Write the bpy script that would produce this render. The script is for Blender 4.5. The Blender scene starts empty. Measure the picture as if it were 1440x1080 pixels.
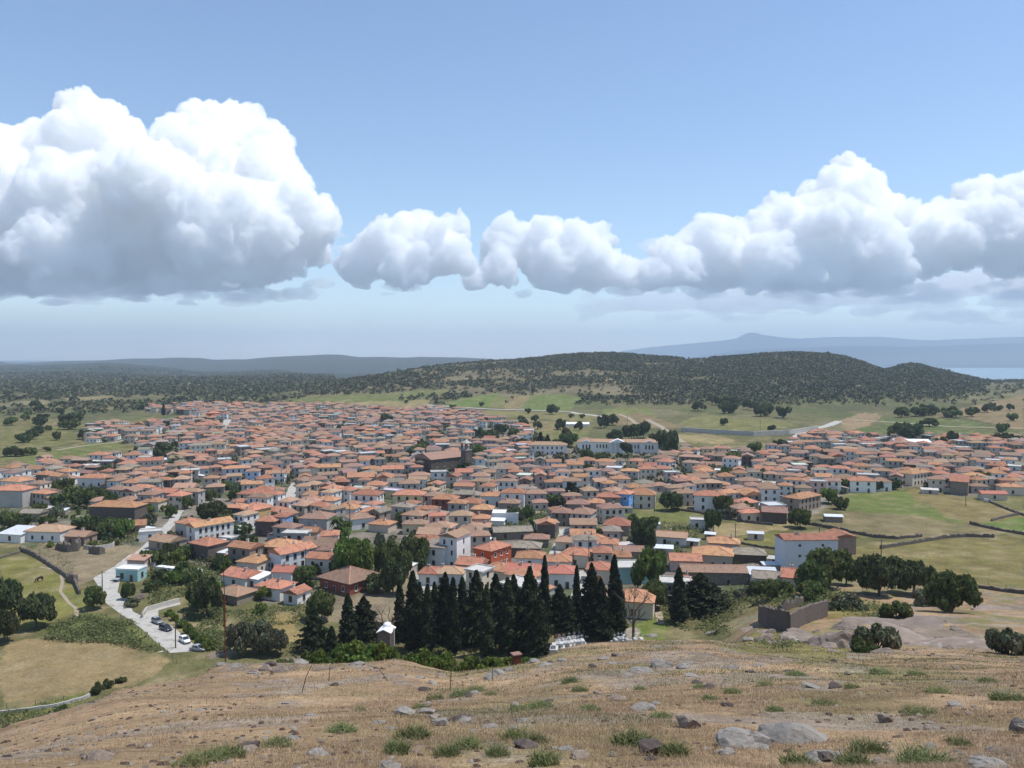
import bpy, bmesh, math, random
import numpy as np
from mathutils import Vector, Matrix

random.seed(7)
RNG = np.random.default_rng(11)
SC = bpy.context.scene
COL = SC.collection
R = math.radians

# ---------------------------------------------------------------- camera, sky, sun, exposure
F_PX = 1120.0            # focal length in pixels of a 1440 px wide frame (28 mm)
PITCH = R(2.045)
CAM_Z = 72.0
cam_d = bpy.data.cameras.new('camera')
cam_d.lens = 28.0
cam_d.sensor_width = 36.0
cam_d.clip_start = 0.5
cam_d.clip_end = 120000.0
cam = bpy.data.objects.new('camera', cam_d)
COL.objects.link(cam)
cam.location = (0, 0, CAM_Z)
cam.rotation_euler = (math.pi / 2 - PITCH, 0, 0)
SC.camera = cam

SUN_EL, SUN_AZ = R(66), R(84)      # azimuth from +Y (view direction) towards +X
w = bpy.data.worlds.new('World')
SC.world = w
w.use_nodes = True
nt = w.node_tree
bg = nt.nodes['Background']
sky = nt.nodes.new('ShaderNodeTexSky')
sky.sky_type = 'NISHITA'
sky.sun_disc = False
sky.sun_elevation = SUN_EL
sky.sun_rotation = SUN_AZ
sky.altitude = 150
sky.air_density = 1.0
sky.dust_density = 0.15
sky.ozone_density = 2.6
nt.links.new(sky.outputs[0], bg.inputs[0])
bg.inputs[1].default_value = 0.15

sun_d = bpy.data.lights.new('sun', 'SUN')
sun_d.energy = 4.2
sun_d.angle = R(0.5)
sun_d.color = (1.0, 0.96, 0.90)
sun = bpy.data.objects.new('sun', sun_d)
COL.objects.link(sun)
SUN_DIR = Vector((math.cos(SUN_EL) * math.sin(SUN_AZ), math.cos(SUN_EL) * math.cos(SUN_AZ), math.sin(SUN_EL)))
sun.rotation_euler = SUN_DIR.to_track_quat('Z', 'Y').to_euler()
sun.location = (0, 0, 400)

SC.view_settings.view_transform = 'Standard'
SC.view_settings.look = 'None'
SC.view_settings.exposure = 0.2
SC.view_settings.gamma = 1.0
SC.render.engine = 'CYCLES'
cy = SC.cycles
cy.use_denoising = True
try:
    cy.denoiser = 'OPENIMAGEDENOISE'
    cy.denoising_input_passes = 'RGB_ALBEDO_NORMAL'
except Exception:
    pass
cy.max_bounces = 64
cy.diffuse_bounces = 3
cy.glossy_bounces = 2
cy.transmission_bounces = 3
cy.transparent_max_bounces = 12
cy.volume_bounces = 64
cy.use_adaptive_sampling = True
cy.adaptive_threshold = 0.015
cy.caustics_reflective = False
cy.caustics_refractive = False

# ---------------------------------------------------------------- helpers
def krow(py):
    """tangent dz/dy and lateral factor of an image row"""
    a = (540.0 - py) / F_PX
    dy = math.cos(PITCH) + a * math.sin(PITCH)
    dz = -math.sin(PITCH) + a * math.cos(PITCH)
    return dz / dy, dy

def at(px, py, Y):
    k, dy = krow(py)
    return Vector(((px - 720.0) / F_PX / dy * Y, Y, CAM_Z + k * Y))

def flat(px, py, z=0.0):
    k, dy = krow(py)
    Y = (z - CAM_Z) / k
    return Vector(((px - 720.0) / F_PX / dy * Y, Y, z))

def project(P):
    P = np.asarray(P, dtype=float).reshape(-1, 3)
    y, z = P[:, 1], P[:, 2] - CAM_Z
    depth = np.maximum(y * math.cos(PITCH) - z * math.sin(PITCH), 1e-3)
    up = y * math.sin(PITCH) + z * math.cos(PITCH)
    return 720 + F_PX * P[:, 0] / depth, 540 - F_PX * up / depth

def _hash(ix, iy, seed):
    h = (ix.astype(np.int64) * 374761393 + iy.astype(np.int64) * 668265263 + seed * 1442695041) & 0xFFFFFFFF
    h = ((h ^ (h >> 13)) * 1274126177) & 0xFFFFFFFF
    return ((h ^ (h >> 16)) & 0xFFFF) / 65535.0

def vnoise(x, y, seed=0):
    x, y = np.asarray(x, float), np.asarray(y, float)
    x0, y0 = np.floor(x), np.floor(y)
    fx, fy = x - x0, y - y0
    fx, fy = fx * fx * (3 - 2 * fx), fy * fy * (3 - 2 * fy)
    a, b = _hash(x0, y0, seed), _hash(x0 + 1, y0, seed)
    c, d = _hash(x0, y0 + 1, seed), _hash(x0 + 1, y0 + 1, seed)
    return (a * (1 - fx) + b * fx) * (1 - fy) + (c * (1 - fx) + d * fx) * fy

def fbm(x, y, seed=0, octaves=4):
    s, amp, tot = 0.0, 1.0, 0.0
    for o in range(octaves):
        s = s + amp * vnoise(np.asarray(x) * 2 ** o + 17.3 * o, np.asarray(y) * 2 ** o - 9.1 * o, seed + o)
        tot += amp
        amp *= 0.5
    return s / tot

def hash3(ix, iy, iz, seed):
    return _hash(ix + iz * 7919, iy - iz * 104729, seed)

def vnoise3(p, seed=0):
    p0 = np.floor(p)
    f = p - p0
    f = f * f * (3 - 2 * f)
    r = 0.0
    for dx in (0, 1):
        for dy in (0, 1):
            for dz in (0, 1):
                wgt = (f[:, 0] if dx else 1 - f[:, 0]) * (f[:, 1] if dy else 1 - f[:, 1]) * (f[:, 2] if dz else 1 - f[:, 2])
                r = r + wgt * hash3(p0[:, 0] + dx, p0[:, 1] + dy, p0[:, 2] + dz, seed)
    return r

def fbm3(p, seed=0, octaves=4, gain=0.5):
    s, amp, tot = 0.0, 1.0, 0.0
    for o in range(octaves):
        s = s + amp * vnoise3(p * 2 ** o + 31.7 * o, seed + o)
        tot += amp
        amp *= gain
    return s / tot

def in_poly(px, py, poly):
    px, py = np.asarray(px, float), np.asarray(py, float)
    inside = np.zeros(px.shape, bool)
    n = len(poly)
    for i in range(n):
        x1, y1 = poly[i]
        x2, y2 = poly[(i + 1) % n]
        if y1 == y2:
            continue
        c = ((y1 > py) != (y2 > py)) & (px < (x2 - x1) * (py - y1) / (y2 - y1) + x1)
        inside ^= c
    return inside

def mesh_data(name, verts, faces, mats=(), midx=None, smooth=False, color=None):
    """mesh from arrays; faces is an (n,k) array or a list of tuples; color is per-vertex rgb"""
    me = bpy.data.meshes.new(name)
    verts = np.asarray(verts, dtype=np.float32).reshape(-1, 3)
    if isinstance(faces, np.ndarray):
        nf, k = faces.shape
        flat_f = faces.astype(np.int32).ravel()
        starts = np.arange(nf, dtype=np.int32) * k
    else:
        nf = len(faces)
        lens = np.array([len(f) for f in faces], dtype=np.int32)
        flat_f = np.array([i for f in faces for i in f], dtype=np.int32)
        starts = np.concatenate([[0], np.cumsum(lens)[:-1]]).astype(np.int32) if nf else np.zeros(0, np.int32)
    me.vertices.add(len(verts))
    me.vertices.foreach_set('co', verts.ravel())
    me.loops.add(len(flat_f))
    me.loops.foreach_set('vertex_index', flat_f)
    me.polygons.add(nf)
    me.polygons.foreach_set('loop_start', starts)
    for m in mats:
        me.materials.append(m)
    if midx is not None:
        me.polygons.foreach_set('material_index', np.asarray(midx, dtype=np.int32))
    me.polygons.foreach_set('use_smooth', np.full(nf, bool(smooth)))
    if color is not None:
        a = me.attributes.new('tint', 'FLOAT_COLOR', 'POINT')
        c = np.ones((len(verts), 4), np.float32)
        c[:, :3] = np.asarray(color, np.float32).reshape(-1, 3)
        a.data.foreach_set('color', c.ravel())
    me.update(calc_edges=True)
    me.validate()
    return me

def link(name, me, parent=None, loc=None, rot=None, scale=None):
    o = bpy.data.objects.new(name, me)
    COL.objects.link(o)
    if parent is not None:
        o.parent = parent
    if loc is not None:
        o.location = loc
    if rot is not None:
        o.rotation_euler = rot if hasattr(rot, '__len__') else (0, 0, rot)
    if scale is not None:
        o.scale = scale if hasattr(scale, '__len__') else (scale,) * 3
    return o

def tag(o, label, cat, group=None):
    o['label'] = label
    o['category'] = cat
    if group:
        o['group'] = group
    return o

def struct(o, kind='structure'):
    o['kind'] = kind
    return o

class MB:
    """collects boxes, prisms, tubes and loose polygons into one mesh"""
    def __init__(self):
        self.v, self.f, self.m = [], [], []
    def poly(self, pts, m=0):
        b = len(self.v)
        self.v += [tuple(p) for p in pts]
        self.f.append(tuple(range(b, b + len(pts))))
        self.m.append(m)
    def raw(self, pts, faces, m=0):
        b = len(self.v)
        self.v += [tuple(p) for p in pts]
        for f in faces:
            self.f.append(tuple(b + i for i in f))
            self.m.append(m)
    def box(self, x0, x1, y0, y1, z0, z1, m=0):
        p = [(x0, y0, z0), (x1, y0, z0), (x1, y1, z0), (x0, y1, z0), (x0, y0, z1), (x1, y0, z1), (x1, y1, z1), (x0, y1, z1)]
        self.raw(p, [(0, 3, 2, 1), (4, 5, 6, 7), (0, 1, 5, 4), (1, 2, 6, 5), (2, 3, 7, 6), (3, 0, 4, 7)], m)
    def tube(self, pts, radii, n=6, m=0, caps=True):
        pts = [Vector(p) for p in pts]
        rings = []
        b = len(self.v)
        for i, p in enumerate(pts):
            d = (pts[min(i + 1, len(pts) - 1)] - pts[max(i - 1, 0)])
            d = d.normalized() if d.length > 1e-9 else Vector((0, 0, 1))
            a = Vector((1, 0, 0)) if abs(d.x) < 0.9 else Vector((0, 1, 0))
            u = d.cross(a).normalized()
            v = d.cross(u)
            r = radii[i] if hasattr(radii, '__len__') else radii
            for j in range(n):
                t = 2 * math.pi * j / n
                self.v.append(tuple(p + u * (r * math.cos(t)) + v * (r * math.sin(t))))
        for i in range(len(pts) - 1):
            for j in range(n):
                j2 = (j + 1) % n
                self.f.append((b + i * n + j, b + i * n + j2, b + (i + 1) * n + j2, b + (i + 1) * n + j))
                self.m.append(m)
        if caps:
            self.f.append(tuple(b + j for j in range(n))[::-1])
            self.m.append(m)
            e = b + (len(pts) - 1) * n
            self.f.append(tuple(e + j for j in range(n)))
            self.m.append(m)
    def data(self, name, mats, smooth=False):
        return mesh_data(name, self.v, self.f, mats, self.m, smooth)

# ---------------------------------------------------------------- materials
def new_mat(name):
    m = bpy.data.materials.new(name)
    m.use_nodes = True
    b = m.node_tree.nodes['Principled BSDF']
    b.inputs['Roughness'].default_value = 0.9
    b.inputs['Specular IOR Level'].default_value = 0.2
    return m, m.node_tree, b

def N(nt, t, **kw):
    n = nt.nodes.new(t)
    for k, v in kw.items():
        setattr(n, k, v)
    return n

def noise_mat(name, c1, c2, scale=1.0, rough=0.9, detail=4, rand=0.0, hue=0.0, bump=0.0, bscale=None, c3=None, c3scale=None, c3lo=0.55, spec=0.2):
    """two-tone noise material in object space, with optional per-object brightness variation and a third stain tone"""
    m, nt, b = new_mat(name)
    b.inputs['Roughness'].default_value = rough
    b.inputs['Specular IOR Level'].default_value = spec
    tc = N(nt, 'ShaderNodeTexCoord')
    oi = N(nt, 'ShaderNodeObjectInfo')
    off = N(nt, 'ShaderNodeVectorMath', operation='ADD')
    mulr = N(nt, 'ShaderNodeVectorMath', operation='SCALE')
    nt.links.new(oi.outputs['Location'], mulr.inputs[0])
    mulr.inputs['Scale'].default_value = 0.37
    nt.links.new(tc.outputs['Object'], off.inputs[0])
    nt.links.new(mulr.outputs[0], off.inputs[1])
    ns = N(nt, 'ShaderNodeTexNoise')
    ns.inputs['Scale'].default_value = scale
    ns.inputs['Detail'].default_value = detail
    ns.inputs['Roughness'].default_value = 0.65
    nt.links.new(off.outputs[0], ns.inputs['Vector'])
    mr = N(nt, 'ShaderNodeMapRange')
    mr.inputs[1].default_value = 0.3
    mr.inputs[2].default_value = 0.7
    nt.links.new(ns.outputs['Fac'], mr.inputs[0])
    mx = N(nt, 'ShaderNodeMix', data_type='RGBA')
    mx.inputs['A'].default_value = (*c1, 1)
    mx.inputs['B'].default_value = (*c2, 1)
    nt.links.new(mr.outputs[0], mx.inputs['Factor'])
    out = mx.outputs['Result']
    if c3 is not None:
        n3 = N(nt, 'ShaderNodeTexNoise')
        n3.inputs['Scale'].default_value = c3scale or scale * 0.4
        n3.inputs['Detail'].default_value = 5
        n3.inputs['Roughness'].default_value = 0.7
        nt.links.new(off.outputs[0], n3.inputs['Vector'])
        r3 = N(nt, 'ShaderNodeMapRange')
        r3.inputs[1].default_value = c3lo
        r3.inputs[2].default_value = c3lo + 0.12
        nt.links.new(n3.outputs['Fac'], r3.inputs[0])
        m3 = N(nt, 'ShaderNodeMix', data_type='RGBA')
        nt.links.new(r3.outputs[0], m3.inputs['Factor'])
        nt.links.new(out, m3.inputs['A'])
        m3.inputs['B'].default_value = (*c3, 1)
        out = m3.outputs['Result']
    if rand or hue:
        hs = N(nt, 'ShaderNodeHueSaturation')
        r1 = N(nt, 'ShaderNodeMapRange')
        r1.inputs[3].default_value = 1 - rand
        r1.inputs[4].default_value = 1 + rand
        nt.links.new(oi.outputs['Random'], r1.inputs[0])
        nt.links.new(r1.outputs[0], hs.inputs['Value'])
        mth = N(nt, 'ShaderNodeMath', operation='MULTIPLY')
        mth.inputs[1].default_value = 7.31
        nt.links.new(oi.outputs['Random'], mth.inputs[0])
        fr = N(nt, 'ShaderNodeMath', operation='FRACT')
        nt.links.new(mth.outputs[0], fr.inputs[0])
        r2 = N(nt, 'ShaderNodeMapRange')
        r2.inputs[3].default_value = 0.5 - hue
        r2.inputs[4].default_value = 0.5 + hue
        nt.links.new(fr.outputs[0], r2.inputs[0])
        nt.links.new(r2.outputs[0], hs.inputs['Hue'])
        nt.links.new(out, hs.inputs['Color'])
        out = hs.outputs['Color']
    nt.links.new(out, b.inputs['Base Color'])
    if bump:
        bn = N(nt, 'ShaderNodeBump')
        bn.inputs['Strength'].default_value = 0.6
        bn.inputs['Distance'].default_value = bump
        nb = N(nt, 'ShaderNodeTexNoise')
        nb.inputs['Scale'].default_value = bscale or scale * 4
        nb.inputs['Detail'].default_value = 6
        nt.links.new(off.outputs[0], nb.inputs['Vector'])
        nt.links.new(nb.outputs['Fac'], bn.inputs['Height'])
        nt.links.new(bn.outputs[0], b.inputs['Normal'])
    return m

def tint_mat(name, rough=0.95, translucent=0.0, objrand=0.0):
    """colour from the mesh's own 'tint' attribute"""
    m, nt, b = new_mat(name)
    b.inputs['Roughness'].default_value = rough
    b.inputs['Specular IOR Level'].default_value = 0.12
    at_ = N(nt, 'ShaderNodeAttribute', attribute_name='tint')
    out = at_.outputs['Color']
    if objrand:
        oi = N(nt, 'ShaderNodeObjectInfo')
        r1 = N(nt, 'ShaderNodeMapRange')
        r1.inputs[3].default_value = 1 - objrand
        r1.inputs[4].default_value = 1 + objrand
        nt.links.new(oi.outputs['Random'], r1.inputs[0])
        hs = N(nt, 'ShaderNodeHueSaturation')
        nt.links.new(r1.outputs[0], hs.inputs['Value'])
        nt.links.new(out, hs.inputs['Color'])
        out = hs.outputs['Color']
    nt.links.new(out, b.inputs['Base Color'])
    if translucent:
        tr = N(nt, 'ShaderNodeBsdfTranslucent')
        nt.links.new(out, tr.inputs[0])
        ms = N(nt, 'ShaderNodeMixShader')
        ms.inputs[0].default_value = translucent
        nt.links.new(b.outputs[0], ms.inputs[1])
        nt.links.new(tr.outputs[0], ms.inputs[2])
        nt.links.new(ms.outputs[0], nt.nodes['Material Output'].inputs['Surface'])
    return m
# ---------------------------------------------------------------- clouds: cumulus hulls filled with a bright scattering volume
def cloud_mat(name, density, aniso=0.2):
    m = bpy.data.materials.new(name)
    m.use_nodes = True
    nt = m.node_tree
    nt.nodes.remove(nt.nodes['Principled BSDF'])
    v = N(nt, 'ShaderNodeVolumePrincipled')
    v.inputs['Color'].default_value = (1, 1, 1, 1)
    v.inputs['Density'].default_value = density
    v.inputs['Anisotropy'].default_value = aniso
    nt.links.new(v.outputs[0], nt.nodes['Material Output'].inputs['Volume'])
    m.cycles.homogeneous_volume = True
    return m

CLOUD_MAT = cloud_mat('cloud_vapour', 0.0092, 0.0)

WISP_MAT = cloud_mat('cloud_wisp_vapour', 0.0022, 0.1)

def unit_ico(sub):
    bm = bmesh.new()
    bmesh.ops.create_icosphere(bm, subdivisions=sub, radius=1.0)
    v = np.array([x.co[:] for x in bm.verts])
    f = np.array([[y.index for y in x.verts] for x in bm.faces])
    bm.free()
    return v, f

ICO1, ICO2, ICO3 = unit_ico(1), unit_ico(2), unit_ico(3)

def make_cloud(puffs, Y, base_py, seed, label, voxel=23.0, mat=None, spread=0.45, kids=13, sq=(1, 1, 1), lean=1.3):
    """puffs: (px, py, radius px) as seen; each becomes a ball at its own depth near Y with smaller balls budding from it"""
    rg = np.random.default_rng(seed)
    base_z = at(720, base_py, Y).z
    S = []
    for (px, py, r) in puffs:
        Yp = Y + max(0.0, at(px, py, Y).z - base_z) * lean + rg.uniform(-spread, spread) * r / F_PX * Y
        rm = r / F_PX * Yp
        c = np.array(at(px, py, Yp))
        S.append((c, rm))
        for k in range(kids):
            d = rg.normal(size=3)
            d[2] = d[2] + 0.45
            d /= np.linalg.norm(d)
            r2 = rm * rg.uniform(0.28, 0.5)
            c2 = c + d * rm * 0.86
            S.append((c2, r2))
            for q in range(7):
                d2 = rg.normal(size=3) + d * 0.9
                d2 /= np.linalg.norm(d2)
                S.append((c2 + d2 * r2 * 0.88, r2 * rg.uniform(0.26, 0.5)))
    V, Fc, b = [], [], 0
    uv, uf = ICO2
    for c, r in S:
        if c[2] + r < base_z:
            continue
        V.append(uv * r * np.array(sq) + c)
        Fc.append(uf + b)
        b += len(uv)
    me = mesh_data('cloud_seed', np.concatenate(V), np.concatenate(Fc))
    tmp = bpy.data.objects.new('cloud_seed', me)
    COL.objects.link(tmp)
    md = tmp.modifiers.new('r', 'REMESH')
    md.mode = 'VOXEL'
    md.voxel_size = voxel
    dg = bpy.context.evaluated_depsgraph_get()
    me2 = bpy.data.meshes.new_from_object(tmp.evaluated_get(dg))
    bpy.data.objects.remove(tmp)
    n = len(me2.vertices)
    co = np.empty(n * 3, np.float32)
    me2.vertices.foreach_get('co', co)
    co = co.reshape(-1, 3).astype(float)
    no = np.empty(n * 3, np.float32)
    me2.vertices.foreach_get('normal', no)
    no = no.reshape(-1, 3)
    p = co / 420.0
    n1 = fbm3(p, seed, 3)
    n2 = 1 - np.abs(2 * fbm3(co / 150.0, seed + 9, 3) - 1)
    n3 = 1 - np.abs(2 * fbm3(co / 62.0, seed + 19, 2) - 1)
    amp = min(1.0, voxel / 23.0 + .25) if sq[2] == 1 else 0.45
    co += no * ((n1 - 0.5) * 300 + (n2 - 0.7) * 270 + (n3 - 0.7) * 120)[:, None] * amp
    low = base_z + (fbm(co[:, 0] / 420, co[:, 1] / 420, seed, 4) - 0.5) * 520
    co[:, 2] = np.where(co[:, 2] < low, low + (co[:, 2] - low) * 0.16, co[:, 2])
    me2.vertices.foreach_set('co', co.astype(np.float32).ravel())
    me2.update()
    tmp = bpy.data.objects.new('cloud_seed', me2)
    COL.objects.link(tmp)
    md = tmp.modifiers.new('r', 'REMESH')
    md.mode = 'VOXEL'
    md.voxel_size = voxel
    md.use_smooth_shade = True
    dg = bpy.context.evaluated_depsgraph_get()
    me2 = bpy.data.meshes.new_from_object(tmp.evaluated_get(dg))
    bpy.data.objects.remove(tmp)
    # keep the outer skins, drop sealed pockets inside
    bm = bmesh.new()
    bm.from_mesh(me2)
    seen, isl = set(), []
    for v0 in bm.verts:
        if v0.index in seen:
            continue
        st, cur = [v0], []
        seen.add(v0.index)
        while st:
            q = st.pop()
            cur.append(q)
            for e in q.link_edges:
                ov_ = e.other_vert(q)
                if ov_.index not in seen:
                    seen.add(ov_.index)
                    st.append(ov_)
        isl.append(cur)
    isl.sort(key=len, reverse=True)
    for cur in isl[1:]:
        for q in cur:
            bm.verts.remove(q)
    bm.to_mesh(me2)
    bm.free()
    me2.materials.clear()
    me2.materials.append(mat or CLOUD_MAT)
    o = link('cloud', me2)
    o.location = (0, 0, 0)
    tag(o, label, 'cloud', 'cumulus clouds')
    if sq[2] == 1:
        # torn veils round the edges and under the base
        V, Fc, b = [], [], 0
        uv, uf = ICO3
        big = [s_ for s_ in S if s_[1] > 260 and s_[0][2] > base_z]
        for k in range(int(len(big) * 1.5)):
            c, r = big[rg.integers(len(big))]
            d = rg.normal(size=3)
            d[1] *= 0.5
            d /= np.linalg.norm(d)
            c2 = c + d * r * rg.uniform(0.8, 1.15)
            if rg.random() < 0.35:
                c2[2] = base_z - rg.uniform(-120, 160)
            if c2[2] < base_z - 220:
                continue
            r2 = rg.uniform(90, 260)
            p = uv * np.array([r2 * rg.uniform(1, 1.9), r2, r2 * rg.uniform(.3, .65)])
            n_ = fbm3((p + c2) / 150.0, seed + k, 3)
            p = p * (0.45 + 1.15 * n_)[:, None] + (fbm3((p + c2) / 90.0, seed + 50, 2)[:, None] - .5) * 90
            V.append(p + c2)
            Fc.append(uf + b)
            b += len(uv)
        wm = mesh_data('cloud_seed', np.concatenate(V), np.concatenate(Fc))
        tmp = bpy.data.objects.new('cloud_seed', wm)
        COL.objects.link(tmp)
        md = tmp.modifiers.new('r', 'REMESH')
        md.mode = 'VOXEL'
        md.voxel_size = 24
        dg = bpy.context.evaluated_depsgraph_get()
        wm = bpy.data.meshes.new_from_object(tmp.evaluated_get(dg))
        bpy.data.objects.remove(tmp)
        wm.materials.clear()
        wm.materials.append(WISP_MAT)
        link('cloud_wisp', wm, o)
    return o

make_cloud([(-60, 290, 95), (40, 250, 60), (120, 190, 44), (105, 250, 80), (175, 270, 70), (10, 330, 90), (120, 335, 85), (225, 310, 90),
            (330, 190, 34), (290, 180, 30), (345, 235, 60), (385, 270, 55), (250, 205, 30), (300, 270, 75), (410, 320, 52), (440, 320, 30), (320, 340, 75), (455, 300, 18),
            (365, 350, 50), (-40, 370, 60)],
           14500, 398, 3, 'biggest white cumulus cloud with two tall heads over the far left ridge')
make_cloud([(565, 345, 36), (600, 340, 34), (535, 350, 30), (500, 375, 24), (640, 318, 16), (625, 360, 26), (590, 372, 26), (560, 378, 26), (655, 372, 12)],
           14500, 402, 5, 'small round white cloud standing alone beside the biggest cloud', voxel=30)
make_cloud([(715, 345, 28), (760, 345, 34), (805, 350, 32), (845, 340, 18), (700, 375, 24), (780, 380, 34), (840, 375, 30), (880, 385, 22), (668, 392, 14)],
           15200, 405, 8, 'low broad white cloud in the middle with a lumpy double top', voxel=30)
make_cloud([(1205, 262, 32), (1160, 300, 40), (1195, 300, 50), (1105, 312, 30), (1235, 320, 40), (1085, 345, 42), (1150, 350, 60), (1025, 340, 28), (1010, 365, 44), (945, 362, 22), (960, 385, 34),
            (1230, 360, 50), (1285, 345, 36), (1330, 320, 30), (1385, 295, 36), (1420, 310, 46), (1360, 330, 36), (1398, 334, 38), (1440, 345, 42), (1310, 345, 40), (1470, 300, 50), (1350, 345, 34), (1530, 320, 60), (920, 395, 22), (1090, 385, 46)],
           15000, 402, 13, 'long white cumulus bank with a tall square tower above the blue mountains')
SHELF_MAT = cloud_mat('thin_cloud_vapour', 0.0009, 0.2)
make_cloud([(860, 430, 40), (930, 424, 60), (1010, 420, 70), (1090, 418, 75), (1170, 414, 75), (1250, 410, 78), (1330, 402, 80), (1410, 394, 84), (1490, 388, 84)],
           21000, 445, 21, 'thin flat pale cloud shelf under the long cumulus bank', voxel=48, kids=9, sq=(1, 1, 0.22), mat=SHELF_MAT)
make_cloud([(120, 405, 60), (200, 402, 64), (280, 402, 50), (60, 408, 50), (390, 396, 30)],
           20000, 425, 27, 'thin flat pale cloud streak under the biggest white cloud', voxel=48, kids=9, sq=(1, 1, 0.18), mat=SHELF_MAT)
# ---------------------------------------------------------------- terrain heights
def zk(py, Y):
    return CAM_Z + krow(py)[0] * Y

def hill_knots(px):
    """ground profile along one direction from the camera: list of (Y, z)"""
    near = [(0.5, 70.3), (4, 69.2), (9, 67.0), (15, 64.1)]
    T = {
        -500: [(30, 55), (45, 42), (60, 28), (80, 12), (105, 2), (140, 0)],
        0: [(35, zk(1045, 35)), (58, zk(1022, 58)), (83, 22.0), (118, 2.0), (148, 0)],
        150: [(40, zk(1008, 40)), (78, zk(966, 78)), (104, 19.0), (138, 2.0), (160, 0)],
        300: [(50, zk(985, 50)), (103, zk(930, 103)), (132, 15.0), (160, 2.0), (185, 0)],
        450: [(50, zk(985, 50)), (100, zk(927, 100)), (130, 16.0), (160, 2.0), (185, 0)],
        560: [(50, zk(985, 50)), (96, zk(924, 96)), (128, 16.0), (160, 2.0), (185, 0)],
        640: [(50, zk(980, 50)), (88, zk(944, 88)), (108, 25.0), (150, 3.0), (185, 0)],
        720: [(50, zk(975, 50)), (86, zk(934, 86)), (110, 25.0), (150, 4.0), (188, 0)],
        800: [(50, zk(968, 50)), (100, zk(906, 100)), (125, 21.0), (165, 2.5), (190, 0)],
        900: [(50, zk(963, 50)), (110, zk(894, 110)), (140, 17.0), (175, 2.5), (205, 0)],
        1000: [(50, zk(962, 50)), (110, zk(893, 110)), (140, 17.0), (175, 3.0), (205, 0)],
        1060: [(50, zk(960, 50)), (103, zk(908, 103)), (124, zk(900, 124)), (150, zk(884, 150)), (185, 8.0), (225, 2.0), (260, 0)],
        1120: [(50, zk(960, 50)), (105, zk(912, 105)), (125, zk(904, 125)), (150, zk(884, 150)), (200, zk(845, 200)), (240, 4.0), (290, 0)],
        1200: [(50, zk(960, 50)), (110, zk(917, 110)), (130, zk(905, 130)), (158, zk(872, 158)), (200, zk(846, 200)), (240, 4.0), (300, 0)],
        1300: [(50, zk(958, 50)), (110, zk(920, 110)), (130, zk(905, 130)), (160, zk(872, 160)), (205, zk(848, 205)), (245, 3.0), (300, 0)],
        1440: [(50, zk(955, 50)), (110, zk(922, 110)), (130, zk(905, 130)), (160, zk(874, 160)), (205, zk(850, 205)), (250, 3.0), (310, 0)],
        1950: [(50, zk(950, 50)), (110, zk(922, 110)), (130, zk(905, 130)), (160, zk(874, 160)), (205, zk(850, 205)), (250, 3.0), (310, 0)],
    }
    return near + T[px]

NEAR_PX = [-500, 0, 150, 300, 450, 560, 640, 720, 800, 900, 1000, 1060, 1120, 1200, 1300, 1440, 1950]

# far profile: plain, the wooded hill, the valley with its ridges, the bay and the far mountains
HILL_CREST = [(380, 560), (420, 552), (450, 545), (500, 533), (550, 524), (600, 515), (650, 509), (700, 505), (760, 501), (800, 498), (850, 496), (880, 496), (930, 500),
              (970, 504), (1010, 502), (1050, 498), (1090, 494.5), (1130, 493.5), (1170, 497), (1200, 503), (1225, 513), (1243, 521), (1258, 517), (1276, 509.5), (1296, 512),
              (1340, 525), (1375, 534), (1410, 541), (1450, 545), (1500, 548), (1600, 550)]
RIDGE_B = [(-700, 512), (-300, 506), (0, 511), (60, 513), (100, 509), (140, 506), (170, 507), (230, 513), (280, 520), (320, 521), (360, 519), (390, 517), (420, 522), (500, 526), (700, 526), (2200, 530)]
RIDGE_C = [(-700, 500), (-300, 508), (0, 505.5), (20, 509), (60, 508.5), (130, 505), (170, 502), (235, 500), (280, 500.5), (300, 503.5), (345, 503), (380, 499.5), (450, 496), (480, 495.5), (505, 499),
           (540, 499.5), (570, 500), (600, 499.5), (650, 499.5), (690, 502.5), (725, 505), (780, 512), (880, 530), (2200, 540)]
RIDGE_D = [(-700, 540), (800, 540), (860, 520), (960, 502), (1000, 496), (1060, 489), (1110, 485), (1180, 485), (1240, 483), (1300, 484), (1360, 482), (1440, 480), (1600, 478), (2200, 500)]
RIDGE_E = [(-700, 540), (800, 540), (850, 500), (880, 490), (920, 484), (960, 480), (1000, 477), (1035, 474), (1048, 465), (1060, 462.5), (1074, 467), (1100, 471), (1120, 472.5), (1180, 471.5), (1240, 470),
           (1265, 472), (1290, 475.5), (1340, 475), (1400, 473), (1440, 472), (1600, 470), (2200, 490)]

def lerp_list(L, px):
    return float(np.interp(px, [a for a, _ in L], [b for _, b in L]))

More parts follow.
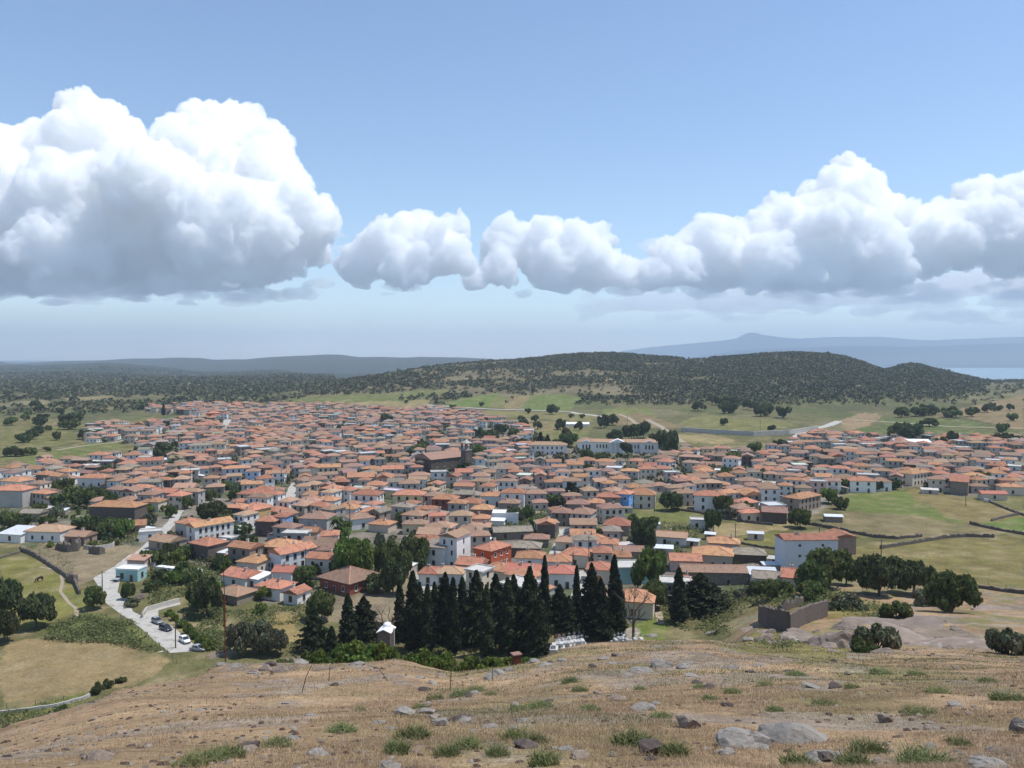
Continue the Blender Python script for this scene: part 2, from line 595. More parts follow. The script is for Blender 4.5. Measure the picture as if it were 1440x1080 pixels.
SEA_Z = -112.0
def far_knots(px):
    K = [(330, 0.0), (700, 0.0), (1000, 0.0)]
    if px >= 385:                                  # the wooded hill
        c = lerp_list(HILL_CREST, px)
        f = min(1.0, max(0.0, (px - 385) / 120))
        base = 1060 + max(0, (px - 1000)) * 0.25
        yc = float(np.interp(px, [385, 450, 550, 650, 720], [1330, 1430, 1650, 1930, 2100]))
        zc = max(zk(c, yc), 1.0)
        K += [(base, 0.0), (base + (yc - base) * 0.2, zc * 0.13), (base + (yc - base) * 0.55, zc * 0.54), (yc, zc), (yc + 400, zc * 0.7 - 8 * f), (3300, min(zc * 0.2, 8) - 30 * f)]
    else:
        K += [(1500, 0.0), (2000, zk(541, 2000)), (2700, zk(532, 2700)), (3300, zk(527 - 4 * math.sin(px / 60.0), 3300))]
    if px < 900:
        fb = 1.0
        K += [(3900, -45.0), (5000, zk(lerp_list(RIDGE_B, px), 5000)), (6000, -60.0), (8200, zk(lerp_list(RIDGE_C, px), 8200)), (9500, SEA_Z), (12300, SEA_Z - 6)]
    else:
        K += [(4500, -86.0), (6100, SEA_Z + 1), (6500, SEA_Z - 8), (9500, SEA_Z - 10), (12300, SEA_Z - 4)]
    K += [(14000, SEA_Z + 20), (17000, max(SEA_Z + 20, zk(lerp_list(RIDGE_D, px), 17000))), (18500, max(SEA_Z + 15, zk(lerp_list(RIDGE_D, px), 17000) - 110)),
          (23000, max(SEA_Z, zk(lerp_list(RIDGE_E, px), 23000))), (30000, SEA_Z)]
    return K

GU = np.linspace(-1.5, 1.5, 521)                   # direction u = X/Y
GL = np.linspace(math.log(0.5), math.log(31000), 420)   # log distance
_Yg = np.exp(GL)
def _build_grid():
    Z = np.zeros((len(GU), len(GL)))
    near_u = [(p - 720) / F_PX for p in NEAR_PX]
    near_prof = np.array([np.interp(_Yg, [a for a, _ in hill_knots(p)], [b for _, b in hill_knots(p)]) for p in NEAR_PX])
    for i, u in enumerate(GU):
        px = 720 + u * F_PX
        K = far_knots(px)
        farp = np.interp(_Yg, [a for a, _ in K], [b for _, b in K])
        nearp = np.array([np.interp(u, near_u, near_prof[:, j]) for j in range(len(GL))])
        Z[i] = np.where(_Yg < 330, nearp, farp)
    # soften creases a little
    k = np.array([1, 2, 3, 2, 1], float)
    k /= k.sum()
    Zp = np.pad(Z, ((0, 0), (2, 2)), 'edge')
    Z = sum(k[j] * Zp[:, j:j + Z.shape[1]] for j in range(5))
    Zp = np.pad(Z, ((2, 2), (0, 0)), 'edge')
    Z2 = sum(k[j] * Zp[j:j + Z.shape[0]] for j in range(5))
    Yr = np.exp(GL)[None, :]
    wgt = np.clip((Yr - 10) / 30, 0, 1) * np.clip((7000 - Yr) / 1500, 0, 1)
    return Z * (1 - wgt) + Z2 * wgt
ZG = _build_grid()

def height(X, Y):
    X, Y = np.asarray(X, float), np.asarray(Y, float)
    Yc = np.clip(Y, 0.5, 30900)
    u = np.clip(X / np.maximum(Yc, 12.0), -1.499, 1.499)
    a = (u - GU[0]) / (GU[1] - GU[0])
    b = (np.log(Yc) - GL[0]) / (GL[1] - GL[0])
    i, j = np.clip(np.floor(a).astype(int), 0, len(GU) - 2), np.clip(np.floor(b).astype(int), 0, len(GL) - 2)
    fa, fb = a - i, b - j
    z = (ZG[i, j] * (1 - fa) + ZG[i + 1, j] * fa) * (1 - fb) + (ZG[i, j + 1] * (1 - fa) + ZG[i + 1, j + 1] * fa) * fb
    # relief: none on the flat town plain, bumps on the near hillside and the far hills
    hs = np.clip((z - 2.0) / 10, 0, 1) * np.clip((300 - Yc) / 60, 0, 1) * np.clip(Yc / 14, 0.15, 1)
    z = z + hs * ((fbm(X / 6.0, Y / 6.0, 3, 4) - 0.5) * 0.7 + (fbm(X / 24.0, Y / 24.0, 5, 2) - 0.5) * 0.9)
    fs = np.clip((Yc - 1080) / 400, 0, 1)
    amp = np.clip(Yc / 2500, 0.3, 9) * 9.0
    amp = np.where(z < SEA_Z + 0.5, 0, amp)
    z = z + fs * (fbm(X / (Yc * 0.055 + 60), Y / (Yc * 0.11 + 60), 8, 4) - 0.5) * amp
    return z

def h1(x, y):
    return float(height(np.array([x]), np.array([y]))[0])

_RS = np.exp(np.linspace(math.log(11), math.log(29000), 1500))
def ground(px, py):
    """first point of the ground that the given image point shows"""
    k, dy = krow(py)
    Xs = (px - 720.0) / F_PX / dy * _RS
    d = CAM_Z + k * _RS - height(Xs, _RS)
    i = int(np.argmax(d <= 0))
    if d[i] > 0 or i == 0:
        Y = _RS[i]
    else:
        t = d[i - 1] / (d[i - 1] - d[i])
        Y = _RS[i - 1] + t * (_RS[i] - _RS[i - 1])
    X = (px - 720.0) / F_PX / dy * Y
    return Vector((X, Y, h1(X, Y)))

def on_flat(px, py):
    p = flat(px, py)
    p.z = h1(p.x, p.y)
    return p
# ---------------------------------------------------------------- ground sheet with the real colours of its fields
DRY = (0.285, 0.196, 0.118)
OLIVE = (0.112, 0.106, 0.046)
GREEN = (0.135, 0.18, 0.058)
FIELDS = [  # (polygon in picture coordinates projected on the ground, colour, Y range)
    # left meadows behind the town's edge
    ([(0, 640), (60, 652), (120, 646), (172, 634), (165, 622), (130, 622), (60, 634), (0, 648)], (0.15, 0.19, 0.065), (300, 1000)),
    ([(0, 636), (60, 628), (110, 622), (100, 605), (130, 600), (125, 596), (60, 600), (0, 606)], (0.155, 0.165, 0.065), (300, 1000)),
    ([(0, 654), (60, 648), (58, 658), (0, 668)], (0.12, 0.19, 0.055), (300, 1000)),
    ([(140, 600), (200, 588), (280, 588), (278, 598), (215, 606), (180, 606)], (0.17, 0.175, 0.075), (300, 1300)),
    ([(0, 590), (60, 586), (90, 592), (70, 604), (0, 604)], (0.17, 0.165, 0.075), (300, 1300)),
    ([(60, 596), (100, 592), (110, 598), (60, 601)], (0.26, 0.23, 0.13), (300, 1300)),
    ([(20, 566), (60, 562), (80, 566), (40, 572)], (0.25, 0.23, 0.14), (600, 2200)),
    ([(90, 560), (160, 556), (165, 560), (100, 565)], (0.24, 0.21, 0.12), (600, 2200)),
    # fields beyond the town up the foot of the hill
    ([(390, 566), (440, 557), (560, 553), (600, 548), (640, 550), (560, 563), (460, 572)], (0.15, 0.19, 0.07), (800, 1500)),
    ([(430, 573), (470, 566), (560, 563), (605, 562), (600, 570), (540, 578), (470, 580)], (0.30, 0.265, 0.145), (800, 1500)),
    ([(625, 572), (640, 562), (690, 553), (703, 553), (683, 573)], (0.13, 0.21, 0.06), (800, 1500)),
    ([(683, 573), (700, 556), (722, 557), (703, 574)], (0.19, 0.21, 0.085), (800, 1500)),
    ([(703, 574), (728, 556), (747, 557), (730, 575)], (0.26, 0.215, 0.115), (800, 1500)),
    ([(732, 575), (748, 556), (790, 554), (820, 560), (800, 578)], (0.14, 0.205, 0.065), (800, 1500)),
    ([(640, 578), (720, 576), (800, 581), (840, 583), (830, 592), (740, 588), (690, 588)], (0.22, 0.215, 0.10), (700, 1500)),
    ([(735, 590), (820, 594), (830, 600), (760, 610), (725, 604)], (0.26, 0.22, 0.12), (600, 1500)),
    ([(740, 606), (830, 602), (825, 614), (760, 620)], (0.17, 0.19, 0.075), (600, 1500)),
    ([(845, 574), (910, 574), (925, 586), (900, 592), (850, 582)], (0.18, 0.22, 0.08), (600, 1500)),
    ([(955, 596), (980, 583), (1060, 588), (1130, 598), (1080, 606), (1000, 606)], (0.185, 0.20, 0.08), (600, 1500)),
    ([(945, 612), (1000, 613), (1035, 619), (1015, 624), (960, 619)], (0.36, 0.30, 0.165), (600, 1500)),
    ([(900, 580), (960, 600), (900, 606), (850, 592), (830, 585)], (0.25, 0.19, 0.12), (600, 1300)),
    ([(1235, 587), (1340, 589), (1400, 600), (1300, 602), (1240, 597)], (0.105, 0.155, 0.055), (600, 1500)),
    ([(1200, 597), (1440, 606), (1440, 616), (1280, 612), (1200, 607)], (0.10, 0.15, 0.055), (600, 1500)),
    ([(1310, 585), (1440, 555), (1440, 605), (1400, 596), (1350, 586)], (0.27, 0.205, 0.125), (600, 1800)),
    ([(1180, 592), (1215, 580), (1240, 584), (1225, 597), (1190, 606)], (0.33, 0.25, 0.17), (600, 1500)),
    # right fields by the near edge of the town
    ([(1190, 700), (1290, 686), (1352, 702), (1440, 704), (1440, 740), (1365, 735), (1290, 716), (1200, 712)], (0.235, 0.195, 0.095), (250, 600)),
    ([(1190, 696), (1265, 686), (1290, 704), (1320, 718), (1365, 735), (1345, 737), (1250, 727), (1190, 718)], (0.145, 0.195, 0.06), (250, 600)),
    ([(1352, 701), (1440, 699), (1440, 722)], (0.20, 0.20, 0.09), (250, 600)),
    ([(1370, 736), (1440, 726), (1440, 752)], (0.125, 0.205, 0.05), (250, 600)),
    ([(1150, 732), (1200, 718), (1300, 730), (1400, 742), (1440, 752), (1340, 757), (1240, 757), (1190, 748)], (0.225, 0.195, 0.115), (250, 600)),
    ([(1000, 738), (1060, 728), (1130, 733), (1110, 745), (1000, 762)], (0.37, 0.30, 0.165), (250, 600)),
    ([(1020, 762), (1100, 748), (1100, 762), (1060, 775), (1030, 775)], (0.19, 0.19, 0.065), (250, 600)),
    ([(1195, 770), (1330, 757), (1440, 758), (1440, 830), (1360, 822), (1310, 812), (1240, 780), (1195, 790)], (0.215, 0.19, 0.08), (200, 600)),
    ([(860, 714), (900, 700), (990, 724), (990, 735), (900, 735)], (0.16, 0.19, 0.07), (250, 600)),
    ([(740, 688), (800, 686), (800, 706), (745, 700)], (0.12, 0.17, 0.05), (250, 600)),
    # left foreground valley
    ([(0, 786), (60, 784), (110, 826), (135, 855), (60, 880), (0, 890)], (0.195, 0.20, 0.062), (120, 300)),
    ([(0, 905), (60, 895), (120, 900), (200, 905), (240, 930), (200, 962), (120, 980), (0, 1000)], (0.30, 0.235, 0.135), (100, 300)),
    ([(45, 890), (120, 862), (190, 878), (235, 925), (180, 905), (80, 898)], (0.135, 0.165, 0.06), (100, 300)),
    ([(0, 1000), (120, 975), (160, 965), (60, 1020), (0, 1040)], (0.17, 0.19, 0.062), (90, 300)),
    ([(40, 778), (60, 760), (190, 770), (200, 780), (150, 812), (110, 825)], (0.27, 0.225, 0.165), (200, 400)),
    ([(430, 850), (455, 830), (560, 800), (600, 830), (580, 885), (520, 880), (450, 870)], (0.245, 0.205, 0.16), (150, 330)),
    ([(340, 885), (400, 862), (430, 870), (420, 900), (360, 905)], (0.36, 0.28, 0.13), (120, 300)),
    ([(860, 905), (905, 870), (935, 872), (935, 905)], (0.15, 0.21, 0.05), (120, 300)),
    ([(760, 910), (790, 880), (900, 885), (910, 905), (800, 915)], (0.38, 0.35, 0.31), (120, 300)),
    ([(1050, 850), (1120, 838), (1200, 842), (1260, 852), (1200, 870), (1100, 868)], (0.24, 0.19, 0.07), (150, 300)),
    ([(1040, 905), (1090, 880), (1200, 905), (1180, 925), (1060, 920)], (0.22, 0.195, 0.08), (90, 160)),
]
TOWN = [[(0, 668), (55, 655), (130, 650), (185, 640), (200, 622), (190, 606), (215, 598), (285, 592), (270, 584), (205, 580), (205, 574), (290, 571), (380, 572), (480, 574), (560, 580),
         (600, 577), (650, 580), (700, 592), (735, 606), (770, 618), (850, 640), (940, 622), (985, 640), (1030, 640), (1070, 640), (1110, 632), (1130, 612), (1180, 616), (1250, 620),
         (1330, 620), (1440, 622), (1440, 698), (1345, 698), (1285, 684), (1190, 694), (1150, 722), (1070, 735), (1000, 722), (930, 700), (890, 716), (880, 745), (930, 780),
         (1060, 775), (1100, 815), (1060, 830), (930, 850), (900, 880), (700, 845), (600, 830), (540, 800), (430, 835), (380, 850), (310, 830), (260, 795), (200, 770), (40, 770), (0, 756)],
        [(125, 622), (125, 600), (175, 598), (215, 605), (205, 625)]]

def town_mask(px, py):
    m = np.zeros(np.shape(px), bool)
    for t in TOWN:
        m |= in_poly(px, py, t)
    return m

def ground_colour(X, Y, Z):
    n = len(X)
    px, py = project(np.stack([X, Y, Z], 1))
    wob = (fbm(X / 14.0, Y / 14.0, 21, 3) - 0.5)
    fine = (fbm(X / 2.6, Y / 3.2, 23, 3) - 0.5)
    jx = px + wob * np.clip(7000 / Y, 10, 42) + fine * np.clip(2600 / Y, 0, 14)
    jy = py + (fbm(X / 20.0, Y / 35.0, 22, 3) - 0.5) * np.clip(14 - Y / 120, 2, 14) + fine[::1] * np.clip(900 / Y, 0, 5)
    n1 = fbm(X / 45.0, Y / 60.0, 31, 4)[:, None]
    n2 = fbm(X / 7.0, Y / 7.0, 41, 5)[:, None]
    n2 = np.clip((n2 - 0.5) * 1.35 + 0.5, 0, 1)
    C = np.array(OLIVE)[None, :] * (0.75 + 0.6 * n1)
    dryness = np.clip((n2 - 0.45) * 3, 0, 1)
    C = C * (1 - dryness * 0.6) + np.array([0.27, 0.215, 0.12])[None, :] * dryness * 0.6
    # the plain behind the town: patchwork of dry and green strips
    far = (Y > 700) & (Y < 4200)
    strip = fbm(X / 90.0, Y / 160.0, 51, 2)
    pal = np.array([[0.105, 0.108, 0.050], [0.165, 0.145, 0.085], [0.082, 0.10, 0.042], [0.12, 0.115, 0.058], [0.066, 0.074, 0.038]])
    cell = _hash(np.floor(X / 70 + 0.35 * np.sin(Y / 170)), np.floor(Y / 110 + 0.4 * np.sin(X / 110)), 77)
    pc = pal[(cell * 4.999).astype(int)]
    C = np.where(far[:, None], C * 0.35 + pc * 0.65, C)
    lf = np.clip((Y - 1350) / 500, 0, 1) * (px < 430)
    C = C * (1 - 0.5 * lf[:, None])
    # wooded slopes: dry earth and stone between the trees
    hillw = (Y > 1250) & (Z > 6)
    C = np.where(hillw[:, None], np.array([0.155, 0.132, 0.078])[None, :] * (0.5 + 0.9 * n1), C)
    farw = np.clip((Y - 1900) / 900, 0, 1)[:, None]
    C = C * (1 - farw) + np.array([0.040, 0.047, 0.036])[None, :] * (0.65 + 0.7 * n1) * farw
    tm = town_mask(px, py) & (Y > 170) & (Y < 1400)
    tc = np.array([0.19, 0.165, 0.13])[None, :] * (0.7 + 0.6 * n2)
    tg = np.clip((fbm(X / 12.0, Y / 12.0, 61, 3)[:, None] - 0.44) * 6, 0, 1)
    tc = tc * (1 - 0.8 * tg) + np.array([0.07, 0.088, 0.038])[None, :] * 0.8 * tg
    C = np.where(tm[:, None], tc, C)
    # the near hillside: dry red-brown grass
    hill = np.clip((Z - 2.5) / 5.0, 0, 1) * (Y < 330)
    dry = np.array(DRY)[None, :] * (0.74 + 0.52 * fbm(X / 5.0, Y / 5.0, 71, 4)[:, None])
    g = np.clip((fbm(X / 6.5, Y / 9.0, 81, 4)[:, None] - 0.47) * 5, 0, 1) * np.clip((px - 250) / 500, 0.15, 1)[:, None]
    gs = 0.5 + 0.3 * np.clip((px - 760) / 200, 0, 1)[:, None] * np.clip((Y - 35) / 30, 0, 1)[:, None]
    dry = dry * (1 - gs * g) + np.array([0.165, 0.158, 0.066])[None, :] * gs * g
    st = np.clip((fbm(X / 4.0 + 9, Y / 4.0, 91, 5)[:, None] - 0.57) * 9, 0, 1)
    dry = dry * (1 - 0.6 * st) + np.array([0.24, 0.21, 0.18])[None, :] * 0.6 * st
    C = C * (1 - hill[:, None]) + dry * hill[:, None]
    for poly, col, (y0, y1) in FIELDS:
        m = in_poly(jx, jy, poly) & (Y > y0) & (Y < y1)
        v = (0.80 + 0.4 * fbm(X / 16.0, Y / 24.0, 101, 4))[:, None]
        v2 = np.clip((n2 - 0.55) * 4, 0, 1)
        col = np.array(col) * 0.8 + np.array([0.185, 0.165, 0.085]) * 0.2
        fc = col[None, :] * v * np.array([0.80, 0.76, 0.68])
        fc = fc * (1 - 0.45 * v2) + np.array([0.27, 0.215, 0.125])[None, :] * 0.45 * v2
        v3 = np.clip((n2 - 0.30) * -6, 0, 1)
        fc = fc * (1 - 0.5 * v3) + np.array([0.10, 0.115, 0.05])[None, :] * 0.5 * v3
        C = np.where(m[:, None], fc, C)
    # bare rock shelf on the right
    for poly in ([(1165, 905), (1180, 880), (1240, 866), (1300, 868), (1350, 885), (1390, 905), (1360, 918), (1280, 918), (1200, 918)], [(1360, 856), (1400, 848), (1450, 850), (1450, 862), (1380, 866)],
                 [(820, 948), (900, 925), (1000, 918), (1150, 925), (1100, 938), (980, 945), (880, 955)], [(280, 935), (330, 915), (440, 920), (430, 938), (330, 948)],
                 [(540, 1010), (620, 985), (740, 1005), (720, 1025), (600, 1030)]):
        m = in_poly(px + wob * 60, py + wob * 14, poly) & (Y < 330)
        rk = np.array([0.19, 0.15, 0.112])[None, :] * (0.5 + 0.9 * n2)
        C = np.where(m[:, None] & (n2 > 0.52), rk, C)
    return C, hill

def ground_mat():
    m, nt, b = new_mat('dry_ground')
    b.inputs['Roughness'].default_value = 1.0
    b.inputs['Specular IOR Level'].default_value = 0.05
    at_ = N(nt, 'ShaderNodeAttribute', attribute_name='tint')
    tc = N(nt, 'ShaderNodeTexCoord')
    res = at_.outputs['Color']
    for sc, lo, hi in ((0.035, 0.84, 1.16), (0.16, 0.72, 1.28), (1.3, 0.70, 1.30), (7.0, 0.6, 1.4)):
        ns = N(nt, 'ShaderNodeTexNoise')
        ns.inputs['Scale'].default_value = sc
        ns.inputs['Detail'].default_value = 5
        ns.inputs['Roughness'].default_value = 0.7
        nt.links.new(tc.outputs['Object'], ns.inputs['Vector'])
        mr = N(nt, 'ShaderNodeMapRange')
        mr.inputs[1].default_value = 0.3
        mr.inputs[2].default_value = 0.7
        mr.inputs[3].default_value = lo
        mr.inputs[4].default_value = hi
        nt.links.new(ns.outputs['Fac'], mr.inputs[0])
        sc_ = N(nt, 'ShaderNodeVectorMath', operation='SCALE')
        nt.links.new(res, sc_.inputs[0])
        nt.links.new(mr.outputs[0], sc_.inputs['Scale'])
        res = sc_.outputs[0]
    nt.links.new(res, b.inputs['Base Color'])
    bn = N(nt, 'ShaderNodeBump')
    bn.inputs['Strength'].default_value = 0.7
    bn.inputs['Distance'].default_value = 0.12
    nb = N(nt, 'ShaderNodeTexNoise')
    nb.inputs['Scale'].default_value = 3.0
    nb.inputs['Detail'].default_value = 8
    nb.inputs['Roughness'].default_value = 0.75
    nt.links.new(tc.outputs['Object'], nb.inputs['Vector'])
    nt.links.new(nb.outputs['Fac'], bn.inputs['Height'])
    nt.links.new(bn.outputs[0], b.inputs['Normal'])
    return m
GROUND_MAT = ground_mat()

def build_ground():
    # rows: fine near, then growing with distance; columns fan out from behind the camera
    ys = [-40.0, -20.0, -8.0, 0.5]
    y = 2.0
    while y < 30500:
        ys.append(y)
        if y < 120:
            y += 0.45 + y * 0.004
        elif y < 1000:
            y += max(1.0, y * y / 72 / 1120 * 1.4)
        elif y < 4000:
            y += y * 0.010
        else:
            y += y * 0.014
    ys = np.array(ys)
    s = np.concatenate([np.linspace(-1.25, -0.72, 60)[:-1], np.linspace(-0.72, 0.72, 620), np.linspace(0.72, 1.25, 60)[1:]])
    off = 34.0
    X = s[None, :] * (np.maximum(ys, 0) + off)[:, None]
    Y = np.repeat(ys[:, None], len(s), 1)
    Xf, Yf = X.ravel(), Y.ravel()
    Z = height(Xf, np.maximum(Yf, 0.5))
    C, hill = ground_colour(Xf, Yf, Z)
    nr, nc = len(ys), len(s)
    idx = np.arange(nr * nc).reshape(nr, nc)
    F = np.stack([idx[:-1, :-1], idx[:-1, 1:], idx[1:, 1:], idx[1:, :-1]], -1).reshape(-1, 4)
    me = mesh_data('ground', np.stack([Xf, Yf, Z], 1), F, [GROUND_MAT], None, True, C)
    struct(link('ground', me))
    return nr, nc
print('ground', build_ground())

# the bay
m, nt, b = new_mat('sea_water')
b.inputs['Base Color'].default_value = (0.16, 0.26, 0.32, 1)
b.inputs['Roughness'].default_value = 0.22
b.inputs['Specular IOR Level'].default_value = 0.5
mbx = MB()
mbx.poly([(-3000, 5600, SEA_Z - 3), (20000, 5600, SEA_Z - 3), (34000, 14500, SEA_Z - 3), (-3000, 14500, SEA_Z - 3)])
struct(link('sea', mbx.data('sea', [m])))

# haze: one closed box of even, thin air round the whole place
HAZE_DENSITY = 7.0e-5
m = bpy.data.materials.new('haze_air')
m.use_nodes = True
nt = m.node_tree
nt.nodes.remove(nt.nodes['Principled BSDF'])
v = N(nt, 'ShaderNodeVolumePrincipled')
v.inputs['Color'].default_value = (0.67, 0.815, 0.98, 1)
v.inputs['Density'].default_value = HAZE_DENSITY
v.inputs['Anisotropy'].default_value = 0.0
nt.links.new(v.outputs[0], nt.nodes['Material Output'].inputs['Volume'])
mbx = MB()
mbx.box(-46000, 46000, -300, 31500, -140, 1000)
hz = struct(link('haze', mbx.data('haze', [m])), 'stuff')
# ---------------------------------------------------------------- building materials
WALL = {
    'white': noise_mat('whitewashed_wall', (0.68, 0.67, 0.63), (0.78, 0.77, 0.74), 0.6, rand=0.10, c3=(0.48, 0.45, 0.40), c3scale=0.5, c3lo=0.6),
    'cream': noise_mat('cream_render', (0.62, 0.55, 0.43), (0.70, 0.63, 0.50), 0.5, rand=0.12, hue=0.008, c3=(0.46, 0.40, 0.31), c3scale=0.5, c3lo=0.6),
    'beige': noise_mat('beige_render', (0.50, 0.43, 0.34), (0.58, 0.50, 0.40), 0.5, rand=0.14, hue=0.01, c3=(0.36, 0.31, 0.25), c3scale=0.5, c3lo=0.58),
    'grey': noise_mat('grey_cement_render', (0.36, 0.34, 0.32), (0.45, 0.43, 0.40), 0.6, rand=0.14, c3=(0.26, 0.24, 0.22), c3scale=0.5, c3lo=0.56),
    'stone': noise_mat('grey_brown_stone', (0.20, 0.165, 0.135), (0.33, 0.28, 0.23), 2.2, rand=0.15, bump=0.08, bscale=2.5, c3=(0.13, 0.11, 0.09), c3scale=1.6, c3lo=0.55),
    'dark stone': noise_mat('dark_stone', (0.085, 0.068, 0.058), (0.16, 0.13, 0.11), 2.2, rand=0.12, bump=0.08, bscale=2.5, c3=(0.22, 0.19, 0.16), c3scale=1.8, c3lo=0.6),
    'ochre': noise_mat('ochre_render', (0.52, 0.35, 0.13), (0.60, 0.42, 0.19), 0.6, rand=0.06, c3=(0.40, 0.28, 0.12), c3scale=0.5, c3lo=0.6),
    'yellow': noise_mat('pale_yellow_render', (0.62, 0.52, 0.29), (0.70, 0.59, 0.36), 0.6, rand=0.06, c3=(0.5, 0.42, 0.25), c3scale=0.5, c3lo=0.6),
    'pink': noise_mat('pink_render', (0.52, 0.36, 0.31), (0.60, 0.43, 0.37), 0.5, rand=0.1, c3=(0.42, 0.31, 0.27), c3scale=0.5, c3lo=0.58),
    'brown': noise_mat('brown_pink_render', (0.29, 0.20, 0.16), (0.36, 0.26, 0.21), 0.6, rand=0.1, c3=(0.22, 0.17, 0.14), c3scale=0.5, c3lo=0.58),
    'terracotta': noise_mat('terracotta_paint', (0.44, 0.10, 0.045), (0.50, 0.13, 0.06), 0.6, rand=0.04, c3=(0.36, 0.10, 0.05), c3scale=0.5, c3lo=0.62),
    'brick red': noise_mat('brick_red_wall', (0.22, 0.075, 0.05), (0.28, 0.10, 0.07), 0.8, rand=0.04, c3=(0.17, 0.07, 0.05), c3scale=0.7, c3lo=0.6),
    'bright blue': noise_mat('bright_blue_paint', (0.16, 0.36, 0.72), (0.20, 0.42, 0.78), 0.6, rand=0.03),
    'pale blue': noise_mat('pale_blue_shade_wall', (0.56, 0.60, 0.64), (0.63, 0.66, 0.69), 0.6, rand=0.05, c3=(0.46, 0.48, 0.50), c3scale=0.5, c3lo=0.6),  # bluish shade of white house fronts is put into this wall colour
    'blue': noise_mat('blue_paint', (0.22, 0.33, 0.50), (0.27, 0.38, 0.56), 0.6, rand=0.05),
    'turquoise': noise_mat('turquoise_paint', (0.27, 0.47, 0.46), (0.33, 0.53, 0.51), 0.5, rand=0.03, c3=(0.24, 0.38, 0.37), c3scale=0.4, c3lo=0.6),
}
ROOFM = {
    'orange': noise_mat('orange_tile', (0.345, 0.162, 0.090), (0.455, 0.235, 0.138), 1.4, rand=0.24, hue=0.016, bump=0.06, bscale=3, c3=(0.25, 0.135, 0.085), c3scale=0.6, c3lo=0.50),
    'red': noise_mat('red_tile', (0.36, 0.135, 0.095), (0.45, 0.19, 0.135), 1.4, rand=0.08, hue=0.006, bump=0.06, bscale=3, c3=(0.36, 0.12, 0.09), c3scale=0.8, c3lo=0.58),
    'faded': noise_mat('faded_tile', (0.29, 0.18, 0.12), (0.385, 0.245, 0.165), 1.4, rand=0.24, hue=0.012, bump=0.06, bscale=3, c3=(0.24, 0.165, 0.12), c3scale=0.8, c3lo=0.52),
    'brown': noise_mat('old_brown_tile', (0.22, 0.135, 0.10), (0.32, 0.20, 0.145), 1.4, rand=0.16, hue=0.012, bump=0.06, bscale=3, c3=(0.16, 0.12, 0.09), c3scale=0.9, c3lo=0.52),
    'grey': noise_mat('lichen_grey_tile', (0.20, 0.17, 0.135), (0.30, 0.255, 0.20), 1.4, rand=0.14, hue=0.012, bump=0.06, bscale=3, c3=(0.145, 0.125, 0.10), c3scale=0.9, c3lo=0.52),
    'metal': noise_mat('pale_sheet_metal', (0.50, 0.52, 0.54), (0.62, 0.64, 0.66), 0.8, rough=0.55, rand=0.12, spec=0.4, c3=(0.36, 0.33, 0.30), c3scale=0.6, c3lo=0.58),
    'white': noise_mat('white_roof_sheet', (0.72, 0.72, 0.70), (0.80, 0.80, 0.78), 0.5, rough=0.7, rand=0.05),
    'concrete': noise_mat('flat_concrete_roof', (0.42, 0.40, 0.37), (0.52, 0.50, 0.46), 0.5, rand=0.1, c3=(0.33, 0.31, 0.28), c3scale=0.4, c3lo=0.56),
}
M_RIDGE = noise_mat('ridge_tile', (0.50, 0.24, 0.15), (0.60, 0.32, 0.21), 2.0, rand=0.1)
M_CHIM = noise_mat('chimney_render', (0.45, 0.40, 0.34), (0.55, 0.50, 0.43), 1.5, rand=0.2)
m, nt, b = new_mat('dark_window_pane')
b.inputs['Base Color'].default_value = (0.022, 0.026, 0.032, 1)
b.inputs['Roughness'].default_value = 0.12
b.inputs['Specular IOR Level'].default_value = 0.5
M_PANE = m
M_FRAME_W = noise_mat('white_painted_wood', (0.66, 0.65, 0.61), (0.74, 0.73, 0.70), 3.0)
M_FRAME_B = noise_mat('brown_painted_wood', (0.13, 0.075, 0.045), (0.18, 0.10, 0.06), 3.0, rand=0.2)
M_FRAME_G = noise_mat('grey_stone_surround', (0.36, 0.33, 0.29), (0.44, 0.41, 0.36), 3.0, rand=0.1)
M_SHUT = noise_mat('orange_brown_shutter', (0.40, 0.14, 0.05), (0.46, 0.18, 0.07), 3.0)
M_DOOR = noise_mat('dark_wooden_door', (0.075, 0.05, 0.035), (0.11, 0.075, 0.05), 2.5, rand=0.3, hue=0.05)
M_METAL = noise_mat('dark_iron', (0.05, 0.05, 0.052), (0.08, 0.078, 0.075), 3.0, rough=0.6)
M_CONC = noise_mat('weathered_concrete', (0.40, 0.38, 0.345), (0.52, 0.50, 0.46), 0.7, rand=0.06, c3=(0.30, 0.28, 0.25), c3scale=0.5, c3lo=0.55)
M_WHITE = noise_mat('white_marble_paint', (0.74, 0.74, 0.72), (0.82, 0.82, 0.80), 0.8)

# ---------------------------------------------------------------- building parts
def window_mesh(name, frame_m, pane_m=None, shutters=None):
    """one metre by one metre opening centred on the origin, facing -Y"""
    b = MB()
    t = 0.09
    for x0, x1, z0, z1 in ((-.5 - t, -.5, -.5 - t, .5 + t), (.5, .5 + t, -.5 - t, .5 + t), (-.5, .5, .5, .5 + t), (-.5, .5, -.5 - t, -.5)):
        b.box(x0, x1, -0.07, 0.02, z0, z1, 0)
    b.box(-.5 - t - .06, .5 + t + .06, -0.14, 0.02, -.5 - t - .08, -.5 - t, 0)
    mats = [frame_m]
    if shutters is not None:
        b.box(-.5, .5, -0.05, 0.02, -.5, .5, 1)
        b.box(-.012, .012, -0.065, -0.05, -.5, .5, 0)
        mats.append(shutters)
    return b.data(name, mats)

def pane_mesh():
    b = MB()
    b.box(-.5, .5, -0.012, 0.02, -.5, .5, 0)
    b.box(-.02, .02, -0.04, -0.012, -.5, .5, 1)
    b.box(-.5, .5, -0.03, -0.012, .16, .2, 1)
    return b.data('pane', [M_PANE, M_FRAME_B])

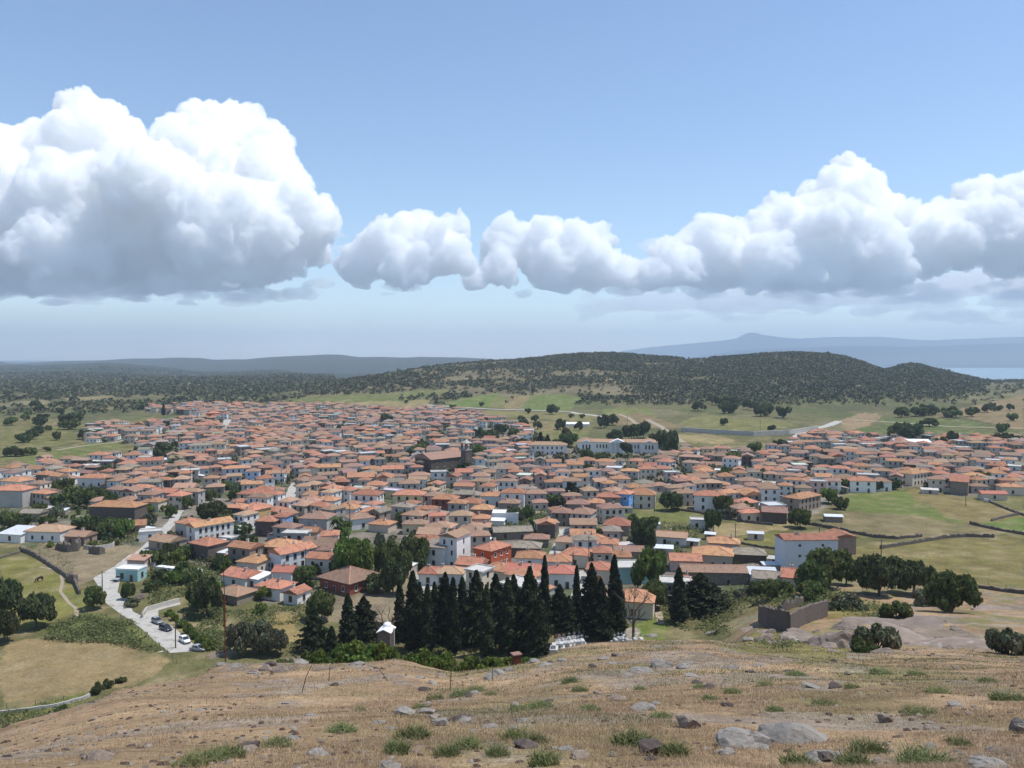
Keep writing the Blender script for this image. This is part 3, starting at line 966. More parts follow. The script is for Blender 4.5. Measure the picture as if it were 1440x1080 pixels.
WINM = {'w': window_mesh('window', M_FRAME_W), 'b': window_mesh('window', M_FRAME_B), 'g': window_mesh('window', M_FRAME_G), 's': window_mesh('window', M_FRAME_W, None, M_SHUT)}
PANEM = pane_mesh()
b_ = MB()
b_.box(-.5, .5, -0.06, 0.02, -.6, .5, 0)
b_.box(-.5 - .09, -.5, -0.09, 0.02, -.6, .59, 1)
b_.box(.5, .59, -0.09, 0.02, -.6, .59, 1)
b_.box(-.5, .5, -0.09, 0.02, .5, .59, 1)
DOORM = b_.data('door', [M_DOOR, M_FRAME_G])
# a window small enough in the picture to be one mesh: frame and dark pane together
b_ = MB()
for x0, x1, z0, z1 in ((-.6, -.5, -.6, .6), (.5, .6, -.6, .6), (-.5, .5, .5, .6), (-.5, .5, -.6, -.5)):
    b_.box(x0, x1, -0.06, 0.02, z0, z1, 0)
b_.box(-.5, .5, -0.015, 0.02, -.5, .5, 1)
FARWIN = {'w': b_.data('window', [M_FRAME_W, M_PANE]), 'g': None, 'b': None}
FARWIN['g'] = FARWIN['w'].copy(); FARWIN['g'].materials[0] = M_FRAME_G
FARWIN['b'] = FARWIN['w'].copy(); FARWIN['b'].materials[0] = M_FRAME_B

def roof_points(W, D, H, kind, pitch, ov):
    """eave rectangle and ridge line of a pitched roof"""
    hx, hy = W / 2 + ov, D / 2 + ov
    e = [(-hx, -hy), (hx, -hy), (hx, hy), (-hx, hy)]
    rise = min(hx, hy) * math.tan(pitch)
    if W >= D:
        run = hy if kind == 'hip' else 0
        r = [(-hx + run, 0), (hx - run, 0)]
    else:
        run = hx if kind == 'hip' else 0
        r = [(0, -hy + run), (0, hy - run)]
    return e, r, rise

def roof_geo(b, W, D, H, kind, pitch, ov, m=0, th=0.16):
    if kind == 'flat':
        t = 0.25
        b.box(-W/2 - ov, W/2 + ov, -D/2 - ov, D/2 + ov, H, H + 0.18, m)
        for x0, x1, y0, y1 in ((-W/2 - ov, -W/2 - ov + t, -D/2 - ov, D/2 + ov), (W/2 + ov - t, W/2 + ov, -D/2 - ov, D/2 + ov), (-W/2 - ov + t, W/2 + ov - t, -D/2 - ov, -D/2 - ov + t), (-W/2 - ov + t, W/2 + ov - t, D/2 + ov - t, D/2 + ov)):
            b.box(x0, x1, y0, y1, H + 0.18, H + 0.5, m)
        return []
    if kind == 'shed':
        hx, hy = W/2 + ov, D/2 + ov
        r = 2 * hy * math.tan(pitch)
        p = [(-hx, -hy, H), (hx, -hy, H), (hx, hy, H + r), (-hx, hy, H + r)]
        q = [(x, y, z + th) for x, y, z in p]
        b.raw(p + q, [(0, 3, 2, 1), (4, 5, 6, 7), (0, 1, 5, 4), (1, 2, 6, 5), (2, 3, 7, 6), (3, 0, 4, 7)], m)
        return []
    e, r, rise = roof_points(W, D, H, kind, pitch, ov)
    z0, z1 = H, H + th
    lo = [(x, y, z0) for x, y in e]
    hi = [(x, y, z1) for x, y in e]
    rd = [(x, y, z1 + rise) for x, y in r]
    pts = lo + hi + rd
    if W >= D:
        top = [(4, 5, 9, 8), (5, 6, 9), (6, 7, 8, 9), (7, 4, 8)]
    else:
        top = [(4, 5, 8), (5, 6, 9, 8), (6, 7, 9), (7, 4, 8, 9)]
    b.raw(pts, [(0, 3, 2, 1), (0, 1, 5, 4), (1, 2, 6, 5), (2, 3, 7, 6), (3, 0, 4, 7)] + top, m)
    lines = [(rd[0], rd[1])]
    if kind == 'hip':
        lines += [(hi[0], rd[0]), (hi[3], rd[0] if W >= D else rd[1]), (hi[1], rd[1] if W >= D else rd[0]), (hi[2], rd[1])]
    return lines

def wall_geo(b, W, D, H, kind, pitch, m=0, zb=-0.8):
    b.box(-W/2, W/2, -D/2, D/2, zb, H, m)
    if kind == 'gable':
        if W >= D:
            rise = D/2 * math.tan(pitch)
            for s in (-1, 1):
                x = s * W/2
                x2 = x - s * 0.3
                b.raw([(x, -D/2, H), (x, D/2, H), (x, 0, H + rise), (x2, -D/2, H), (x2, D/2, H), (x2, 0, H + rise)], [(0, 1, 2), (3, 5, 4), (0, 2, 5, 3), (1, 4, 5, 2)], m)
        else:
            rise = W/2 * math.tan(pitch)
            for s in (-1, 1):
                y = s * D/2
                y2 = y - s * 0.3
                b.raw([(-W/2, y, H), (W/2, y, H), (0, y, H + rise), (-W/2, y2, H), (W/2, y2, H), (0, y2, H + rise)], [(0, 2, 1), (3, 4, 5), (0, 3, 5, 2), (1, 2, 5, 4)], m)
    elif kind == 'shed':
        r = (D + 0.6) * math.tan(pitch)
        b.raw([(-W/2, -D/2, H), (W/2, -D/2, H), (W/2, D/2, H), (-W/2, D/2, H), (W/2, D/2, H + r * 0.97), (-W/2, D/2, H + r * 0.97)], [(0, 3, 5), (1, 4, 2), (3, 2, 4, 5)], m)

HOUSES = []      # every house standing in the village, for labels and spacing
def make_house(loc, W, D, rot, H, wall, roof, kind='hip', wf=(2, 1), wr=None, wl=None, pitch=21, ov=0.45, near=True, chimney=True, label=None, win='b', door=True, seed=0,
               name='house', cat='house', group='village houses', winsize=None, balcony=None, stamp=True, annex=None):
    rg = random.Random(seed * 7919 + 13)
    root = bpy.data.objects.new(name, None)
    COL.objects.link(root)
    root.location = loc
    root.rotation_euler = (0, 0, R(rot))
    pr = R(pitch)
    b = MB()
    wall_geo(b, W, D, H, kind, pr)
    link('wall', b.data('wall', [WALL[wall]]), root)
    b = MB()
    lines = roof_geo(b, W, D, H, kind, pr, ov)
    rm = ROOFM[roof]
    ro = link('roof', b.data('roof', [rm]), root)
    if near and lines and roof not in ('metal', 'white', 'concrete'):
        b = MB()
        for p, q in lines:
            b.tube([Vector(p) + Vector((0, 0, 0.03)), Vector(q) + Vector((0, 0, 0.03))], 0.12, 5)
        link('ridge_cap', b.data('ridge_cap', [M_RIDGE if roof != 'grey' else rm]), ro)
    if chimney and kind in ('hip', 'gable'):
        b = MB()
        s = 0.35
        cx, cy = rg.uniform(-W * 0.25, W * 0.25), rg.uniform(-D * 0.12, D * 0.25)
        top = H + min(W, D) / 2 * math.tan(pr) + 0.9
        b.box(cx - s, cx + s, cy - s, cy + s, H + 0.2, top, 0)
        b.box(cx - s - .1, cx + s + .1, cy - s - .1, cy + s + .1, top, top + 0.15, 0)
        b.box(cx - s * .6, cx + s * .6, cy - s * .6, cy + s * .6, top + 0.15, top + 0.4, 1)
        link('chimney', b.data('chimney', [M_CHIM, M_METAL]), ro if near else root)
    def put(face, grid):
        cols, rows = grid
        L = W if face == 'f' else D
        ws = winsize or (0.85 + 0.2 * rg.random(), 1.35 + 0.15 * rg.random())
        fh = H / rows
        for r_ in range(rows):
            for c in range(cols):
                t = (c + 0.5) / cols * 0.86 + 0.07
                u = -L / 2 + t * L
                z = r_ * fh + min(fh * 0.56, 1.75)
                if face == 'f':
                    p, rz = (u, -D / 2 - 0.001, z), 0
                elif face == 'r':
                    p, rz = (W / 2 + 0.001, u, z), math.pi / 2
                else:
                    p, rz = (-W / 2 - 0.001, u, z), -math.pi / 2
                if door and r_ == 0 and face == 'f' and c == cols // 2 and cols > 1:
                    p = (p[0], p[1], 1.08)
                    link('door', DOORM, root, p, (0, 0, rz), (1.0, 1, 1.9))
                    continue
                if near:
                    wo = link('window', WINM[win], root, p, (0, 0, rz), (ws[0], 1, ws[1]))
                    if win != 's':
                        link('pane', PANEM, wo)
                else:
                    link('window', FARWIN[win if win in FARWIN else 'w'], root, p, (0, 0, rz), (ws[0], 1, ws[1]))
    if wf: put('f', wf)
    if wr: put('r', wr)
    if wl: put('l', wl)
    if balcony:
        bw, bz = balcony
        b = MB()
        b.box(-bw/2, bw/2, -D/2 - 1.1, -D/2 - 0.003, bz - 0.12, bz, 0)
        for i in range(int(bw / 0.35) + 1):
            x = -bw/2 + 0.04 + i * 0.35
            b.box(x - .015, x + .015, -D/2 - 1.08, -D/2 - 1.05, bz, bz + 0.95, 1)
        b.box(-bw/2, bw/2, -D/2 - 1.09, -D/2 - 1.04, bz + 0.95, bz + 1.0, 1)
        link('balcony', b.data('balcony', [M_CONC, M_METAL]), root)
    if annex:
        aw, ad, ah, aroof, side = annex
        an = MB()
        an.box(-aw/2, aw/2, -ad/2, ad/2, -0.8, ah)
        ao = link('annex', an.data('annex', [WALL[wall if rg.random() < .6 else 'grey']]), root, (side * (W/2 + aw/2 + .003), rg.uniform(-.5, .5) * max(0, D - ad), 0))
        an = MB()
        t = 0.22
        x0, x1 = (-aw/2 - .02, aw/2 + .3) if side > 0 else (-aw/2 - .3, aw/2 + .02)
        zl, zr = (ah + aw * t, ah) if side > 0 else (ah, ah + aw * t)
        an.raw([(x0, -ad/2 - .25, zl), (x1, -ad/2 - .25, zr), (x1, ad/2 + .25, zr), (x0, ad/2 + .25, zl), (x0, -ad/2 - .25, zl + .14), (x1, -ad/2 - .25, zr + .14), (x1, ad/2 + .25, zr + .14), (x0, ad/2 + .25, zl + .14)],
               [(0, 3, 2, 1), (4, 5, 6, 7), (0, 1, 5, 4), (1, 2, 6, 5), (2, 3, 7, 6), (3, 0, 4, 7)])
        link('annex_roof', an.data('annex_roof', [ROOFM[aroof]]), ao)
    if label:
        tag(root, label, cat, group)
    if stamp:
        HOUSES.append({'o': root, 'x': loc[0], 'y': loc[1], 'r': 0.5 * math.hypot(W, D), 'W': W, 'D': D, 'H': H, 'wall': wall, 'roof': roof, 'kind': kind, 'label': label, 'cat': cat, 'group': group, 'rot': rot})
    return root

def base_from_pixel(px, py, W, D, rot):
    """centre of a house whose nearest wall foot shows at this picture point"""
    p = ground(px, py) if py > 790 and px > 1000 else flat(px, py)
    t = R(rot)
    ext = (W * abs(math.sin(t)) + D * abs(math.cos(t))) / 2
    y = p.y + ext
    x = (px - 720) / F_PX * y * (p.x / ((px - 720) / F_PX * p.y) if abs(px - 720) > 1 else 1)
    return Vector((x, y, h1(x, y) - 0.02))

#  px, py, W, D, rot, H, wall, roof, kind, (front), (right), (left), label, options
HAND = [
 (71, 763, 14.5, 9, -6, 4.0, 'white', 'faded', 'hip', (3, 1), None, None, 'long white cottage with three black windows at the top of a bare earth slope', dict(door=False, win='w')),
 (167, 737, 21, 9, -8, 7.0, 'dark stone', 'orange', 'hip', None, None, None, 'long windowless dark stone barn with plain orange roof above dense trees', dict(chimney=False)),
 (114, 768, 8.5, 7, -10, 3.4, 'brown', 'faded', 'gable', (2, 1), (1, 1), None, 'low brown cottage with faded tile roof touching the white cottage on the earth slope', {}),
 (27, 764, 10, 9, -12, 3.2, 'white', 'metal', 'shed', (1, 1), (1, 1), None, 'white shed with sloping sheet metal roof beside the long white cottage', dict(chimney=False, name='shed', cat='shed', pitch=8)),
 (20, 714, 16, 10, -5, 8.0, 'grey', 'orange', 'hip', None, None, None, 'tall blank grey house with orange hipped roof at the picture edge above gardens', {}),
 (48, 734, 9, 6, -5, 3.6, 'stone', 'grey', 'gable', (1, 1), None, None, 'small stone outbuilding with grey roof behind the white metal roofed shed', dict(chimney=False)),
 (185, 818, 7.5, 5, -8, 3.6, 'turquoise', 'white', 'flat', (2, 1), (1, 1), None, 'little pale blue flat roofed house beside the parked car on the concrete road', dict(ov=0.15)),
 (196, 806, 6, 4, -8, 4.2, 'pink', 'faded', 'shed', None, None, None, 'small pink annex with sloping tile roof behind the little pale blue house', dict(chimney=False, pitch=10)),
 (188, 753, 9, 7, 22, 3.5, 'brown', 'orange', 'gable', (1, 1), None, (1, 1), 'brown gabled house with orange roof between the dark barn and the street', {}),
 (212, 762, 8, 5.5, 20, 3.4, 'white', 'concrete', 'flat', (1, 1), None, (1, 1), 'small white flat roofed house with open terrace by the upper street', dict(ov=0.1)),
 (236, 776, 11, 8, -28, 3.2, 'stone', 'faded', 'gable', (1, 1), (1, 1), None, 'low stone house with pinkish faded gable roof beside the upper street bend', {}),
 (296, 765, 7, 16, -42, 6.2, 'white', 'orange', 'gable', (1, 2), (6, 2), None, 'long two storey white house with orange gable roof and a row of side windows', dict(win='b')),
 (268, 757, 8, 8, -30, 5.4, 'grey', 'orange', 'hip', (1, 1), None, None, 'grey house with orange roof joined to the back of the long white gabled house', {}),
 (294, 790, 10, 8.5, -32, 5.4, 'dark stone', 'orange', 'hip', (2, 1), (1, 1), None, 'dark stone house with clean orange hipped roof in front of the long white gabled house', {}),
 (336, 755, 8, 6, -28, 2.8, 'white', 'metal', 'gable', (1, 1), (2, 1), None, 'low white shed with grey corrugated roof to the side of the long white gabled house', dict(chimney=False, name='shed', cat='shed', pitch=14)),
 (322, 768, 5, 4, -20, 2.8, 'grey', 'concrete', 'flat', (1, 1), None, None, 'tiny grey flat roofed outhouse between the dark stone house and the corrugated shed', dict(chimney=False)),
 (342, 830, 9.5, 8, -26, 3.5, 'white', 'orange', 'gable', (1, 1), (1, 1), None, 'white cottage with orange gable roof nearest to the tall rusty mast', {}),
 (364, 830, 5, 6, -26, 3.3, 'white', 'white', 'shed', (1, 1), (1, 1), None, 'white annex with flat white roof joined to the cottage by the rusty mast', dict(chimney=False, pitch=5)),
 (332, 852, 9.5, 7.5, -30, 2.6, 'stone', 'faded', 'hip', (1, 1), None, None, 'low stone house with wide brown tiled roof behind the rusty mast', dict(chimney=False)),
 (334, 733, 9, 7, -14, 5.6, 'dark stone', 'orange', 'hip', (1, 1), None, None, 'square dark stone house with low orange roof above the big dark garden tree', {}),
 (361, 738, 7, 10, -30, 6, 'ochre', 'orange', 'hip', (1, 2), (1, 1), (2, 2), 'ochre walled house with orange roof next to the square dark stone house', {}),
 (352, 712, 9, 8, -12, 5.6, 'beige', 'orange', 'hip', (2, 2), (1, 1), None, None, {}),
 (372, 706, 11, 8, -8, 5.4, 'beige', 'orange', 'hip', (2, 1), (1, 1), None, None, {}),
 (217, 720, 8.5, 7, -8, 4.4, 'cream', 'orange', 'hip', (2, 1), (1, 1), None, 'small cream house with neat orange roof at the top of the upper street', {}),
 (234, 709, 14, 8, -16, 5.2, 'grey', 'orange', 'gable', (1, 1), (1, 1), None, 'grey house with long orange gable roof above the upper street', {}),
 (378, 755, 8, 7, -10, 6, 'dark stone', 'orange', 'hip', (2, 1), None, None, 'house with orange roof over a dark open ground floor garage', {}),
 (398, 752, 5.5, 7, -10, 7.0, 'blue', 'orange', 'hip', (1, 2), None, None, 'narrow blue painted two storey house beside the dark garage house', {}),
 (396, 794, 12, 9, -10, 5.8, 'brown', 'orange', 'hip', (3, 2), (1, 1), None, 'brown two storey house with orange roof and a wide front balcony', dict(balcony=(9, 2.9))),
 (412, 806, 7, 14, -40, 6.0, 'pale blue', 'orange', 'gable', (2, 1), (4, 2), None, 'pale blue gabled house with long white side wall facing the sun', {}),  # bluish shade of the gable front goes into all its walls
 (402, 826, 6, 6, -6, 4.6, 'white', 'red', 'gable', (1, 1), None, None, 'small white house with red roof below the pale blue gabled house', {}),
 (388, 846, 9, 7, -24, 3.6, 'white', 'orange', 'hip', (1, 1), (1, 1), None, 'white cottage with orange roof and dark terrace near the yellow grass yard', {}),
 (418, 852, 5, 6, -24, 3.2, 'white', 'orange', 'gable', (1, 1), (1, 1), None, 'smallest white cottage with orange gable by the yellow grass yard', {}),
 (452, 790, 12, 9, -14, 5.2, 'pink', 'brown', 'gable', (1, 1), None, None, 'big pinkish brown house with old brown roof beside the broad plane tree', {}),
 (436, 762, 7.5, 6, -8, 3.6, 'pink', 'orange', 'gable', None, None, None, 'low house with a white skylight sheet on its orange roof behind the pink brown house', {}),
 (492, 838, 13, 12.5, -35, 3.6, 'brick red', 'brown', 'hip', (3, 1), (3, 1), None, 'big brick red school hall with wide brown hipped roof on the bare dirt yard', dict(win='w', winsize=(0.9, 1.5), pitch=23, chimney=False, ov=0.7, name='school_hall', cat='school')),
 (447, 752, 12, 10, -10, 6.2, 'grey', 'brown', 'hip', (1, 1), None, None, 'tall blank pale grey house with an arched side window beside the palm', dict(win='b', winsize=(1.1, 2.2))),
 (489, 731, 9.5, 8, -8, 4.6, 'white', 'orange', 'hip', (3, 1), None, None, 'white house with orange roof and three dark front windows beside the palm', {}),
 (506, 746, 10, 9, 30, 4.4, 'white', 'brown', 'hip', (1, 1), None, (3, 1), 'white house with brown and orange roof behind the broad plane tree', {}),
 (538, 750, 9, 7, -20, 3.2, 'beige', 'orange', 'hip', None, None, None, 'low orange roofed house tucked behind the broad plane tree', {}),
 (576, 716, 14, 9, -6, 6.4, 'yellow', 'orange', 'hip', (3, 2), (1, 1), None, 'pale yellow two storey house with orange roof and two iron balconies', dict(balcony=(8, 3.2))),
 (517, 716, 13, 9, -12, 6.4, 'white', 'orange', 'hip', (3, 2), (2, 2), None, 'broad white two storey house with a white ridge on its orange roof', {}),
 (559, 730, 8, 7, -8, 4.2, 'white', 'orange', 'hip', (1, 1), None, None, None, {}),
 (585, 745, 9, 8, -20, 5.6, 'beige', 'faded', 'hip', (2, 2), (2, 2), None, None, {}),
 (523, 735, 8, 7, -5, 4.6, 'beige', 'orange', 'hip', (2, 1), None, None, None, {}),
 (461, 718, 10, 7, -14, 4.4, 'white', 'orange', 'hip', (2, 1), (1, 1), None, None, {}),
 (436, 722, 10, 8, -12, 5, 'beige', 'faded', 'hip', (2, 1), None, None, None, {}),
 (640, 800, 7, 9, -28, 10.5, 'white', 'faded', 'gable', (2, 3), (1, 3), None, 'tallest white house, three storeys with narrow windows beside the terracotta red house', dict(win='b', winsize=(0.6, 1.3), pitch=17)),
 (616, 800, 7.5, 7, -20, 7.0, 'white', 'grey', 'shed', (1, 2), None, None, 'pale grey cube house leaning against the tallest white three storey house', dict(pitch=8, chimney=False)),
 (693, 803, 7.5, 11, -38, 6.6, 'terracotta', 'orange', 'hip', (1, 2), (3, 2), None, 'terracotta red two storey house with cream window frames', dict(win='w', winsize=(0.9, 1.4))),
 (664, 812, 8.5, 8, -18, 3.6, 'grey', 'orange', 'gable', None, None, None, 'low grey house with bright orange roof at the foot of the terracotta red house', {}),
 (703, 824, 9, 8, -30, 4.2, 'cream', 'orange', 'hip', (1, 1), (1, 1), None, 'cream house with orange roof and chimney right below the terracotta red house', {}),
 (632, 824, 9.5, 7, -6, 3.6, 'white', 'faded', 'hip', (2, 1), None, None, 'white house with faded roof right behind the first tall cypresses', {}),
 (606, 824, 6, 7, -10, 3.6, 'white', 'orange', 'hip', (1, 1), None, None, 'small white house with orange roof peeping between the cypress tops', {}),
 (769, 757, 6.5, 7.5, -4, 5.4, 'dark stone', 'orange', 'gable', (1, 1), None, None, 'narrow dark stone house with orange roof at the mouth of the side street', {}),
 (720, 760, 15, 7, 10, 3.0, 'stone', 'grey', 'gable', (2, 1), None, None, 'long low stone barn with grey roof in the weedy garden', dict(chimney=False)),
 (737, 785, 12, 8, -8, 3.4, 'dark stone', 'grey', 'hip', None, None, None, 'low dark stone shed with grey hipped roof beside the terracotta red house', dict(chimney=False)),
 (755, 770, 9, 6, -5, 3.0, 'stone', 'brown', 'hip', None, None, None, None, dict(chimney=False)),
 (746, 800, 9.5, 8, -6, 3.4, 'white', 'orange', 'hip', (1, 1), None, None, None, {}),
 (738, 826, 11, 8, -10, 4.4, 'white', 'red', 'gable', (2, 1), None, None, 'white house with red orange roof and white ridge lines behind the cypress row', {}),
 (786, 806, 8, 8, -6, 3.6, 'white', 'orange', 'hip', (1, 1), None, None, None, {}),
 (790, 828, 8, 8, -4, 4.6, 'white', 'red', 'hip', (2, 1), None, None, 'white house with the reddest hipped roof between two slim cypress tips', {}),
 (711, 738, 11, 8, -2, 4.6, 'white', 'white', 'flat', (1, 1), None, None, 'white warehouse with flat white sheet roof among gardens', dict(ov=0.1, chimney=False, name='warehouse', cat='warehouse')),
 (701, 743, 5, 4, -10, 3.0, 'white', 'white', 'gable', None, None, None, 'tiny white shed in front of the white flat roofed warehouse', dict(chimney=False, name='shed', cat='shed')),
 (679, 732, 9, 8, -8, 4.6, 'brown', 'orange', 'hip', (1, 1), None, None, None, {}),
 (677, 744, 7, 6, -4, 4.2, 'pink', 'orange', 'hip', (1, 1), None, None, None, {}),
 (677, 753, 7.5, 6, -4, 3.2, 'cream', 'faded', 'gable', (2, 1), None, None, None, {}),
 (627, 722, 11, 8, -10, 6.2, 'brick red', 'orange', 'hip', (3, 2), (1, 1), None, 'house with orange roof, cream walls and dark red shop corner', {}),
 (663, 724, 10, 8, -15, 5.0, 'cream', 'orange', 'hip', (2, 1), None, None, None, {}),
 (694, 712, 11, 8, -8, 4.6, 'white', 'orange', 'hip', (2, 1), None, None, None, {}),
 (722, 714, 11, 8, -8, 6.8, 'white', 'orange', 'hip', (2, 2), (1, 2), None, 'white two storey house with long orange roof beside the weedy open plot', {}),
 (717, 720, 9, 7, -10, 3.8, 'stone', 'brown', 'hip', (1, 1), None, None, None, {}),
 (651, 740, 9, 7, -5, 3.6, 'cream', 'orange', 'hip', (2, 1), None, None, None, {}),
 (612, 740, 10, 8, -10, 4.4, 'beige', 'grey', 'hip', (2, 1), None, None, None, {}),
 (622, 756, 10, 8, -16, 3.6, 'beige', 'faded', 'hip', (1, 1), None, None, None, {}),
 (820, 742, 9, 10, -20, 5.4, 'grey', 'brown', 'hip', (3, 2), (1, 1), None, 'grey two storey house with brown roof at the bend of the side street', {}),
 (790, 740, 7, 8, -12, 5.4, 'stone', 'brown', 'hip', (2, 2), None, None, None, {}),
 (868, 754, 10, 9, -10, 4.0, 'stone', 'orange', 'hip', (1, 1), None, None, 'stone house with steep orange roof in the gardens before the green meadow', dict(pitch=27)),
 (836, 778, 9, 8, -12, 4.2, 'pink', 'orange', 'hip', (1, 1), None, None, None, {}),
 (854, 783, 7.5, 7, -10, 4.4, 'white', 'orange', 'hip', (1, 1), None, None, None, {}),
 (814, 800, 10, 8, -24, 4.2, 'cream', 'orange', 'hip', (1, 1), (1, 1), None, None, {}),
 (800, 776, 9, 7, -14, 3.2, 'beige', 'faded', 'hip', (1, 1), None, None, None, {}),
 (843, 822, 7.5, 8, -10, 4.4, 'cream', 'orange', 'hip', (1, 1), None, None, 'cream house with closed orange shutters between two cypress tips', dict(win='s', winsize=(1.6, 1.9))),
 (888, 822, 10.5, 9, 4, 5.0, 'turquoise', 'concrete', 'flat', None, None, None, 'blank turquoise house with flat concrete roof behind the cypress row', dict(ov=0.2, chimney=False)),
 (893, 872, 10.5, 10, -14, 4.6, 'cream', 'orange', 'hip', (1, 1), None, None, 'cream walled house with broad orange roof behind the bare tree', dict(chimney=False)),
 (870, 797, 8, 6, -5, 3.2, 'beige', 'orange', 'hip', None, None, None, None, {}),
 (884, 790, 10, 6, -6, 3.4, 'stone', 'brown', 'gable', None, None, None, None, dict(chimney=False)),
 (963, 805, 10, 7.5, -6, 3.6, 'pink', 'orange', 'gable', None, None, None, 'pinkish walled house with long orange roof beside the big beige hipped house', {}),
 (1002, 801, 13, 10, -14, 4.4, 'beige', 'orange', 'hip', (3, 1), None, None, 'big beige house with orange hipped roof beside the long old stone barn', dict(win='w')),
 (1017, 783, 11, 8, -14, 4.4, 'pink', 'orange', 'hip', None, None, None, 'orange roofed wing behind the big beige hipped house', {}),
 (1002, 824, 20, 7, -4, 4.0, 'stone', 'brown', 'gable', (2, 1), None, None, 'long old stone barn with brown tile roof behind the bushy conifer', dict(chimney=False)),
 (945, 770, 11, 7, -18, 3.4, 'white', 'faded', 'gable', (2, 1), None, None, 'low white house with faded red roof in the vegetable gardens', {}),
 (986, 745, 9, 6, -10, 3.6, 'white', 'concrete', 'flat', (2, 1), (1, 1), None, 'small white flat roofed hut beside the dark round tree on the meadow edge', dict(chimney=False, ov=0.15)),
 (879, 718, 6.5, 8, -28, 7.4, 'bright blue', 'orange', 'hip', (2, 2), (1, 2), None, 'bright blue two storey house with white trim facing the green meadow', dict(win='w')),
 (857, 718, 11, 8, -10, 6.0, 'stone', 'orange', 'hip', (2, 2), None, None, 'grey stone house with orange roof joined to the bright blue house', {}),
 (902, 716, 13, 9, -12, 6.4, 'cream', 'orange', 'hip', (3, 2), (1, 1), None, 'cream house with steep pyramid roof beside the bright blue house', dict(pitch=27)),
 (813, 724, 10, 8, -6, 4.6, 'stone', 'brown', 'hip', (2, 1), None, None, None, {}),
 (838, 722, 7.5, 7, -6, 4.6, 'stone', 'orange', 'hip', (1, 1), None, None, None, {}),
 (998, 720, 14, 9, -14, 7.0, 'white', 'orange', 'hip', (2, 2), (1, 1), None, 'tall white house with orange roof at the meadow corner by the stone wall', {}),
 (1133, 803, 17.5, 8, 3, 10.2, 'pale blue', 'orange', 'gable', (2, 3), None, None, 'big pale three storey house with orange tile roof alone beside the fields', dict(win='w', winsize=(0.85, 0.85), pitch=15, door=False, chimney=True, ov=0.3, balcony=None)),  # white front takes its bluish shade as wall colour
 (1181, 785, 7.5, 9, 3, 6.6, 'brown', 'orange', 'gable', (1, 1), None, None, 'unplastered brown wing attached to the big pale three storey house', dict(pitch=15, chimney=False, win='b')),
 (1089, 737, 10, 8, -18, 4.6, 'dark stone', 'brown', 'gable', None, None, None, 'dark stone barn with brown roof beside the meadow wall and a round tree', dict(chimney=False)),
 (1128, 720, 8, 18, -52, 5.8, 'stone', 'orange', 'hip', (1, 2), (5, 2), None, 'long two storey stone house with orange roof and many dark openings', dict(chimney=False)),
 (1052, 708, 10, 7, -10, 5.4, 'white', 'orange', 'hip', (2, 1), None, None, None, {}),
 (1124, 826, 9.5, 8, -20, 2.8, 'beige', 'orange', 'gable', None, None, None, 'low house with bright new orange roof below the big pale three storey house', {}),
 (1086, 828, 11, 7, -14, 2.8, 'white', 'grey', 'gable', (1, 1), None, None, 'low white barn with lichen grey roof near the bushes below the fields', dict(chimney=False)),
 (1050, 797, 12, 8, -10, 3.8, 'dark stone', 'grey', 'hip', None, None, None, 'dark stone barn with grey hipped roof next to the big beige hipped house', dict(chimney=False)),
 (1058, 812, 6, 6, 5, 2.4, 'stone', 'grey', 'hip', None, None, None, 'small square stone hut with grey pyramid roof by the white metal roof', dict(chimney=False)),
 (1072, 820, 8, 6, -8, 2.6, 'white', 'metal', 'shed', None, None, None, 'white walled shed with pale metal roof before the dark stone barn', dict(chimney=False, name='shed', cat='shed', pitch=7)),
 (1171, 735, 7, 5, -10, 2.4, 'stone', 'metal', 'gable', None, None, None, 'stone sheepfold with shiny metal roof at the field edge', dict(chimney=False, name='shed', cat='shed', pitch=12)),
 (1349, 697, 8, 9, -32, 6.8, 'stone', 'orange', 'shed', None, None, None, 'square stone tower house with slanted orange roof at the field edge', dict(chimney=False, pitch=14)),
 (1284, 684, 10, 18, -58, 6.6, 'cream', 'orange', 'hip', (1, 2), (5, 2), None, 'long two storey cream house with orange roof above the green field', {}),
 (1210, 693, 13, 9, -8, 6.0, 'white', 'orange', 'hip', (2, 2), (1, 1), None, 'white two storey house with orange roof above the left corner of the green field', {}),
 (1238, 691, 9, 8, -8, 5.0, 'white', 'faded', 'hip', (2, 1), None, None, None, {}),
 (1395, 704, 12, 5, -4, 3.2, 'beige', 'red', 'gable', (1, 1), None, None, 'low shed with dark red roof behind the stone wall at the field edge', dict(chimney=False)),
 (1420, 697, 11, 7, -10, 4.2, 'cream', 'orange', 'hip', (1, 1), None, None, None, {}),
 (135, 686, 16, 8, -8, 5.0, 'white', 'orange', 'hip', (3, 1), None, None, None, {}),
 (66, 660, 9.5, 7, -6, 5.0, 'white', 'orange', 'hip', (3, 1), None, None, 'white house with orange hipped roof alone at the edge of the green meadow', {}),
 (25, 697, 13, 9, -20, 7.0, 'white', 'orange', 'hip', (2, 2), (2, 2), None, None, {}),
 (300, 592, 12, 9, 0, 8.5, 'terracotta', 'orange', 'hip', None, None, None, 'vivid red house at the far edge of the village', {}),
 (770, 640, 28, 10, -4, 7.0, 'white', 'faded', 'hip', (7, 2), None, None, 'long white two storey building with seven bays behind two small cypresses', dict(chimney=False)),
]
for i, h in enumerate(HAND):
    px, py, W, D, rot, H, wall, roof, kind, wf, wr, wl, lab, opt = h
    loc = base_from_pixel(px, py, W, D, rot)
    make_house(loc, W, D, rot, H, wall, roof, kind, wf, wr, wl, label=lab, near=True, seed=i + 1, **opt)
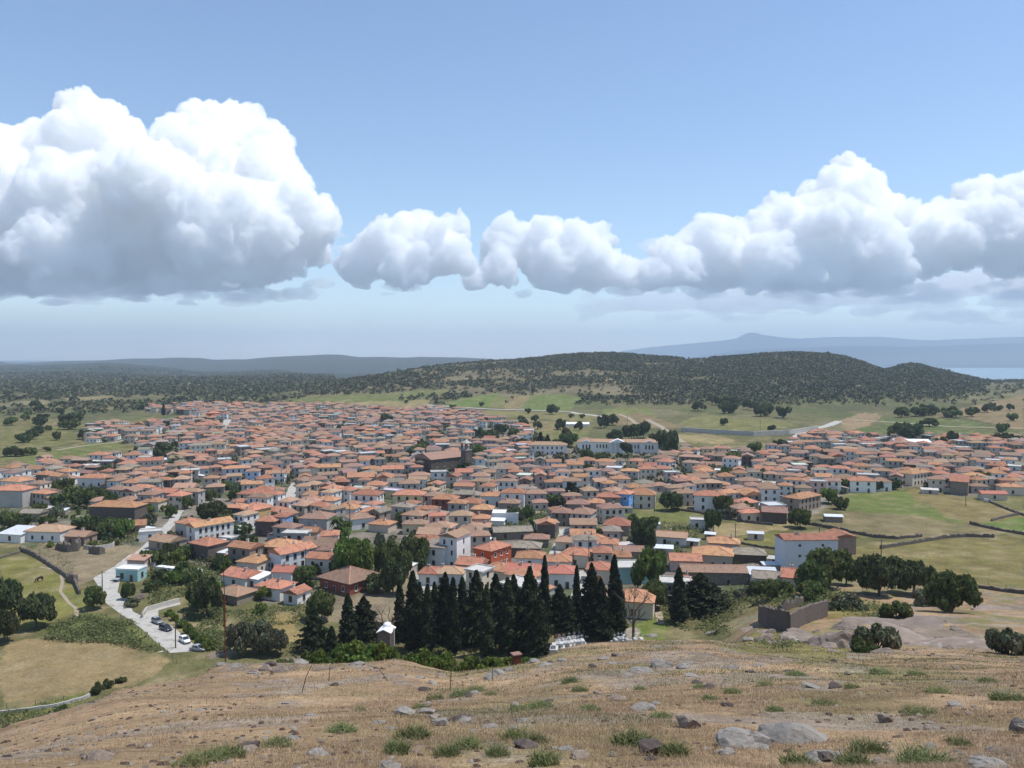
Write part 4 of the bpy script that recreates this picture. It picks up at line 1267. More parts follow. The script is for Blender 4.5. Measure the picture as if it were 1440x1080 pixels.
# ---------------------------------------------------------------- school, church, cemetery chapel
def big_school():
    c = flat(870, 637)
    c.y += 7
    root = link('school_building', None, None, c, R(-6))
    b = MB()
    b.box(-27, 27, -5, 5, -1, 7.6, 0)
    for s in (-1, 1):
        b.box(s * 23 - 6.5, s * 23 + 6.5, -8.5, 5.4, -1, 8.0, 0)
    b.box(-6, 6, -8, -5.003, -1, 1.2, 0)
    link('wall', b.data('wall', [WALL['white']]), root)
    b = MB()
    roof_geo(b, 54, 10, 7.6, 'hip', R(19), 0.5)
    link('roof', b.data('roof', [ROOFM['faded']]), root)
    for s in (-1, 1):
        b = MB()
        roof_geo(b, 13, 13.9, 8.0, 'hip', R(20), 0.5)
        ro = link('roof', b.data('roof', [ROOFM['faded']]), root, (s * 23, -1.55, 0.003))
        b = MB()
        b.raw([(-3.4, -8.9, 8.0), (3.4, -8.9, 8.0), (0, -8.9, 9.8), (-3.4, -7.6, 8.0), (3.4, -7.6, 8.0), (0, -7.6, 9.8)], [(0, 1, 2), (3, 5, 4), (0, 2, 5, 3), (1, 4, 5, 2), (0, 3, 4, 1)], 0)
        link('pediment', b.data('pediment', [M_WHITE]), root, (s * 23, 0, 0))
    b = MB()
    b.raw([(-6.4, -8.3, 7.6), (6.4, -8.3, 7.6), (0, -8.3, 10.4), (-6.4, -2, 7.6), (6.4, -2, 7.6), (0, -2, 10.4)], [(0, 1, 2), (3, 5, 4), (0, 2, 5, 3), (1, 4, 5, 2), (0, 3, 4, 1)], 0)
    link('pediment', b.data('pediment', [M_WHITE]), root)
    for k in range(4):
        b = MB()
        x = -5.1 + k * 3.4
        b.tube([(x, -7.4, 1.2), (x, -7.4, 7.0)], [0.5, 0.4], 10)
        b.box(x - .65, x + .65, -8.05, -6.75, 7.0, 7.6)
        link('column', b.data('column', [M_WHITE]), root)
    for s in (-1, 1):
        for k in range(3):
            link('window', WINM['w'], root, (s * 23 - 2.4 + 2.4 * k, -8.501, 4.6), None, (1.1, 1, 3.0))
        for k in range(4):
            link('window', WINM['w'], root, (s * (8.2 + 2.3 * k), -5.001, 4.6), None, (1.0, 1, 2.8))
    for o in list(root.children):
        if o.name.startswith('window'):
            link('pane', PANEM, o)
    tag(root, 'grand white school with three pediments, columns and faded tile roof before the pines', 'school')
    HOUSES.append(dict(o=root, x=c.x, y=c.y, r=30, W=54, D=17, H=8, wall='white', roof='faded', kind='hip', label='x', rot=0))
big_school()

def church():
    c = flat(617, 664)
    c.y += 12
    root = link('church', None, None, c, R(-48))
    b = MB()
    wall_geo(b, 17, 27, 8.0, 'gable', R(21))
    # rounded apse on the gable end
    n = 12
    pts = [(-4.5 * math.cos(math.pi * i / n), -13.5 - 4.5 * math.sin(math.pi * i / n)) for i in range(n + 1)]
    b.raw([(x, y, -1) for x, y in pts] + [(x, y, 6.2) for x, y in pts] + [(0, -13.5, 8.2)],
          [(i, i + 1, n + 2 + i, n + 1 + i) for i in range(n)] + [(n + 1 + i, n + 2 + i, 2 * n + 2) for i in range(n)], 0)
    link('wall', b.data('wall', [WALL['dark stone']]), root)
    b = MB()
    roof_geo(b, 17, 27, 8.0, 'gable', R(21), 0.6)
    link('roof', b.data('roof', [ROOFM['brown']]), root)
    for k in range(4):
        wo = link('window', WINM['g'], root, (8.501, -9 + 6 * k, 4.6), (0, 0, math.pi / 2), (1.0, 1, 2.4))
        link('pane', PANEM, wo)
    t = flat(655, 664)
    inv = root.matrix_world
    root_rot = R(-48)
    d = Vector((t.x - c.x, t.y + 6 - c.y, 0))
    lx = d.x * math.cos(-root_rot) - d.y * math.sin(-root_rot)
    ly = d.x * math.sin(-root_rot) + d.y * math.cos(-root_rot)
    b = MB()
    h = 2.4
    b.box(-h, h, -h, h, -1, 13, 0)
    b.box(-h - .25, h + .25, -h - .25, h + .25, 13, 13.5, 1)
    for sx in (-1, 1):
        for sy in (-1, 1):
            b.box(sx * h - (0.9 if sx > 0 else 0), sx * h + (0 if sx > 0 else 0.9), sy * h - (0.9 if sy > 0 else 0), sy * h + (0 if sy > 0 else 0.9), 13.5, 17.2, 0)
    b.box(-h - .3, h + .3, -h - .3, h + .3, 17.2, 17.7, 1)
    b.raw([(-h, -h, 17.7), (h, -h, 17.7), (h, h, 17.7), (-h, h, 17.7), (0, 0, 19.6)], [(0, 1, 4), (1, 2, 4), (2, 3, 4), (3, 0, 4)], 1)
    tw = link('bell_tower', b.data('bell_tower', [WALL['dark stone'], M_FRAME_G]), root, (lx, ly, 0))
    b = MB()
    b.tube([(0, 0, 14.6), (0, 0, 15.2), (0, 0, 15.9), (0, 0, 17.3)], [0.75, 0.6, 0.3, 0.04], 10)
    link('bell', b.data('bell', [M_METAL], True), tw)
    for k, (x, y, a) in enumerate(((0, -h - .001, 0), (h + .001, 0, math.pi / 2))):
        link('window', WINM['g'], tw, (x, y, 8.6), (0, 0, a), (0.8, 1, 1.8))
    tag(root, 'dark stone church with brown roof and square bell tower in the middle of the village', 'church')
    HOUSES.append(dict(o=root, x=c.x, y=c.y, r=16, W=20, D=27, H=8, wall='dark stone', roof='brown', kind='gable', label='x', rot=-48))
    HOUSES.append(dict(o=root, x=t.x, y=t.y + 6, r=5, W=5, D=5, H=19, wall='dark stone', roof='brown', kind='gable', label='x', rot=-48))
church()

# ---------------------------------------------------------------- streets and roads
ROAD_POLYS = [
    [(250, 934), (238, 917), (217, 901), (198, 883), (173, 866), (149, 848), (143, 832), (131, 813), (160, 797), (182, 780), (198, 776), (204, 780), (190, 790), (171, 797), (169, 816), (165, 833), (180, 842), (187, 860), (199, 866),
     (206, 858), (252, 845), (254, 850), (223, 858), (222, 874), (241, 880), (267, 901), (287, 921), (279, 930)],
]
STREETS = [  # centre lines in picture coordinates, width in metres, colour key
    ([(196, 779), (214, 763), (230, 748), (243, 733), (252, 718)], 4.2, 'road'),
    ([(404, 716), (407, 702), (411, 690), (414, 680)], 5.0, 'road'),
    ([(770, 800), (779, 780), (787, 764), (793, 750), (790, 744)], 4.0, 'road'),
    ([(806, 708), (816, 700), (826, 690), (832, 680)], 4.0, 'road'),
    ([(812, 860), (816, 835), (820, 815), (826, 803)], 5.0, 'road'),
    ([(560, 795), (572, 800), (590, 815), (600, 830)], 4.5, 'road'),
    ([(640, 838), (660, 838), (690, 842)], 8.0, 'road'),
    ([(317, 606), (319, 598), (321, 590)], 9.0, 'road'),
    ([(600, 570), (690, 576), (760, 578), (802, 580), (850, 586)], 9.0, 'road'),
    ([(1106, 624), (1130, 608), (1150, 602), (1166, 598), (1180, 592)], 9.0, 'road'),
    ([(1200, 590), (1260, 594), (1340, 600), (1440, 602)], 7.0, 'track'),
    ([(80, 633), (110, 628), (160, 622), (190, 616)], 4.0, 'track'),
    ([(150, 656), (170, 650), (190, 642), (205, 634)], 4.0, 'track'),
    ([(910, 590), (930, 600), (945, 612), (960, 622)], 6.0, 'track'),
    ([(870, 582), (885, 588), (895, 596)], 5.0, 'track'),
    ([(56, 797), (84, 803), (88, 818), (85, 832), (97, 848), (107, 856), (108, 868)], 0.9, 'track'),
    ([(912, 828), (918, 840), (926, 862), (930, 878)], 2.0, 'track'),
]
M_ROAD = noise_mat('pale_concrete_road', (0.36, 0.34, 0.30), (0.47, 0.45, 0.41), 0.5, detail=8, c3=(0.28, 0.255, 0.22), c3scale=0.35, c3lo=0.52)
M_TRACK = noise_mat('dusty_track', (0.27, 0.225, 0.16), (0.35, 0.29, 0.21), 0.5, c3=(0.30, 0.26, 0.2), c3scale=0.3)
ROAD_SEGS = []
def build_roads():
    b = MB()
    b.poly([(p.x, p.y, 0.02) for p in (flat(*q) for q in [(203, 923), (228, 915), (236, 920), (249, 936), (232, 946)])])
    struct(link('pavement', b.data('pavement', [M_CONC])))
    b = MB()
    for poly in ROAD_POLYS:
        pts = [flat(x, y) for x, y in poly]
        b.poly([(p.x, p.y, 0.03) for p in pts])
    bm = bmesh.new()
    vs = [bm.verts.new(p) for p in b.v]
    f = bm.faces.new(vs)
    bmesh.ops.triangulate(bm, faces=[f])
    me = bpy.data.meshes.new('road')
    bm.to_mesh(me)
    bm.free()
    me.materials.append(M_ROAD)
    struct(link('road', me))
    for line, wd, key in STREETS:
        P = []
        for x, y in line:
            p = flat(x, y) if y > 588 else ground(x, y)
            P.append(p)
        # resample and drape
        Q = []
        for i in range(len(P) - 1):
            n = max(2, int((P[i + 1] - P[i]).length / 6))
            for j in range(n):
                Q.append(P[i].lerp(P[i + 1], j / n))
        Q.append(P[-1])
        L, Rr = [], []
        for i, q in enumerate(Q):
            d = Q[min(i + 1, len(Q) - 1)] - Q[max(i - 1, 0)]
            d.z = 0
            nrm = Vector((-d.y, d.x, 0)).normalized()
            ww = wd / 2 * (0.9 + 0.2 * random.random())
            for S, s in ((L, 1), (Rr, -1)):
                v = q + nrm * ww * s
                v.z = h1(v.x, v.y) + (0.045 if q.y < 1000 else 0.7)
                S.append(v)
            ROAD_SEGS.append((q.x, q.y, wd / 2))
        bb = MB()
        n = len(Q)
        bb.raw(L + Rr, [(i, n + i, n + i + 1, i + 1) for i in range(n - 1)])
        nm = 'street' if key == 'road' else 'track'
        struct(link(nm, bb.data(nm, [M_ROAD if key == 'road' else M_TRACK])))
build_roads()
for poly in ROAD_POLYS:
    for x, y in poly:
        p = flat(x, y)
        ROAD_SEGS.append((p.x, p.y, 3))

# ---------------------------------------------------------------- the rest of the village
NO_BUILD = [[(862, 716), (866, 700), (890, 700), (920, 716), (905, 742), (862, 742)], [(858, 780), (925, 780), (930, 850), (858, 850)], [(815, 642), (930, 642), (930, 658), (815, 660)], [(742, 632), (815, 632), (815, 660), (742, 660)], [(580, 660), (665, 655), (665, 675), (590, 678)], [(740, 690), (800, 686), (806, 708), (745, 706)], [(430, 850), (455, 825), (560, 798), (600, 830), (580, 885), (440, 880)], [(860, 714), (900, 700), (1000, 724), (1000, 740), (900, 740)],
            [(276, 700), (326, 694), (330, 740), (276, 735)], [(85, 685), (160, 685), (170, 712), (85, 715)], [(125, 738), (190, 738), (190, 765), (125, 765)], [(470, 755), (600, 750), (600, 815), (470, 815)],
            [(880, 735), (1000, 738), (940, 800), (885, 800)], [(700, 720), (790, 715), (750, 756), (700, 745)], [(200, 790), (310, 770), (320, 860), (215, 850)], [(850, 600), (960, 600), (960, 642), (815, 642), (815, 615)],
            [(645, 640), (672, 640), (672, 665), (645, 665)], [(660, 600), (730, 605), (720, 628), (665, 622)], [(1100, 700), (1200, 690), (1190, 745), (1110, 745)], [(205, 645), (260, 625), (262, 640), (210, 660)],
            [(745, 612), (815, 612), (815, 632), (745, 632)], [(0, 700), (40, 715), (40, 745), (0, 745)], [(590, 612), (610, 612), (610, 634), (575, 640)]]
WK = ['white', 'cream', 'beige', 'grey', 'stone', 'pink', 'yellow', 'dark stone', 'pale blue', 'brown']
WP = [0.22, 0.25, 0.21, 0.12, 0.11, 0.025, 0.02, 0.02, 0.01, 0.015]
RK = ['orange', 'faded', 'brown', 'grey']
RP = [0.41, 0.33, 0.17, 0.09]
def scatter_town():
    rg = np.random.default_rng(23)
    out = []
    cells = {}
    def near_list(x, y, rad):
        for ix in range(int((x - rad) // 20), int((x + rad) // 20) + 1):
            for iy in range(int((y - rad) // 20), int((y + rad) // 20) + 1):
                yield from cells.get((ix, iy), ())
    def put(x, y, r):
        cells.setdefault((int(x // 20), int(y // 20)), []).append((x, y, r))
    for h in HOUSES:
        put(h['x'], h['y'], max(h['W'], h['D']) * 0.52)
    for x, y, r in ROAD_SEGS:
        put(x, y, r * 0.9)
    n = 60000
    Y = 215 + (1290 - 215) * rg.random(n)
    X = (rg.random(n) * 2 - 1) * 0.70 * Y
    px, py = project(np.stack([X, Y, np.zeros(n)], 1))
    ok = town_mask(px, py)
    for q in NO_BUILD:
        ok &= ~in_poly(px, py, q)
    for i in np.nonzero(ok)[0]:
        x, y = X[i], Y[i]
        if (y < 375 and px[i] < 340) or (y < 340 and rg.random() > 0.2):
            continue
        W, D = rg.uniform(5.8, 10.8), rg.uniform(5.5, 9.0)
        if rg.random() < 0.14:
            W *= 1.4
        r = max(W, D) * 0.5
        if y > 250 and fbm(x / 27, y / 36, 301, 2) < 0.455 and rg.random() > 0.12:
            continue
        if any((x - a) ** 2 + (y - b) ** 2 < (r + c + (-0.3 if y < 480 else 0.5)) ** 2 for a, b, c in near_list(x, y, r + 32)):
            continue
        put(x, y, r)
        ang = (fbm(x / 110, y / 110, 303, 2) - 0.5) * 130 + rg.normal() * 7
        ang = (ang + 45) % 90 - 45
        st = 2 if rg.random() < 0.62 else 1
        H = (6.2 if st == 2 else 3.7) + rg.uniform(-0.4, 0.5)
        wk = WK[rg.choice(len(WK), p=WP)]
        rk = RK[rg.choice(len(RK), p=RP)]
        if wk == 'dark stone' and rk == 'grey':
            rk = 'brown'
        kd = 'hip' if rg.random() < 0.74 else 'gable'
        if rg.random() < 0.07:
            kd, rk = 'flat', 'concrete'
        out.append(dict(x=x, y=y, W=W, D=D, rot=ang, H=H, st=st, wall=wk, roof=rk, kind=kd, size=H * W / y ** 2))
    return out
TOWN_H = scatter_town()
TOWN_H.sort(key=lambda h: -h['size'])
N_IND = 298 - len(HOUSES)
print('town houses', len(TOWN_H), 'hand', len(HOUSES))
for i, h in enumerate(TOWN_H[:N_IND]):
    cols = max(2, int(h['W'] / 3.2))
    side = max(1, int(h['D'] / 3.6))
    make_house((h['x'], h['y'], h1(h['x'], h['y']) - 0.02), h['W'], h['D'], h['rot'], h['H'], h['wall'], h['roof'], h['kind'], (cols, h['st']), (side, h['st']) if h['rot'] < 8 else None,
               (side, h['st']) if h['rot'] > 8 else None, pitch=19 + 5 * random.random(), near=False, chimney=random.random() < 0.6, seed=500 + i, win=random.choice(['w', 'b', 'b', 'g']), door=True,
               annex=(random.uniform(2.4, 4), random.uniform(3, 5.5), random.uniform(2.1, 2.7), random.choice(['faded', 'metal', 'brown', 'orange', 'concrete', 'grey']), random.choice([-1, 1])) if random.random() < 0.34 else None,
               balcony=(h['W'] * 0.55, h['H'] / 2 - .05) if h['st'] == 2 and random.random() < 0.25 else None)

# the hundreds of smaller-looking houses beyond: one mass
WALL_RGB = {'white': (.72, .71, .68), 'cream': (.64, .57, .45), 'beige': (.54, .46, .37), 'grey': (.40, .38, .36), 'stone': (.27, .23, .19), 'pink': (.55, .39, .33), 'yellow': (.64, .54, .32), 'dark stone': (.13, .105, .09),
            'pale blue': (.53, .60, .70), 'brown': (.33, .24, .2)}
ROOF_RGB = {'concrete': (.5, .49, .46), 'orange': (.335, .172, .112), 'faded': (.30, .19, .135), 'brown': (.235, .16, .125), 'grey': (.25, .21, .17)}
def far_town():
    V, F, C = [], [], []
    rg = np.random.default_rng(5)
    for h in TOWN_H[N_IND:]:
        b = MB()
        pr = R(20)
        wall_geo(b, h['W'], h['D'], h['H'], h['kind'], pr, 0)
        roof_geo(b, h['W'], h['D'], h['H'], h['kind'], pr, 0.45, 1)
        fh = h['H'] / h['st']
        for face, L, off in (('f', h['W'], h['D'] / 2), ('r', h['D'], h['W'] / 2), ('l', h['D'], h['W'] / 2)):
            n = max(1, int(L / 3.2))
            for r_ in range(h['st']):
                for c in range(n):
                    u = -L / 2 + (c + 0.5) / n * L
                    z = r_ * fh + 1.7
                    q = [(u - .5, -off - .05, z - .7), (u + .5, -off - .05, z - .7), (u + .5, -off - .05, z + .7), (u - .5, -off - .05, z + .7)]
                    if face == 'r':
                        q = [(-y_, x_, z_) for x_, y_, z_ in q]
                    elif face == 'l':
                        q = [(y_, -x_, z_) for x_, y_, z_ in q]
                    b.poly(q, 2)
        a = R(h['rot'])
        ca, sa = math.cos(a), math.sin(a)
        wc = np.array(WALL_RGB[h['wall']]) * rg.uniform(0.85, 1.12)
        rc = np.array(ROOF_RGB[h['roof']]) * rg.uniform(0.82, 1.18) * (1 + rg.normal(size=3) * 0.05)
        v = np.array(b.v)
        z0 = h1(h['x'], h['y'])
        v = np.stack([h['x'] + v[:, 0] * ca - v[:, 1] * sa, h['y'] + v[:, 0] * sa + v[:, 1] * ca, z0 + v[:, 2]], 1)
        base = sum(len(x) for x in V)
        cc = np.zeros((len(v), 3))
        for f, m_ in zip(b.f, b.m):
            F.append(tuple(base + i for i in f))
            cc[list(f)] = wc if m_ == 0 else rc if m_ == 1 else (0.04, 0.04, 0.045)
        V.append(v)
        C.append(cc)
    me = mesh_data('far_village_houses', np.concatenate(V), F, [tint_mat('far_masonry')], None, False, np.concatenate(C))
    o = struct(link('far_village_houses', me), 'stuff')
    o['label'] = 'mass of small orange roofed houses filling the far end of the village'
far_town()
# ---------------------------------------------------------------- trees and shrubs
def leaf_mat(name, col, trans=0.32, rand=0.2, hue=0.015):
    m, nt, b = new_mat(name)
    b.inputs['Roughness'].default_value = 0.75
    b.inputs['Specular IOR Level'].default_value = 0.12
    at_ = N(nt, 'ShaderNodeAttribute', attribute_name='tint')
    mx = N(nt, 'ShaderNodeMix', data_type='RGBA', blend_type='MULTIPLY')
    mx.inputs['Factor'].default_value = 1.0
    mx.inputs['A'].default_value = (*col, 1)
    nt.links.new(at_.outputs['Color'], mx.inputs['B'])
    oi = N(nt, 'ShaderNodeObjectInfo')
    r1 = N(nt, 'ShaderNodeMapRange')
    r1.inputs[3].default_value = 1 - rand
    r1.inputs[4].default_value = 1 + rand
    nt.links.new(oi.outputs['Random'], r1.inputs[0])
    mth = N(nt, 'ShaderNodeMath', operation='MULTIPLY')
    mth.inputs[1].default_value = 5.77
    nt.links.new(oi.outputs['Random'], mth.inputs[0])
    fr = N(nt, 'ShaderNodeMath', operation='FRACT')
    nt.links.new(mth.outputs[0], fr.inputs[0])
    r2 = N(nt, 'ShaderNodeMapRange')
    r2.inputs[3].default_value = 0.5 - hue
    r2.inputs[4].default_value = 0.5 + hue
    nt.links.new(fr.outputs[0], r2.inputs[0])
    hs = N(nt, 'ShaderNodeHueSaturation')
    nt.links.new(r1.outputs[0], hs.inputs['Value'])
    nt.links.new(r2.outputs[0], hs.inputs['Hue'])
    nt.links.new(mx.outputs['Result'], hs.inputs['Color'])
    nt.links.new(hs.outputs['Color'], b.inputs['Base Color'])
    tr = N(nt, 'ShaderNodeBsdfTranslucent')
    nt.links.new(hs.outputs['Color'], tr.inputs[0])
    ms = N(nt, 'ShaderNodeMixShader')
    ms.inputs[0].default_value = trans
    nt.links.new(b.outputs[0], ms.inputs[1])
    nt.links.new(tr.outputs[0], ms.inputs[2])
    nt.links.new(ms.outputs[0], nt.nodes['Material Output'].inputs['Surface'])
    return m

LEAF = {
    'green': leaf_mat('green_leaves', (0.105, 0.138, 0.048)),
    'bright': leaf_mat('bright_green_leaves', (0.135, 0.19, 0.048), 0.35, 0.12),
    'lime': leaf_mat('lime_green_leaves', (0.17, 0.31, 0.035), 0.35, 0.05),
    'dark': leaf_mat('dark_oak_leaves', (0.074, 0.096, 0.042), 0.25),
    'olive': leaf_mat('grey_olive_leaves', (0.135, 0.148, 0.092), 0.2, 0.15),
    'cypress': leaf_mat('black_green_cypress_needles', (0.028, 0.039, 0.018), 0.08, 0.35),
    'weed': leaf_mat('weed_green', (0.165, 0.185, 0.078), 0.3, 0.15),
}
M_BARK = noise_mat('grey_brown_bark', (0.085, 0.068, 0.052), (0.14, 0.115, 0.09), 2.0, rand=0.2, bump=0.05)

def cards(P, Nrm, size, rg, tone, elong=1.0):
    """pointed leaf-sprays at points P facing roughly Nrm"""
    n = len(P)
    Nn = Nrm + rg.normal(size=(n, 3)) * 0.75
    Nn /= np.linalg.norm(Nn, axis=1, keepdims=True) + 1e-9
    a = rg.normal(size=(n, 3))
    U = np.cross(Nn, a)
    U /= np.linalg.norm(U, axis=1, keepdims=True) + 1e-9
    Vv = np.cross(Nn, U)
    s = (size * rg.uniform(0.6, 1.35, n))[:, None]
    bend = Nn * s * 0.25
    q = np.stack([P - U * s * elong, P - Vv * s * 0.75 + bend, P + U * s * elong, P + Vv * s * 0.75 + bend], 1).reshape(-1, 3)
    f = np.arange(n * 4).reshape(n, 4)
    c = np.repeat(tone, 4, 0)
    return q, f, c

def blob_crown(name, n, size, seed, nblob=18, flatb=0.25, dome=1.0):
    rg = np.random.default_rng(seed)
    B = []
    for k in range(nblob):
        th = rg.uniform(0, 2 * math.pi)
        rr = math.sqrt(rg.random()) * 0.72
        zc = flatb + (1 - flatb) * rg.uniform(0.12, 0.82) * (1 - 0.55 * rr * rr) * dome
        B.append((rr * math.cos(th), rr * math.sin(th), zc, rg.uniform(0.13, 0.33)))
    B = np.array(B)
    k = rg.choice(nblob, n, p=(B[:, 3] ** 2) / (B[:, 3] ** 2).sum())
    d = rg.normal(size=(n, 3))
    d /= np.linalg.norm(d, axis=1, keepdims=True)
    r = B[k, 3] * (1.05 - 0.45 * rg.random(n) ** 2)
    P = B[k, :3] + d * r[:, None] * np.array([1, 1, 0.72])
    P[:, 2] = np.maximum(P[:, 2], 0.02)
    clump = rg.uniform(0.78, 1.25, nblob)[k]
    warm = rg.uniform(0.9, 1.15, nblob)[k]
    t = clump * rg.uniform(0.75, 1.3, n)
    tone = np.stack([t * warm, t, t * rg.uniform(0.8, 1.1, n)], 1)
    q, f, c = cards(P, d, size, rg, tone)
    return mesh_data(name, q, f, [LEAF['green']], None, False, c)

def column_crown(name, h, w, n, size, seed, ragged=0.24, slim=True):
    rg = np.random.default_rng(seed)
    z = rg.random(n) ** 1.1
    prof = (1 - z) ** 0.62 * np.minimum(1, 0.45 + z * 4.0) if slim else (1 - z) ** 0.85 * np.minimum(1, 0.55 + z * 5)
    th = rg.uniform(0, 2 * math.pi, n)
    lump = 1 + ragged * np.sin(th * 3 + z * 23 + seed) * 0.8 + ragged * np.sin(th * 5 - z * 41)
    if not slim:
        lump *= 1 + 0.22 * np.sign(np.sin(z * 46 + th * 2)) * rg.random(n)
    r = w / 2 * prof * lump * (1.0 - 0.6 * rg.random(n) ** 2.2)
    P = np.stack([r * np.cos(th), r * np.sin(th), h * (0.03 + 0.97 * z)], 1)
    nr = np.stack([np.cos(th), np.sin(th), np.full(n, 0.5)], 1)
    t = rg.uniform(0.6, 1.5, n)
    tone = np.stack([t, t, t * rg.uniform(0.8, 1.1, n)], 1)
    q, f, c = cards(P, nr, size, rg, tone, 1.3)
    return mesh_data(name, q, f, [LEAF['cypress']], None, False, c)

def trunk_mesh(name, seed, h=1.0, limbs=5, r=0.05, lean=0.1):
    rg = random.Random(seed)
    b = MB()
    top = (rg.uniform(-lean, lean), rg.uniform(-lean, lean), h * 0.55)
    b.tube([(0, 0, -0.06), (0, 0, 0.03), (top[0] * .4, top[1] * .4, h * 0.22), top], [r * 1.6, r * 1.1, r * 0.9, r * 0.6], 7)
    for k in range(limbs):
        a = 2 * math.pi * k / limbs + rg.uniform(-.4, .4)
        s = h * rg.uniform(0.2, 0.42)
        l = rg.uniform(0.45, 0.75)
        p0 = (top[0] * s / top[2], top[1] * s / top[2], s)
        b.tube([p0, (p0[0] + .45 * l * math.cos(a), p0[1] + .45 * l * math.sin(a), s + .2), (p0[0] + l * math.cos(a), p0[1] + l * math.sin(a), min(0.92, s + 0.42))], [r * .55, r * .35, r * .12], 5)
    return b.data(name, [M_BARK], True)

CROWN = {
    'near': [blob_crown('crown', 3600, 0.082, s, 34) for s in (1, 2, 3)],
    'mid': [blob_crown('crown', 1000, 0.135, s, 22) for s in (11, 12, 13)],
    'far': [blob_crown('crown', 300, 0.22, s, 10) for s in (21, 22)],
    'bush': [blob_crown('foliage', 1500, 0.10, s, 16, 0.02, 0.9) for s in (31, 32, 33)],
    'smallbush': [blob_crown('foliage', 380, 0.17, s, 9, 0.02, 0.9) for s in (41, 42)],
    'slim': [column_crown('crown', 20, 3.6, 5200, 0.26, s) for s in (51, 52, 53)],
    'conifer': [column_crown('crown', 18, 9.0, 6500, 0.42, s, 0.42, False) for s in (61, 62, 63)],
    'farslim': [column_crown('crown', 14, 4.0, 500, 0.8, 71)],
}
TRUNK = [trunk_mesh('trunk', s) for s in (1, 2, 3)]
TRUNK_LEAN = trunk_mesh('trunk', 9, lean=0.3)
b_ = MB()
b_.tube([(0, 0, -.8), (0, 0, 1), (0, 0, 12)], [.34, .28, .08], 7)
TRUNK_C = b_.data('trunk', [M_BARK], True)
b_ = MB()
for k_ in range(5):
    a_ = k_ * 1.257
    b_.tube([(0, 0, -.1), (.25 * math.cos(a_), .25 * math.sin(a_), .25), (.55 * math.cos(a_), .55 * math.sin(a_), .55)], [.035, .025, .01], 5)
STEMS = b_.data('stem', [M_BARK], True)

TREES = []
def place(kind, pos, w, h, leaf=None, label=None, name=None, cat='tree', group='trees', lean=False, rotz=None):
    rz = random.uniform(0, 6.28) if rotz is None else rotz
    me = random.choice(CROWN[kind])
    if kind in ('slim', 'conifer', 'farslim'):
        H0, W0 = {'slim': (20, 3.6), 'conifer': (18, 9.0), 'farslim': (14, 4.0)}[kind]
        root = link(name or ('cypress_tree' if kind != 'conifer' else 'conifer_tree'), None, None, pos, (0, 0, rz), (w / W0, w / W0, h / H0))
        c = link('crown', me, root)
        link('trunk', TRUNK_C, root)
    elif kind in ('bush', 'smallbush'):
        root = link(name or 'bush', None, None, pos, (0, 0, rz), (w / 2, w / 2, h))
        c = link('foliage', me, root)
        link('stem', STEMS, root)
    else:
        root = link(name or 'broadleaf_tree', None, None, pos, (0, 0, rz), (w / 2, w / 2, h))
        c = link('crown', me, root)
        link('trunk', TRUNK_LEAN if lean else random.choice(TRUNK), root)
    if leaf:
        c.material_slots[0].link = 'OBJECT'
        c.material_slots[0].material = LEAF[leaf]
    if label:
        tag(root, label, cat, group)
    else:
        root['category'] = cat
        root['group'] = group
    TREES.append(dict(o=root, x=pos[0], y=pos[1], w=w, h=h, kind=kind, leaf=leaf or 'cypress', label=label, cat=cat, group=group))
    return root

def tree(px, py, w, h, leaf='green', kind='near', label=None, on='g', **k):
    p = flat(px, py) if on == 'f' else ground(px, py)
    p.z = h1(p.x, p.y) - 0.05
    return place(kind, p, w, h, leaf, label, **k)

# cypresses of the cemetery: picture x, picture y of the tip, depth, width, kind
CYP = [(489, 834, 196, 4.4, 'slim'), (511, 839, 200, 8.0, 'conifer'), (442, 857, 192, 7.5, 'conifer'), (466, 880, 188, 3.4, 'slim'), (562, 816, 198, 3.6, 'slim'), (580, 803, 192, 5.0, 'slim'), (590, 818, 200, 3.6, 'slim'),
       (601, 821, 190, 4.0, 'slim'), (611, 818, 203, 3.4, 'slim'), (626, 806, 198, 7.0, 'conifer'), (637, 812, 190, 3.8, 'slim'), (650, 811, 202, 4.2, 'slim'), (670, 803, 196, 8.2, 'conifer'), (684, 822, 188, 4.0, 'slim'),
       (697, 808, 200, 7.4, 'conifer'), (714, 812, 190, 5.0, 'slim'), (722, 809, 204, 7.6, 'conifer'), (745, 798, 192, 8.6, 'conifer'), (766, 781, 206, 3.4, 'slim'), (757, 838, 186, 5.4, 'conifer'), (787, 822, 208, 6.8, 'conifer'),
       (800, 838, 204, 5.0, 'conifer'), (811, 795, 212, 3.0, 'slim'), (832, 793, 206, 7.4, 'conifer'), (845, 814, 198, 6.6, 'conifer'), (864, 780, 204, 4.4, 'slim'), (872, 815, 202, 3.6, 'slim'), (955, 798, 212, 5.0, 'slim'),
       (985, 806, 222, 12.5, 'conifer'), (1003, 820, 224, 9.0, 'conifer')]
for px, pt, Y, wd, kd in CYP:
    k, dy = krow(900)
    x = (px - 720) / F_PX * Y * 1.02 * (1.0 / (math.cos(PITCH) + (540 - pt) / F_PX * math.sin(PITCH))) / 1.02
    z = h1(x, Y)
    top = CAM_Z + krow(pt)[0] * Y
    place(kd, (x, Y, z - 0.1), wd, top - z, 'cypress', cat='cypress' if kd == 'slim' else 'conifer', group='cemetery cypresses')

T = tree
